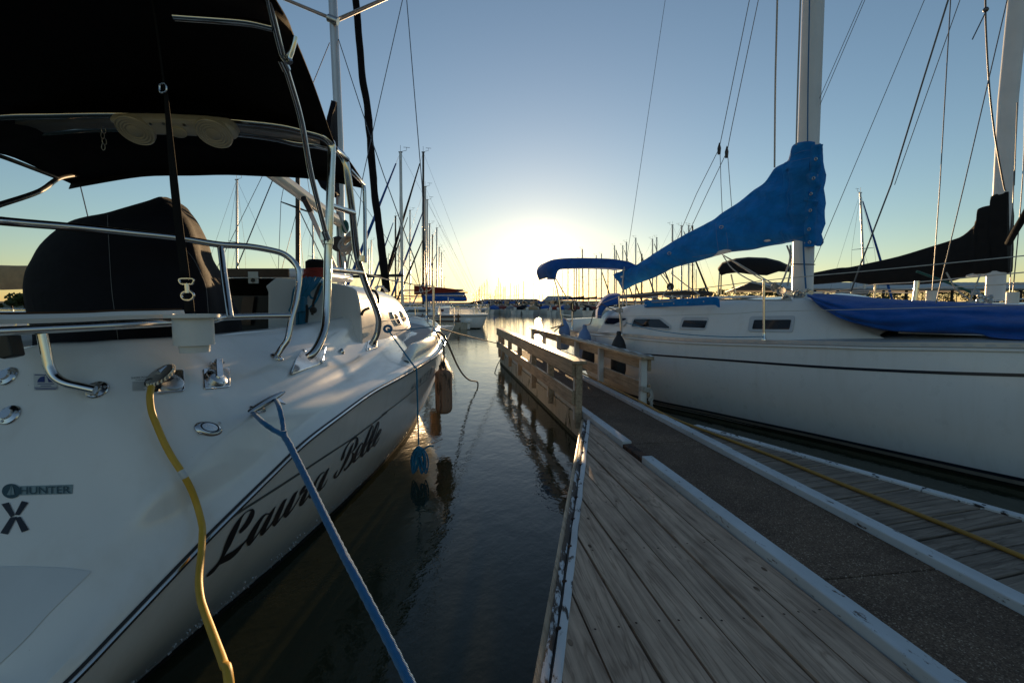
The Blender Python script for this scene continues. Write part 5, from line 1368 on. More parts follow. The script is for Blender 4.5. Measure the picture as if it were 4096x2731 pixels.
# loose buttoned edge in front of the mast
tcol = [(577, 3292), (610, 3286), (660, 3285), (678, 3281), (700, 3270), (722, 3276), (745, 3285), (770, 3268), (800, 3262), (806, 3274), (830, 3265), (870, 3266), (900, 3262), (930, 3262), (950, 3268), (965, 3268), (978, 3258), (986, 3256)]
cov = MB(); cov.grid(rr_, True, True); scv = cov.build('sail_cover', M['bluecanvas'], B_, ang=75)
CVB = bvh_of(MB().grid(rr_, True, True))
b = MB()
tc_ = cat([V((x, y, 0)) for y, x in tcol], 3)
b.grid([[on_plane(q.x - 45, q.y + 3, MP - bn * .20, bn), on_plane(q.x - 15, q.y, MP - bn * (.20 + .015 * sin(q.y * .09)), bn), on_plane(q.x, q.y, MP - bn * (.14 + .02 * sin(q.y * .09)), bn), on_plane(q.x - 1, q.y + 2, MP + bn * .05, bn)] for q in tc_])
b.build('cover_flap', M['bluecanvas'], scv, solid=.006, ang=80)
b = MB()
for x, y in ((1637, 395), (1610, 618), (1580, 800), (1572, 993), (1557, 1210), (1562, 1362)):
    p = on_plane(*T3(x, y), MP - bn * .222, bn); b.tube([p + (AX * cos(a * pi / 6) + V((0, 0, sin(a * pi / 6)))) * .017 for a in range(12)], .005, 6, True)
b.build('grommet', M['dullsteel'], scv)
b = MB()
for x, y in ((540, 1188), (2278 * 0 + 0, 0)):
    if x: p, n = hit(CVB, *T3(x, y), .006); b.tube([p + (AX * cos(a * pi / 6) * .035 + V((0, 0, .022 * sin(a * pi / 6)))) for a in range(12)], .006, 6, True)
p, n = hit(CVB, *T2(1678, 385), .006)
b.tube([p + (AX * cos(a * pi / 6) * .04 + V((0, 0, .022 * sin(a * pi / 6)))) for a in range(12)], .006, 6, True); b.build('rope_eye', M['dullsteel'], scv)
b = MB()
for P in ([T3(1385, 345), T3(1500, 300), T3(1665, 300)], [T3(1345, 430), T3(1500, 395), T3(1660, 365)], [T3(200, 1535), T3(540, 1482), T3(900, 1435), T3(1200, 1372), T3(1490, 1300)], [T3(1590, 470), T3(1570, 700), T3(1545, 950), T3(1530, 1250)], [T3(475, 1150), T3(485, 1300), T3(510, 1480)], [T3(590, 1200), T3(610, 1330), T3(620, 1460)]):
    ribbon(b, CVB, P, [1.3] * len(P), .004)
b.build('cover_seam', M['fenderblue'], scv)
b = MB(); b0, b1 = bp(3160, 935), bp(2475, 1112); b.tube([b0, b1 - (b1 - b0) * .03], .05, 12); b.build('boom', M['whitemast'], B_)
b = MB()
b.tube([bp(3260, 1058, .17), bp(3166, 1056, .17)], .008, 6); b.build('mast_band', M['black'], mastB)
# running and standing rigging of this boat
b = MB()
def wr(r, *P):
    P = list(P)
    if (P[0].z - CAM_H) / P[0].y > .58: P.insert(0, P[0] + (P[0] - P[1]) * (6.0 / max(.5, abs(P[0].z - P[1].z))))
    b.tube(P, r, 6)
def ap(u, v, y): return at(u, v, y=y)
wr(.0045, ap(2661, 0, 10.0), ap(2516, 975, 10.1), ap(*T2(1130, 830), 9.9), ap(2480, 1175, 9.2))                 # backstay
wr(.006, ap(3002, -20, 7.6), ap(*T3(570, 0), 8.1), ap(*T3(520, 240), 8.3)); wr(.006, ap(3038, -20, 7.6), ap(*T3(665, 0), 8.0), ap(*T3(607, 300), 8.2))
wr(.0055, ap(*T3(505, 290), 8.3), ap(*T3(250, 800), 8.8), ap(*T3(0, 1390), 9.3)); wr(.0055, ap(*T3(522, 290), 8.3), ap(*T3(535, 700), 8.2), ap(*T3(555, 1180), 8.15))
wr(.0055, ap(*T3(590, 340), 8.2), ap(*T3(370, 800), 8.6), ap(*T3(165, 1240), 9.0), ap(*T2(1700, 380), 9.3)); wr(.0055, ap(*T3(612, 340), 8.2), ap(*T3(635, 650), 8.1), ap(*T3(658, 950), 8.1))
wr(.004, ap(3460, 0, 6.3), ap(3280, 420, 6.7)); wr(.004, ap(3450, 0, 6.4), ap(3278, 395, 6.7))
wr(.004, ap(3698, 0, 5.6), ap(*T5(140, 890), 6.2)); wr(.004, ap(*T6(1780, 0), 5.0), ap(*T6(1225, 1568), 5.6))
wr(.009, ap(*T6(1680, 0), 5.2), ap(*T6(1480, 640), 5.4), ap(*T6(1195, 1568), 5.65), ap(*T5(600, 940), 5.75), ap(*T5(515, 1180), 5.8))
wr(.005, ap(*T6(1700, 0), 4.9), ap(*T6(1610, 1568), 5.0), ap(*T5(1340, 1165), 5.0)); wr(.005, ap(*T6(2180, 0), 5.0), ap(*T6(1815, 1568), 5.0), ap(*T5(1530, 650), 5.0), ap(*T5(1375, 1295), 5.0))
b.build('standing_rigging', M['wire'], B_)
b = MB()
for (x, y, d) in ((513, 285, 8.3), (600, 325, 8.2)):
    c = at(*T3(x, y), y=d); b.tube([c + V((0, 0, .11)), c + V((0, 0, .02)), c - V((0, 0, .08))], [.006, .03, .024], 8)
b.build('block', M['black'], B_)
def rope(name, P, r, mat, k=4):
    P = list(P)
    if (P[0].z - CAM_H) / P[0].y > .58: P.insert(0, P[0] + (P[0] - P[1]) * (6.0 / max(.5, abs(P[0].z - P[1].z))))
    b = MB(); b.tube(cat(P, k), r, 8); return b.build(name, M[mat], B_)
rope('halyard', [ap(*T6(232, -20), 7.1), ap(*T6(215, 700), 7.2), ap(*T6(208, 1420), 7.3)], .012, 'ropewhite')
rope('halyard', [ap(*T6(428, -20), 6.85), ap(*T6(408, 600), 6.85), ap(*T6(392, 1230), 6.85)], .010, 'ropewhite')
rope('halyard', [ap(*T6(505, -20), 6.7), ap(*T6(492, 700), 6.7), ap(*T6(488, 1200), 6.7)], .008, 'ropeblue')
rope('halyard', [ap(*T3(1490, 1345), 6.68), ap(*T3(1498, 1568), 6.68), ap(*T5(60, 1150), 6.68)], .011, 'ropeblue')
rope('halyard', [ap(*T3(1300, 1400), 6.9), ap(*T4(1985, 70), 6.85), ap(*T4(1930, 250), 6.8), ap(*T4(1890, 330), 6.8)], .012, 'ropewhite')
rope('halyard', [ap(*T3(1340, 1395), 6.85), ap(*T4(1995, 140), 6.82), ap(*T4(1960, 330), 6.8)], .012, 'ropewhite')
for P in ([(T4, 1360, 45, 8.1), (T4, 1480, 110, 7.8), (T4, 1650, 210, 7.4), (T4, 1850, 320, 7.0), (T4, 2060, 400, 6.7)], [(T4, 1370, 60, 8.1), (T4, 1450, 170, 7.8), (T4, 1600, 270, 7.4), (T4, 1800, 350, 7.0)], [(T4, 1380, 55, 8.1), (T4, 1700, 260, 7.3), (T4, 1830, 330, 7.0)]):
    rope('boom_vang', [ap(*z(x, y), d) for z, x, y, d in P], .009, 'ropewhite')
rope('mainsheet', [ap(*T2(1570, 620), 9.2), ap(*T2(1640, 720), 8.9), ap(*T2(1690, 800), 8.6)], .01, 'ropewhite'); rope('mainsheet', [ap(*T2(1600, 610), 9.2), ap(*T2(1690, 760), 8.7), ap(*T2(1620, 840), 8.4), ap(*T2(1585, 930), 8.2)], .009, 'ropewhite')
rope('mainsheet', [ap(*T2(1700, 620), 9.0), ap(*T2(1850, 740), 8.2), ap(*T2(2030, 870), 7.6)], .009, 'ropewhite')
b = MB(); c = ap(*T2(1688, 775), 8.7); b.lathe([(.06, -.03), (.07, 0), (.06, .03)], c, PN, 14); b.build('block', M['black'], B_)
b = MB(); rnd = random.Random(4)
for x, y, d in ((1850, 340, 6.9), (1905, 370, 6.8), (2100, 450, 6.5), (2130, 440, 6.45), (2060, 410, 6.6), (2160, 400, 6.5), (1950, 455, 6.5)):
    c = ap(*T4(x, y), d); b.lathe([(.045, -.03), (.055, 0), (.045, .03)], c, V((rnd.uniform(-.5, .5), -1, rnd.uniform(-.3, .6))), 12)
    b.tube([c + V((.06 * cos(a), .02 * sin(2 * a), .06 * sin(a))) for a in [k * pi / 5 for k in range(10)]], .012, 6, True); b.build('block', M['dullsteel'], B_); b = MB()
rope('sheet', [ap(*T4(610, 470), 8.5), ap(*T4(900, 455), 7.7), ap(*T4(1300, 455), 6.9), ap(*T4(1700, 462), 6.5), ap(*T4(2000, 462), 6.3)], .010, 'ropewhite'); rope('sheet', [ap(*T4(615, 485), 8.4), ap(*T4(800, 478), 7.9), ap(*T4(1000, 462), 7.4)], .010, 'ropewhite')
b = MB(); b.tube(cat([ap(*T4(525, 425), 9.2), ap(*T4(800, 400), 8.6), ap(*T4(1100, 395), 8.0), ap(*T4(1260, 405), 7.7)], 4), .04, 8); b.build('hatch_rail', M['black'], B_)
b = MB(); p = [ap(*T4(x, y), d) for x, y, d in ((1130, 432, 7.6), (1555, 420, 7.2), (1560, 440, 7.2), (1130, 445, 7.6))]; b.prism(p, PN * .55); b.build('hatch', M['gel2'], B_, smooth=False, bevel=.01)
rope('jib_sheet', [ap(*T4(470, 670), 8.2), ap(*T4(700, 730), 7.6), ap(*T4(1000, 775), 6.9), ap(*T4(1400, 800), 6.4), ap(*T4(1740, 798), 6.0)], .006, 'ropeteal')
# blue cover lashed over the foredeck
tpc = [(3243, 1184, 6.2), (3290, 1187, 6.05), (3400, 1198, 5.8), (3540, 1210, 5.55), (3700, 1218, 5.25), (3900, 1228, 4.95), (4100, 1236, 4.7), (4400, 1250, 4.3)]
btc = [(3243, 1194, 6.12), (3290, 1232, 5.85), (3400, 1282, 5.5), (3540, 1313, 5.25), (3700, 1322, 4.98), (3900, 1330, 4.72), (4000, 1352, 4.55), (4400, 1372, 4.0)]
rr_ = []
TT = cat([ap(*q) for q in tpc], 10); BB = cat([ap(*q) for q in btc], 10)
for i, (p, q) in enumerate(zip(TT, BB)):
    r_ = []
    for k in range(25):
        t = k / 24; m = lerp(p, q, t) - PN * (.09 * sin(pi * t)) + V((0, 0, .03 * sin(pi * t)))
        m += PN * .09 * mnoise.noise((m.x * 1.3 + t * 2, m.y * 1.3, m.z * 9)) + PN * .02 * sin(t * 16 + m.x * 3 + 3 * mnoise.noise((m.x * 2, 0, t))) + V((0, 0, .012 * mnoise.noise((m.x * 3, m.y * 3, t * 4))))
        r_.append(m)
    w2 = p + PN * min(.9, .2 + .018 * i)
    r_ = [w2 - V((0, 0, .35)), w2 - V((0, 0, .02)), lerp(w2, p, .5) + V((0, 0, .03))] + r_ + [q + PN * .06 - V((0, 0, .02))]
    rr_.append(r_)
b = MB(); b.grid(rr_); b.build('foredeck_cover', M['royalcanvas'], B_, solid=.012, ang=80)
b = MB(); p = [ap(*L6(x, y), d) for x, y, d in ((380, 1245, 5.3), (1650, 1285, 4.75), (1760, 1345, 4.65), (350, 1305, 5.25))]; b.prism(p, PN * .7); b.build('hatch', M['gel'], B_, smooth=False, bevel=.012)
# fenders of this boat
def ball_fender(label, c, r, h, mat):
    t = thing('fender', label, 'fender', c); b = MB()
    b.lathe([(0, 0), (r * .5, .01), (r * .85, .05), (r, .13), (r, h - .25), (r * .93, h - .17), (r * .7, h - .09), (r * .4, h - .03), (r * .3, h), (0, h)], c, (0, 0, 1), 24); b.build('body', M[mat], t)
    b = MB(); b.lathe([(r * .3, h - .02), (r * .34, h + .03), (r * .22, h + .06), (0, h + .06)], c, (0, 0, 1), 12); b.build('eye', M['rubber' if mat == 'rubber' else 'fenderblue'], t)
    return c + V((0, 0, h + .05))
def lanyard(label, P, r=.009, mat='ropedark'):
    b = MB(); b.tube(cat(P, 4), r, 6); tag(b.build('rope', M[mat]), label, 'rope')
f1 = ball_fender('pale blue fender hanging by the open water at the stern of the blue covered boat', at(*T2(455, 1510), y=10.9), .13, .66, 'fenderblue')
lanyard('dark lanyard of the sternmost pale blue fender', [f1, at(*T2(525, 1180), y=9.8), at(*T2(560, 1110), y=9.65), at(*T2(566, 960), y=9.62)])
f2 = ball_fender('pale blue fender behind the dotted railing, second from the stern', at(*T7(812, 560), y=9.6), .135, .86, 'fenderblue')
lanyard('black lanyard in a V holding the second pale blue fender', [f2, at(*T2(760, 1200), y=8.9), at(*T2(800, 1060), y=8.85), at(*T2(888, 975), y=8.8)])
lanyard('black cord from the second fender to the aft stanchion', [at(*T2(888, 975), y=8.8), at(*T2(980, 1020), y=8.55), at(*T2(1085, 1070), y=8.32)])
f3 = ball_fender('black fender hanging close under the toe rail behind the right railing', at(*T7(1140, 632), y=7.95), .125, .72, 'rubber')
b = MB(); b.tube(cat([f3, at(*T4(428, 760), y=8.2), at(*T4(430, 640), y=8.26), at(*T4(412, 560), y=8.28), at(*T4(455, 480), y=8.25), at(*T4(458, 420), y=8.2), at(*T4(440, 300), y=8.5), at(*T4(455, 160), y=8.9)], 4), .011, 8)
for k in range(3): b.tube([at(*T4(412, 560), y=8.27) + V((.05 * cos(a), .03 * sin(a), .025 * k - .02)) for a in [j * pi / 5 for j in range(10)]], .012, 6, True)
tag(b.build('rope', M['ropewhite']), 'speckled rope knotted round the aft stanchion above the black fender', 'rope')
f4 = ball_fender('dark fender low behind the near end of the left railing', at(*T7(850, 540), y=9.2), .12, .5, 'rubber')
b = MB(); b.tube(cat(pts(T2, [(300, 1258, 11.6), (380, 1235, 10.6), (445, 1222, 9.95)]), 4), .016, 8); b.tube(cat(pts(T2, [(335, 1300, 11.0), (390, 1250, 10.4), (430, 1225, 9.95)]), 4), .014, 8); tag(b.build('dock_line', M['ropedark']), 'dark stern lines leading off the blue covered boat over the glittering water', 'mooring rope')
b = MB(); ck = at(*T2(570, 950), y=9.58); rnd = random.Random(6)
for k in range(6): b.tube([ck + V((.05 * cos(a) * (1 + .3 * rnd.random()), -.02 + .01 * k, -.09 + .10 * sin(a))) for a in [j * pi / 6 for j in range(12)]], .011, 6, True)
tag(b.build('coiled_rope', M['ropedark']), 'dark green coil hung on the stern stanchion', 'rope')

# ------------------------------------------------------------------ the other boats
def sailboat(label, u, vtop, d, head, L, mast='alu', hullm='gel2', cover=None, furl=None, group=None, spread=1, canopy=None, mr=.075, lean=0.0, detail=1, free=.95, vh=1215, boomz=1.55, windows=True, mast_on=True, catg='sailboat', outboard=False, rails=False):
    base = at(u, vh, y=d); top = at(u + lean, vtop, y=d)
    h = V((head[0], head[1], 0)).normalized(); s = V((-h.y, h.x, 0))
    o = V((base.x, d, 0))
    t = thing('sailboat', label, catg, o, group)
    Bm = L * .155
    st_ = [(.42, 0.02, 1.22), (.36, .38, 1.15), (.25, .70, 1.08), (.08, .95, 1.02), (-.12, 1, .98), (-.32, .95, .96), (-.48, .84, .96), (-.56, .74, .97)]
    rows_ = []
    for f, w, z in st_:
        bw = Bm * w; zz = free * z; c = o + h * (L * f)
        wl = Bm * max(.01, w * .86); cw = o + h * (L * (f - (.04 if f > .3 else 0) + (.05 if f < -.5 else 0)))
        right = [c + s * bw + V((0, 0, zz)), lerp(c + s * bw + V((0, 0, zz)), cw + s * wl, .5) + s * Bm * .04, cw + s * wl, cw + s * wl * .7 + V((0, 0, -.3))]
        left_ = [c - s * bw + V((0, 0, zz)), lerp(c - s * bw + V((0, 0, zz)), cw - s * wl, .5) - s * Bm * .04, cw - s * wl, cw - s * wl * .7 + V((0, 0, -.3))]
        rows_.append(right + left_[::-1])
    b = MB(); rr_ = [list(x) for x in zip(*[cat([r_[j] for r_ in rows_], 3) for j in range(8)])]
    b.grid(rr_, True, True); hl = b.build('hull', M[hullm], t, ang=60)
    if detail:
        b = MB()
        for j0, sg in ((2, 1), (5, -1)):
            b.grid([[lerp(r_[j0], r_[1 if sg > 0 else 6], .14) + s * sg * .012, r_[j0] + s * sg * .014, lerp(r_[j0], r_[3 if sg > 0 else 4], .5) + s * sg * .012] for r_ in rr_])
        b.build('boot_stripe', M['bottom'], t)
        b = MB()
        for j0, sg in ((0, 1), (7, -1)):
            b.grid([[lerp(r_[j0], r_[1 if sg > 0 else 6], .22) + s * sg * .012, lerp(r_[j0], r_[1 if sg > 0 else 6], .34) + s * sg * .012] for r_ in rr_])
        b.build('hull_stripe', M['grey'], t)
        # cabin
        b = MB(); rc = []
        for f, w, z in ((.26, .28, .04), (.2, .42, .22), (.1, .52, .34), (-.05, .58, .40), (-.2, .58, .42), (-.24, .57, .42)):
            c = o + h * (L * f); bw = Bm * w
            rc.append([c + s * bw + V((0, 0, free * .95)), c + s * bw * .92 + V((0, 0, free + z * .85)), c + s * bw * .7 + V((0, 0, free + z)), c + V((0, 0, free + z + .05)), c - s * bw * .7 + V((0, 0, free + z)), c - s * bw * .92 + V((0, 0, free + z * .85)), c - s * bw + V((0, 0, free * .95))])
        b.grid(rc, False, True); cbn = b.build('cabin', M['gel'], t, ang=35)
        if windows:
            for sg in (1, -1):
                for fa, fb in ((.09, .03), (-.03, -.19)):
                    def q(f, k):
                        w = interp([(-.24, .57), (-.2, .58), (-.05, .58), (.1, .52), (.2, .42)], f); z = interp([(-.24, .42), (-.05, .40), (.1, .34), (.2, .22)], f)
                        return o + h * (L * f) + s * sg * (Bm * w * (1 - .08 * k) + .012) + V((0, 0, lerp(free * .95, free + z * .85, k)))
                    b = MB(); b.add([q(fa, .35), q(fb, .35), q(fb, .8), q(fa - .025, .8)], [(0, 1, 2, 3)]); b.build('window', M['glass'], t, smooth=False)
        b = MB()
        dk_ = [r_[0] + V((0, 0, .012)) for r_ in rr_], [r_[7] + V((0, 0, .012)) for r_ in rr_]
        # rails: pulpit, stanchions and lifelines in one run each side
        for sg, row in ((1, dk_[0]), (-1, dk_[1])):
            n_ = len(row); pr_ = [row[i] - s * sg * .06 for i in range(0, n_, 3)]
            for p in pr_: b.tube([p, p + V((0, 0, .6))], .016, 5)
            b.tube([p + V((0, 0, .6)) for p in pr_], .011, 5); b.tube([p + V((0, 0, .32)) for p in pr_], .008, 5)
        b.tube([dk_[0][-1] + V((0, 0, .6)), dk_[1][-1] + V((0, 0, .6))], .014, 5)
        b.build('guard_rails', M['steel'], t)
    if mast_on:
        zb = free + .3; mb_ = V((base.x, d, zb)); mt = top
        b = MB(); b.tube([mb_, mt], [mr, mr * .85], 10, flat=(h, 1.3)); ms = b.build('mast', M[mast], t, ang=60)
        Hm = (mt - mb_).length
        b = MB(); b.tube([mt, mt + V((0, 0, .45))], .012, 5); b.tube([mt + V((0, 0, .02)), mt + h * -.4 + V((0, 0, .12)), mt + h * -.4 + V((0, 0, .3))], .014, 5); b.tube([mt + h * -.62 + V((0, 0, .30)), mt + h * -.2 + V((0, 0, .32))], .014, 5); b.box(mt, .24, .12, .06)
        b.build('masthead', M['black'], ms)
        if spread:
            for k in range(spread):
                sp_ = lerp(mb_, mt, (.52,)[0] if spread == 1 else (.36, .68)[k])
                b = MB(); b.tube([sp_ - s * .95, sp_, sp_ + s * .95], [.018, .035, .018], 6); b.build('spreader', M[mast], ms)
        b = MB(); wr_ = .009
        bow = o + h * (L * .42) + V((0, 0, free * 1.2)); stn_ = o - h * (L * .55) + V((0, 0, free))
        b.tube([mt, bow], wr_, 4); b.tube([mt, stn_], wr_, 4)
        for sg in (1, -1):
            ch = o + s * sg * Bm * .9 + V((0, 0, free)); sp_ = lerp(mb_, mt, .52)
            b.tube([mt - V((0, 0, .2)), sp_ + s * sg * .95, ch], wr_, 4); b.tube([sp_, ch + h * .3], wr_, 4)
        b.build('standing_rigging', M['wire'], t)
        if furl:
            b = MB(); b.tube([lerp(bow, mt, .05), lerp(bow, mt, .3), lerp(bow, mt, .6), lerp(bow, mt, .93)], [.10, .115, .09, .045], 8); b.build('furled_jib', M[furl], t)
        zbm = free + boomz
        g = V((base.x, d, zbm)); e = g - h * (L * .40) + V((0, 0, .06))
        b = MB(); b.tube([g, e], .05, 8); b.build('boom', M[mast], t)
        if cover:
            b = MB(); rc = []
            for k in range(13):
                f = k / 12; c = lerp(g + h * .12, e, f); hh = lerp(.55, .34 if cover == 'tancanvas' else .14, f ** .6) ; ww = lerp(.15, .08, f)
                rc.append([c + V((0, 0, -.07 + (hh + .07) * (1 - cos(a)) / 2)) + s * ww * sin(a) + V((0, 0, .02 * mnoise.noise((k * .9, a, u))) ) for a in [2 * pi * i / 12 for i in range(12)]])
            b.grid(rc, True, True); b.build('sail_cover', M[cover], t, ang=70)
    if canopy:
        c = o - h * (L * .38) + V((0, 0, free + 1.45)); b = MB(); rc = []
        for i in range(7):
            f = i / 6 - .5
            rc.append([c + h * f * 1.8 + s * (Bm * .85 * g_) + V((0, 0, .30 * (1 - (g_ ** 2)) * (1 - .9 * f * f))) for g_ in [j / 6 - 1 for j in range(13)]])
        b.grid(rc); b.build('bimini_canopy', M[canopy], t, solid=.03)
        for f in (-.9, .9):
            b = MB(); b.tube([c + h * f + s * Bm * .85, c + h * f * .3 + s * Bm * .85 - V((0, 0, 1.4))], .015, 6); b.build('canopy_leg', M['steel'], t)
            b = MB(); b.tube([c + h * f - s * Bm * .85, c + h * f * .3 - s * Bm * .85 - V((0, 0, 1.4))], .015, 6); b.build('canopy_leg', M['steel'], t)
    if outboard:
        c = o - h * (L * .56 + .12) + V((0, 0, free * .9)); b = MB()
        b.boxf(c - s * .14 - h * .1, h * .35, s * .28, V((0, 0, .5))); b.boxf(c - s * .06 + h * .05 - V((0, 0, .8)), h * .14, s * .12, V((0, 0, .85))); b.build('outboard_motor', M['white'], t, smooth=False, bevel=.04)
    return t, o, h, s, Bm, free

G1 = 'sailboats along the left side of the channel'
tA = sailboat('white sloop with dark red boom cover bearing a diamond badge, left of the sun glare', 1610, 609, 33.0, (-1, -.05), 10.4, cover=None, group=G1, mr=.085, spread=1, free=1.0, lean=-8, mast='alu', furl='royalcanvas')
t_, o_, h_, s_, Bm_, fr_ = tA
g = V((o_.x, 33.0 - .02, 0)); 
ra = [(1656, 1141, 1179), (1700, 1146, 1177), (1740, 1148, 1174), (1780, 1151, 1171), (1820, 1156, 1168), (1850, 1162, 1166), (1860, 1163, 1165)]
b = MB(); b.grid([[at(uu, lerp(vt, vb, (1 - cos(a)) / 2), y=33.0 - .16 * sin(a)) for a in [2 * pi * i / 12 for i in range(12)]] for uu, vt, vb in ra], True, True); sc_ = b.build('sail_cover', M['redcanvas'], t_, ang=70)
b = MB(); pl_ = lambda u, v: at(u, v, y=32.82)
b.add([pl_(*L8(*p)) for p in ((497, 402), (548, 478), (497, 560), (445, 478))], [(0, 1, 2, 3)]); b.cur = 1
b.add([pl_(*L8(*p)) - V((0, .01, 0)) for p in ((497, 420), (536, 478), (497, 538), (457, 478))], [(0, 1, 2, 3)]); b.cur = 0
text_px(b, 'C', L8(482, 474), L8(514, 474), (0, -6), lambda u, v: at(u, v, y=32.8)); b.add([pl_(*L8(*p)) - V((0, .012, 0)) for p in ((452, 480), (542, 480), (542, 486), (452, 486))], [(0, 1, 2, 3)])
b.build('badge', [M['letterwhite'], M['redcanvas']], sc_, smooth=False)
tJ = sailboat('white sailboat with blue boom cover lettered J 30, behind the red covered one', 1693, 609, 39.0, (-1, -.05), 9.0, mast='brownmast', group=G1, mr=.075, free=.95, furl='navycanvas')
ja = [(1690, 1182, 1208), (1730, 1182, 1206), (1770, 1184, 1206), (1810, 1186, 1206), (1850, 1188, 1206), (1868, 1189, 1205)]
b = MB(); b.grid([[at(uu, lerp(vt, vb, (1 - cos(a)) / 2), y=39.0 - .2 * sin(a)) for a in [2 * pi * i / 12 for i in range(12)]] for uu, vt, vb in ja], True, True); sj = b.build('sail_cover', M['royalcanvas'], tJ[0], ang=70)
b = MB(); pj = lambda u, v: at(u, v, y=38.78)
text_px(b, 'J', L8(1075, 738), L8(1152, 738), (0, -16.5), pj); text_px(b, '30', L8(1172, 734), L8(1272, 734), (0, -9.5), pj); b.build('cover_lettering', M['letterwhite'], sj, smooth=False)
LEFT = [(1701, 747, 44, 'alu', 'royalcanvas', None, 'grey mast rising just right of the dark bronze mast, left of the channel'),
        (1709, 800, 50, 'alu', None, 'royalcanvas', 'sailboat with thin grey mast in the gap of the left row, blue furled jib'),
        (1730, 940, 66, 'brownmast', 'navycanvas', None, 'sailboat with short dark mast in the thick of the left row'),
        (1640, 842, 60, 'alu', None, 'navycanvas', 'sailboat with mast left of the dark bronze mast over the red boom cover'),
        (1718, 896, 56, 'alu', 'greycanvas', 'navycanvas', 'sailboat with grey mast of middle height, fourth along the left row'),
        (1747, 912, 62, 'alu', 'navycanvas', None, 'sailboat whose tall pale mast stands clear to the right in the left row'),
        (1757, 990, 72, 'alu', None, 'royalcanvas', 'sailboat with shorter mast just right of the clear pale mast'),
        (1766, 1011, 80, 'alu', 'navycanvas', None, 'sailboat with short mast, last but one before the masts fade out on the left row'),
        (1777, 1110, 110, 'alu', None, None, 'sailboat with the shortest and rightmost mast of the left row')]
for u, vt, d, mt, cv, fl, lb in LEFT: sailboat(lb, u, vt, d, (-1, -.04), 9 + (u % 3) * .4, mast=mt, cover=cv, furl=fl, group=G1, detail=1 if d < 60 else 0)
G2 = 'sailboats behind the bow of the white boat'
for u, vt, d, mt, cv, fl, lb in [(1582, 865, 54, 'brownmast', None, 'royalcanvas', 'sailboat with tall dark mast and blue furled sail beyond the white bow'),
                                 (1485, 962, 70, 'alu', 'navycanvas', None, 'sailboat with grey mast left of the drooping dark furled jib'),
                                 (1475, 997, 84, 'alu', None, None, 'sailboat with short mast, the left one of a pair by the arch leg'),
                                 (1556, 1016, 92, 'alu', None, 'greycanvas', 'sailboat with short mast right of the dark furled jib'),
                                 (1596, 985, 80, 'brownmast', None, None, 'sailboat with dark short mast between two tall masts'),
                                 (1251, 837, 50, 'alu', 'navycanvas', None, 'sailboat with grey mast seen over the cockpit winch'),
                                 (947, 719, 38, 'alu', 'greycanvas', None, 'sailboat with lone mast and low spreader left of the stern rail corner'),
                                 (1190, 420, 16, 'brownmast', None, None, 'sailboat with thick dark bronze mast standing behind the companionway'),
                                 (1530, 1085, 120, 'alu', None, None, 'far sailboat with tiny mast low behind the foredeck')]:
    sailboat(lb, u, vt, d, (-1, .1), 9, mast=mt, cover=cv, furl=fl, group=G2, detail=1 if d < 30 else 0, mr=.075 if d > 20 else .06)
# left neighbour with the tan cover
tN = sailboat('neighbouring sailboat with tan boom cover at the far left edge', -470, -2500, 9.2, (-1, .12), 9.0, cover='tancanvas', mr=.08, boomz=.98, free=.95)
# right of the pier: the boat with the black cover
t2 = thing('sailboat', 'white sailboat with long black boom cover and pale mast at the right edge', 'sailboat', (9.2, 9.6, 0))
MP2 = at(3985, 1195, y=9.0); M2p = [at(u, v, y=9.0) for u, v in [(3979, 1200), (3990, 1000), (4012, 760), (4032, 400), (4072, 0)]]
b = MB(); b.tube(M2p + [M2p[-1] + (M2p[-1] - M2p[0]) * .9], .142, 18, flat=(PN, .6)); b.build('mast', M['whitemast'], t2, ang=60)
bp2 = lambda u, v, off=0: on_plane(u, v, MP2 - bn * off, bn)
pr2 = [T5(130, 990) + (T5(130, 1110)[1],), T5(380, 941) + (T5(380, 1090)[1],), T5(500, 932) + (T5(500, 1080)[1],), T5(700, 890) + (T5(700, 1108)[1],), T5(1000, 822) + (T5(1000, 1112)[1],), T5(1300, 731) + (T5(1300, 1102)[1],), T5(1530, 660) + (T5(1530, 1075)[1],), T5(1650, 610) + (T5(1650, 1040)[1],), T5(1765, 505) + (T5(1765, 1012)[1],), T5(1815, 415) + (T5(1815, 1010)[1],), T5(1812, 352) + (T5(1830, 1008)[1],), T5(1850, 322) + (T5(1850, 1008)[1],), T5(1955, 292) + (T5(1955, 1004)[1],), T5(1950, 212) + (T5(1970, 1003)[1],), T5(2055, 168) + (T5(2055, 1000)[1],), T5(2130, 160) + (T5(2085, 990)[1],)]
rr_ = []
for q in cat([V(p) for p in pr2], 3):
    u, vt, vb = q; T_, B2 = bp2(u, vt), bp2(u, vb); r_ = []
    for k in range(22):
        a = 2 * pi * k / 22; s_ = (1 - cos(a)) / 2; p = lerp(T_, B2, s_) - bn * ((.16 * sin(a) * (.4 + .6 * min(1, 2 * s_))) if u < 3900 else .17 * math.copysign(max(1e-9, abs(sin(a))) ** .4, sin(a)))
        f = mnoise.noise((p.x * 2, p.y * 2, p.z * 6)) * .05 + mnoise.noise((p.x * 6, p.y * 6, p.z * 9)) * .018; r_.append(p - bn * f * (1 if sin(a) > 0 else -1) * abs(sin(a)))
    rr_.append(r_)
b = MB(); b.grid(rr_, True, True); b.build('sail_cover', M['blackcanvas'], t2, ang=75)
b = MB(); p0_, p1_ = bp2(*T5(2040, 985)), bp2(*T5(150, 1060)); b.tube([p0_, p1_], .06, 10); b.build('boom', M['whitemast'], t2)
ctr2 = MP2.copy(); ctr2.z = 0
def b2(f, w, z): return ctr2 + AX * f + PN * w + V((0, 0, z))
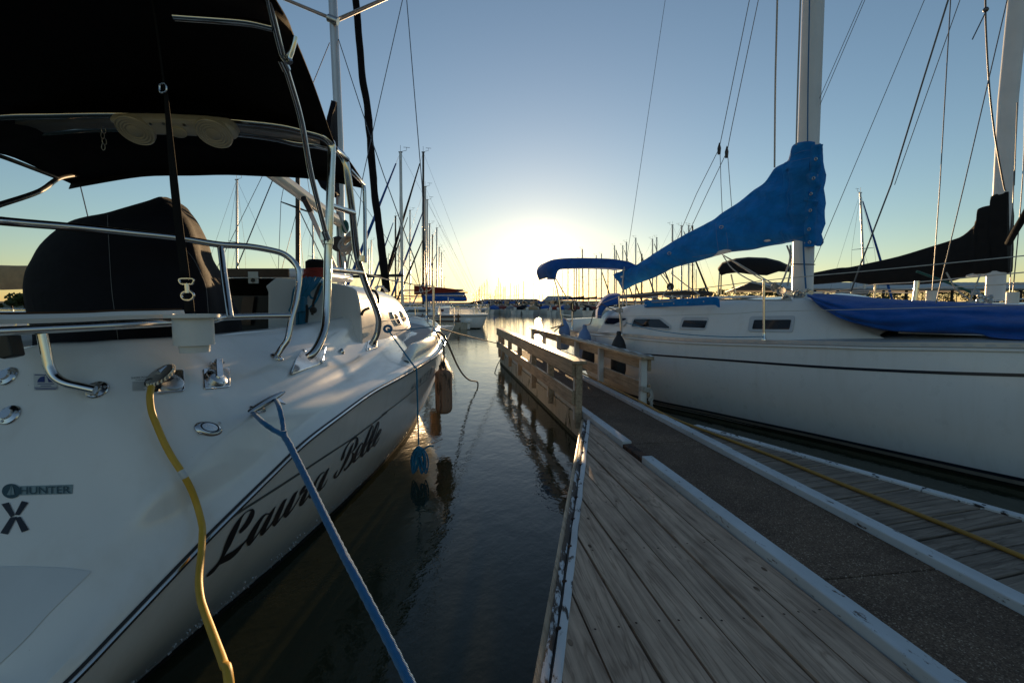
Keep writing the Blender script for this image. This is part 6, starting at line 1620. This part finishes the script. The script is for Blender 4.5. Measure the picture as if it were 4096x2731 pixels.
st2 = [(-6.2, 1.1, 1.15), (-4.5, 1.45, 1.12), (-2, 1.7, 1.15), (0, 1.65, 1.2), (1.6, 1.3, 1.26), (2.8, .7, 1.33), (3.5, .05, 1.4)]
rr_ = [[b2(f, w, z), b2(f, w * 1.02, z * .5), b2(f, w * .85, 0), b2(f, w * .5, -.4), b2(f, -w * .5, -.4), b2(f, -w * .85, 0), b2(f, -w * 1.02, z * .5), b2(f, -w, z)] for f, w, z in st2]
rr_ = [list(x) for x in zip(*[cat([r_[j] for r_ in rr_], 3) for j in range(8)])]
b = MB(); b.grid(rr_, True, True); b.build('hull', M['gel2'], t2, ang=60)
b = MB(); b.grid([[b2(f, w * g_, z + dz) for g_, dz in ((1, 0), (.92, .25), (.7, .42), (0, .48), (-.7, .42), (-.92, .25), (-1, 0))] for f, w, z in ((-3.4, .9, 1.15), (-3.3, .95, 1.15), (-1, 1.0, 1.17), (.6, .9, 1.2), (1.5, .6, 1.25), (2.1, .3, 1.1))], False, True); b.build('cabin', M['gel'], t2, ang=40)
for (x0, y0, x1, y1, d) in ((1185, 1072, 1160, 1285, 7.6), (760, 1105, 755, 1240, 9.2), (520, 1170, 515, 1245, 9.8)):
    b = MB(); b.tube([at(*T5(x0, y0), y=d), at(*T5(x1, y1), y=d)], .035 if x0 > 1000 else .016, 10); b.build('stanchion', M['steel'], t2)
for (x0, y0, x1, y1, d) in ((1335, 1170, 1330, 1300, 7.6), (2152, 1185, 2145, 1300, 7.3)):
    b = MB(); b.tube([at(*T5(x0, y0), y=d), at(*T5(x1, y1), y=d)], .075, 12); b.build('post_fender', M['white'], t2)
b = MB()
for P in ([(130, 1190, 10.5), (520, 1150, 9.8), (760, 1105, 9.2), (1180, 1085, 7.6), (2266, 985, 6.4)], [(130, 1200, 10.5), (760, 1165, 9.2), (1180, 1150, 7.6), (2266, 1098, 6.4)], [(180, 1215, 10.5), (760, 1185, 9.2), (1200, 1195, 7.6)]):
    b.tube(pts(T5, P), .009, 6)
b.build('lifeline', M['lifeline'], t2)
b = MB()
for P, r in (([(T6, 2265, 870, 8.6), (T6, 2240, 1568, 8.6), (T5, 2165, 0, 8.6), (T5, 2120, 1285, 8.5)], .008), ([(T6, 2330, 700, 8.4), (T5, 2255, 0, 8.4), (T5, 2155, 1180, 8.3)], .008), ([(T6, 1995, -20, 8.0), (T6, 2000, 260, 8.1), (T6, 2030, 760, 8.3), (T6, 2080, 1180, 8.6), (T6, 2150, 1568, 8.8), (T5, 2080, 160, 8.8)], .013)):
    b.tube(cat([at(*z(x, y), y=d) for z, x, y, d in P], 4), r, 6)
b.tube([at(*T6(2000, 100), y=8.0), at(*T6(1885, 335), y=7.9)], .009, 6); b.ball(at(*T6(1998, 85), y=8.0), .04)
for P in ([(2266, 330, 7.5), (2200, 500, 7.8), (2105, 640, 8.2)],): pass
b.build('standing_rigging', M['wire'], t2)
b = MB(); b.tube(cat(pts(T5, [(2400, 180, 7.4), (2266, 420, 7.6), (2170, 580, 7.9), (2110, 690, 8.2)]), 4), [.048] * 13, 10); b.build('furled_staysail', M['blackcanvas'], t2)
b = MB(); b.tube(pts(T5, [(1180, 975, 8.6), (1500, 1090, 8.6), (1740, 1190, 8.6)]), .022, 8); b.build('boom_vang', M['ropegreen'], t2)
b = MB(); b.tube(pts(T5, [(1480, 985, 8.5), (1570, 1150, 8.4), (1700, 1250, 8.4), (1760, 1275, 8.4)]), .014, 6); b.tube(pts(T5, [(1820, 1010, 8.4), (1770, 1150, 8.3), (1705, 1310, 8.2)]), .012, 6); b.build('sheet', M['ropewhite'], t2)
b = MB(); rnd = random.Random(2)
for k in range(9):
    c = at(*T5(1800 + rnd.uniform(-60, 130), 1230 + rnd.uniform(-45, 50)), y=8.6); b.lathe([(.04, -.03), (.055, 0), (.04, .03)], c, V((rnd.uniform(-1, 1), -1, rnd.uniform(-1, 1))), 10); b.build('block', M['dullsteel'], t2); b = MB()
# black bimini boat and the masts behind the blue cover
t3, o3, h3, s3, bm3, f3_ = sailboat('sailboat whose black bimini shows under the blue boom cover', 3460, 771, 15.5, (.9, -.43), 9.5, cover=None, mast_on=False, free=1.0)
bi = [(T4, 1320, 185), (T4, 1360, 135), (T4, 1480, 98), (T4, 1600, 86), (T4, 1760, 92), (T4, 1880, 120), (T4, 1980, 165)]
bl = [(T4, 1345, 232), (T4, 1400, 215), (T4, 1500, 205), (T4, 1640, 225), (T4, 1770, 232), (T4, 1880, 195), (T4, 1985, 200)]
b = MB(); b.grid([[at(*z2(x2, y2), y=14.6), at(*z1(x1, y1), y=15.0), at(*z1(x1, y1), y=15.9) + V((0, 0, .06))] for (z1, x1, y1), (z2, x2, y2) in zip(bi, bl)]); b.build('bimini_canopy', M['blackcanvas'], t3, solid=.03, ang=80)
for x, y0, x2, y2 in ((1335, 180, 1320, 410), (1350, 190, 1345, 410), (1440, 225, 1480, 400)):
    b = MB(); b.tube([at(*T4(x, y0), y=15), at(*T4(x2, y2), y=15)], .022, 8); b.build('bimini_leg', M['steel'], t3)
G3 = 'sailboats moored beyond the blue covered boat'
RIGHT = [(3463, 771, 43, 'alu', 'royalcanvas', 1, 'sailboat with lone mast and blue furled jib right of the big white mast', -22),
         (2690, 900, 58, 'alu', None, 1, 'sailboat with tall mast cut by the middle of the blue boom cover', 0),
         (2726, 903, 60, 'alu', 'navycanvas', 1, 'sailboat with mast just right of the tall mast at the middle of the blue cover', 0),
         (2755, 903, 62, 'alu', None, 1, 'third of the four tall masts poking above the blue boom cover', 0),
         (2770, 904, 64, 'brownmast', None, 1, 'rightmost of the four tall masts poking above the blue boom cover', 0),
         (2543, 953, 70, 'alu', 'greycanvas', 1, 'sailboat with tall mast right of the blue bimini', 0),
         (2610, 957, 72, 'alu', 'navycanvas', 1, 'sailboat with tall mast and dark furled jib left of the blue cover middle', 0),
         (2627, 951, 74, 'alu', None, 1, 'sailboat with thin mast beside the dark furled jib left of the blue cover middle', 0),
         (2567, 1017, 60, 'brownmast', None, 0, 'sailboat with short dark mast crossing the outer half of the boom cover', 0),
         (2506, 969, 76, 'alu', None, 1, 'sailboat with mast over the right end of the blue bimini', 0),
         (2491, 983, 80, 'alu', 'navycanvas', 1, 'sailboat with mast second from the right end of the blue bimini', 0),
         (2465, 1003, 84, 'alu', None, 1, 'sailboat with shorter mast of a close pair over the bimini', 0),
         (2458, 983, 82, 'alu', 'greycanvas', 1, 'sailboat with taller mast of a close pair over the bimini', 0),
         (2432, 1037, 90, 'alu', None, 1, 'sailboat with spreader low on its mast under the blue bimini', 0),
         (2406, 1016, 86, 'alu', None, 1, 'sailboat with mast right of centre over the blue bimini', 0),
         (2385, 1023, 88, 'alu', 'navycanvas', 1, 'sailboat with mast at the centre of the blue bimini', 0),
         (2333, 997, 84, 'brownmast', None, 1, 'sailboat with bare dark mast highest over the left half of the bimini', -4),
         (2316, 1033, 92, 'alu', None, 1, 'sailboat with mast just left of the dark one over the bimini', 0),
         (2306, 1060, 96, 'alu', None, 0, 'sailboat with mast seen only below the left half of the bimini', 0),
         (2297, 1062, 97, 'alu', None, 1, 'sailboat with thick mast below the left part of the bimini', 0),
         (2272, 1066, 98, 'alu', None, 1, 'sailboat with leftmost mast inside the bimini frame', 0),
         (2355, 1060, 99, 'alu', None, 1, 'sailboat with thin mast below the middle of the bimini', 0),
         (2785, 1080, 110, 'alu', None, 0, 'small sailboat with short mast before the tree line', 0)]
for u, vt, d, mt, fl, sp_, lb, ln in RIGHT:
    sailboat(lb, u, vt, d, (.93, .36) if u % 2 else (.8, -.6), 8.5 + (u % 4) * .4, mast=mt, furl=fl, cover=('royalcanvas', 'navycanvas', None, 'greycanvas')[u % 4], group=G3, spread=sp_, detail=1 if d < 50 else 0, lean=ln, mr=.085, windows=False)
G4 = 'small boats at the far dock under the sun'
far = [(60, 548), (100, 515), (137, 465), (150, 430), (186, 405), (226, 370), (268, 332), (295, 552), (323, 545), (380, 575), (397, 483), (424, 420), (450, 300), (478, 383), (530, 432), (551, 428), (632, 375), (692, 398), (727, 400), (763, 380), (832, 350), (846, 335), (1000, 340), (1085, 560), (1140, 545), (1305, 430), (1345, 480), (1446, 168), (1538, 130)]
ORD = ['first', 'second', 'third', 'fourth', 'fifth', 'sixth', 'seventh', 'eighth', 'ninth', 'tenth', 'eleventh', 'twelfth', 'thirteenth', 'fourteenth', 'fifteenth', 'sixteenth', 'seventeenth', 'eighteenth', 'nineteenth', 'twentieth', 'twenty-first', 'twenty-second', 'twenty-third', 'twenty-fourth', 'twenty-fifth', 'twenty-sixth', 'twenty-seventh', 'twenty-eighth', 'twenty-ninth']
rnd = random.Random(21)
for i, (x, y) in enumerate(far):
    u, v = L5(x, y); d = 92 + rnd.uniform(-4, 10) - (8 if x > 900 else 0)
    sailboat('small far sailboat at the sunlit dock, %s mast counted from the left' % ORD[i], u, v, d, (rnd.uniform(-.4, .4), -1 if rnd.random() < .5 else 1), 6.5 + rnd.random() * 2, group=G4, detail=0, spread=1 if i % 2 else 0, free=.8, mr=.06, cover=rnd.choice([None, 'navycanvas', 'royalcanvas', 'tancanvas']), canopy=None, boomz=.9)
# power boats and covered boats between them
def runabout(label, u, d, head, L, mat):
    o = at(u, 1215, y=d); o.z = 0; h = V((head[0], head[1], 0)).normalized(); s = V((-h.y, h.x, 0))
    t = thing('motor_boat', label, 'motor boat', o, 'motor boats at the far dock')
    rr_ = []
    for f, w, z in ((.5, .03, .95), (.35, .6, .85), (.1, .95, .78), (-.2, 1, .72), (-.5, .92, .7)):
        c = o + h * L * f; bw = L * .17 * w; rr_.append([c + s * bw + V((0, 0, z)), c + s * bw * .8, c + s * bw * .4 - V((0, 0, .2)), c - s * bw * .4 - V((0, 0, .2)), c - s * bw * .8, c - s * bw + V((0, 0, z))])
    b = MB(); b.grid(rr_, True, True); b.build('hull', M['gel'], t)
    c = o - h * L * .05; b = MB()
    b.grid([[c + h * L * f + s * L * .15 * g_ + V((0, 0, .72 + z * (1 - g_ * g_))) for g_ in (-1, -.7, -.3, 0, .3, .7, 1)] for f, z in ((.3, .1), (.1, .55), (-.1, .75), (-.3, .5), (-.42, .1))]); b.build('boat_cover', M[mat], t, solid=.02)
    b = MB(); c = o - h * (L * .5 + .1); b.boxf(c - s * .18 + V((0, 0, .55)), h * -.35, s * .36, V((0, 0, .55))); b.boxf(c - s * .07 + V((0, 0, -.1)), h * -.16, s * .14, V((0, 0, .7))); b.build('outboard_motor', M['white'], t, smooth=False, bevel=.05)
kinds = ['navycanvas', 'greycanvas', 'tancanvas', 'royalcanvas', 'redcanvas']
names = dict(navycanvas='dark blue', greycanvas='grey', tancanvas='tan', royalcanvas='bright blue', redcanvas='dark red')
for i, x in enumerate([340, 400, 470, 540, 600, 660, 740, 800, 870, 950, 1020, 1090, 1230, 1330, 1420, 1500, 1590, 1680, 1760, 1850, 1930]):
    m = kinds[(i * 3 + i // 5) % 5]
    runabout('small far motor boat under %s cover, %s from the left along the sunlit dock' % (names[m], ORD[i]), L5(x, 0)[0], 88 - x * .009 + rnd.uniform(-2, 2), (rnd.uniform(-.3, .9), rnd.choice([-1, 1])), 5 + rnd.random() * 1.6, m)

# docks, boat sheds and trees far off
def far_dock(label, u0, u1, d0, d1, w=2.2):
    p, q = at(u0, 1215, y=d0), at(u1, 1215, y=d1); p.z = q.z = -.2; n = (q - p).normalized(); n = V((-n.y, n.x, 0))
    b = MB(); b.boxf(p, q - p, n * w, V((0, 0, .65))); tag(b.build('dock', M['crosswood'], smooth=False), label, 'dock')
far_dock('long low dark dock under the row of far boats, left part', 1900, 2420, 96, 80)
far_dock('long low dark dock behind the blue covered boat', 2430, 3700, 79, 62)
far_dock('low dock along the slips left of the channel', 1000, 1750, 43, 120)
# nearer left finger with brown rails
fd_ = thing('finger_pier', 'short white finger pier with brown board railing before the red covered sloop', 'pier', (at(1800, 1215, y=32).x, 31, 0))
p, q = at(1660, 1215, y=31.4), at(1866, 1215, y=31.4); p.z = q.z = -.1; p.x -= 6
b = MB(); b.boxf(p, q - p, (0, 1.0, 0), (0, 0, .55)); b.build('float', M['moss'], fd_, smooth=False)
for v0, v1 in ((1262, 1270), (1281, 1288)):
    a_, c_ = at(1500, v0, y=31.4), at(1842, v0, y=31.4); b = MB(); b.boxf(a_, c_ - a_, (0, .04, 0), V((0, 0, -(v1 - v0) / 1934 * 31.4))); b.build('rail_board', M['teak'], fd_, smooth=False)
for u in (1833, 1760, 1690, 1620):
    a_ = at(u, 1262, y=31.44); b = MB(); b.box(V((a_.x, 31.46, .55)), .1, .06, .9); b.build('rail_post', M['teak'], fd_, smooth=False)
c = at(*L8(1615, 1200), y=30.6); b = MB(); b.lathe([(0, -.14), (.25, -.1), (.27, 0), (.25, .1), (0, .14)], c, (0, 0, 1), 14); b.boxf(c + V((-.08, -.05, -.5)), (.16, 0, 0), (0, .1, 0), (0, 0, .5)); tag(b.build('dock_bumper', M['white']), 'small pale dock wheel on the corner of the short white finger pier', 'dock bumper')
def shed(label, u0, u1, d0, d1, zt, ze, depth, posts, roofm='roof'):
    p, q = at(u0, 1215, y=d0), at(u1, 1215, y=d1); p.z = q.z = 0; dr = (q - p).normalized(); n = V((-dr.y, dr.x, 0))
    if n.y < 0: n = -n
    t = thing('boat_shed', label, 'boat shed', (p + q) / 2)
    b = MB(); up_ = V((0, 0, 1)); L = (q - p).length
    rr_ = []
    N = max(4, int(L / .35)) if L < 60 else 120
    for i in range(N + 1):
        c = lerp(p, q, i / N); dz = .02 * (i % 2)
        rr_.append([c - n * .4 + up_ * (ze + dz - .16), c - n * .4 + up_ * (ze + dz), c + n * depth * .5 + up_ * (zt + dz), c + n * depth + up_ * ze])
    b.grid(rr_); b.build('roof', M[roofm], t, ang=20, solid=.05)
    for i in range(posts):
        c = lerp(p, q, (i + .5) / posts)
        b = MB(); b.box(c + V((0, 0, ze / 2)), .16, .16, ze); b.build('post', M['shed'], t, smooth=False)
    b = MB(); b.boxf(p + n * depth * .8, q - p, n * .2, up_ * (ze * .62)); b.build('back_wall', M['shed'], t, smooth=False)
    b = MB(); b.boxf(p - n * .3 + up_ * -.1, q - p, n * depth, up_ * .5); b.build('walkway', M['crosswood'], t, smooth=False)
shed('long covered slip with pale corrugated roof beyond the black boom cover', 3120, 4400, 46, 46, 3.9, 3.05, 12, 14)
shed('covered slip with shallow dark gable roof left of the sun reflection', 1880, 2105, 176, 168, 3.4, 1.9, 22, 12, 'shed')
shed('low covered slips behind the far boats right of the sun', 2100, 2700, 165, 150, 2.6, 2.0, 14, 18, 'shed')
hs = thing('boat_house', 'pale house with hipped roof on the far dock right of the sun', 'house', at(2245, 1215, y=128) - V((0, 0, 1.6)))
P = lambda x, y, d=128: at(*L5(x, y), y=d)
b = MB(); e = [P(1172, 632), P(1688, 618), P(1688, 618) + V((0, 12, 0)), P(1172, 632) + V((0, 12, 0))]; r0, r1 = P(1240, 556) + V((0, 5, 0)), P(1600, 556) + V((0, 5, 0))
b.add(e + [r0, r1], [(0, 1, 5, 4), (1, 2, 5), (2, 3, 4, 5), (3, 0, 4)]); b.build('roof', M['roof'], hs, smooth=False)
b = MB()
for x0, x1 in ((1178, 1300), (1420, 1500), (1600, 1680)): a_ = P(x0, 640); a_.z = .3; b.boxf(a_ + V((0, .3, 0)), V((P(x1, 640).x - P(x0, 640).x, 0, 0)), (0, 10, 0), (0, 0, 2.3))
b.build('wall', M['housewall'], hs, smooth=False)
b = MB(); a_ = P(1178, 640); a_.z = 2.0; b.boxf(a_ + V((0, .2, 0)), V((P(1680, 640).x - a_.x, 0, 0)), (0, 10, 0), (0, 0, .6)); b.build('fascia', M['housewall'], hs, smooth=False)
b = MB(); a_ = P(1160, 640); a_.z = -.1; b.boxf(a_, V((P(1700, 640).x - a_.x, 0, 0)), (0, 12, 0), (0, 0, .6)); b.build('walkway', M['crosswood'], hs, smooth=False)
def wood(label, u0, u1, d, htab, seed, n, leaf=.55):
    rnd = random.Random(seed); b = MB(); tr = MB()
    for i in range(n):
        u = lerp(u0, u1, (i + rnd.random()) / n); dd = d + rnd.uniform(-8, 22)
        o = at(u, 1215, y=dd); H = interp(htab, u) * rnd.uniform(.82, 1.1)
        tr.tube([V((o.x, dd, .2)), V((o.x + rnd.uniform(-.4, .4), dd, H * .5))], [.25, .14], 5)
        for c_ in range(7):
            cx, cy, cz = o.x + rnd.gauss(0, H * .26), dd + rnd.gauss(0, H * .2), H * rnd.uniform(.22, .86); rad = H * rnd.uniform(.13, .24)
            for k in range(48):
                dv = V((rnd.gauss(0, 1), rnd.gauss(0, 1), rnd.gauss(0, 1))).normalized() * rad * rnd.uniform(.55, 1.08)
                c = V((cx, cy, cz)) + V((dv.x * 1.2, dv.y, dv.z * .8)); a_ = V((rnd.gauss(0, 1), rnd.gauss(0, 1), rnd.gauss(0, 1))).normalized(); e_ = a_.orthogonal().normalized(); s_ = leaf * rnd.uniform(.6, 1.3)
                b.add([c - a_ * s_, c + e_ * s_ * .6, c + a_ * s_, c - e_ * s_ * .6], [(0, 1, 2, 3)])
    o = b.build('woodland', M['leaf'], smooth=False, weld=False); tag(o, label, 'trees', kind='stuff')
    k = tr.build('trunks', M['bark'], o)
wood('dark tree line on the far shore behind the masts', 2560, 4500, 235, [(2560, 3.5), (2700, 8), (2900, 11), (3300, 12.5), (4500, 12)], 5, 46, .6)
wood('dark bushes on the left shore behind the tan covered boat', -700, 320, 105, [(-700, 6), (60, 5.2), (130, 4), (320, 3)], 9, 16, .45)
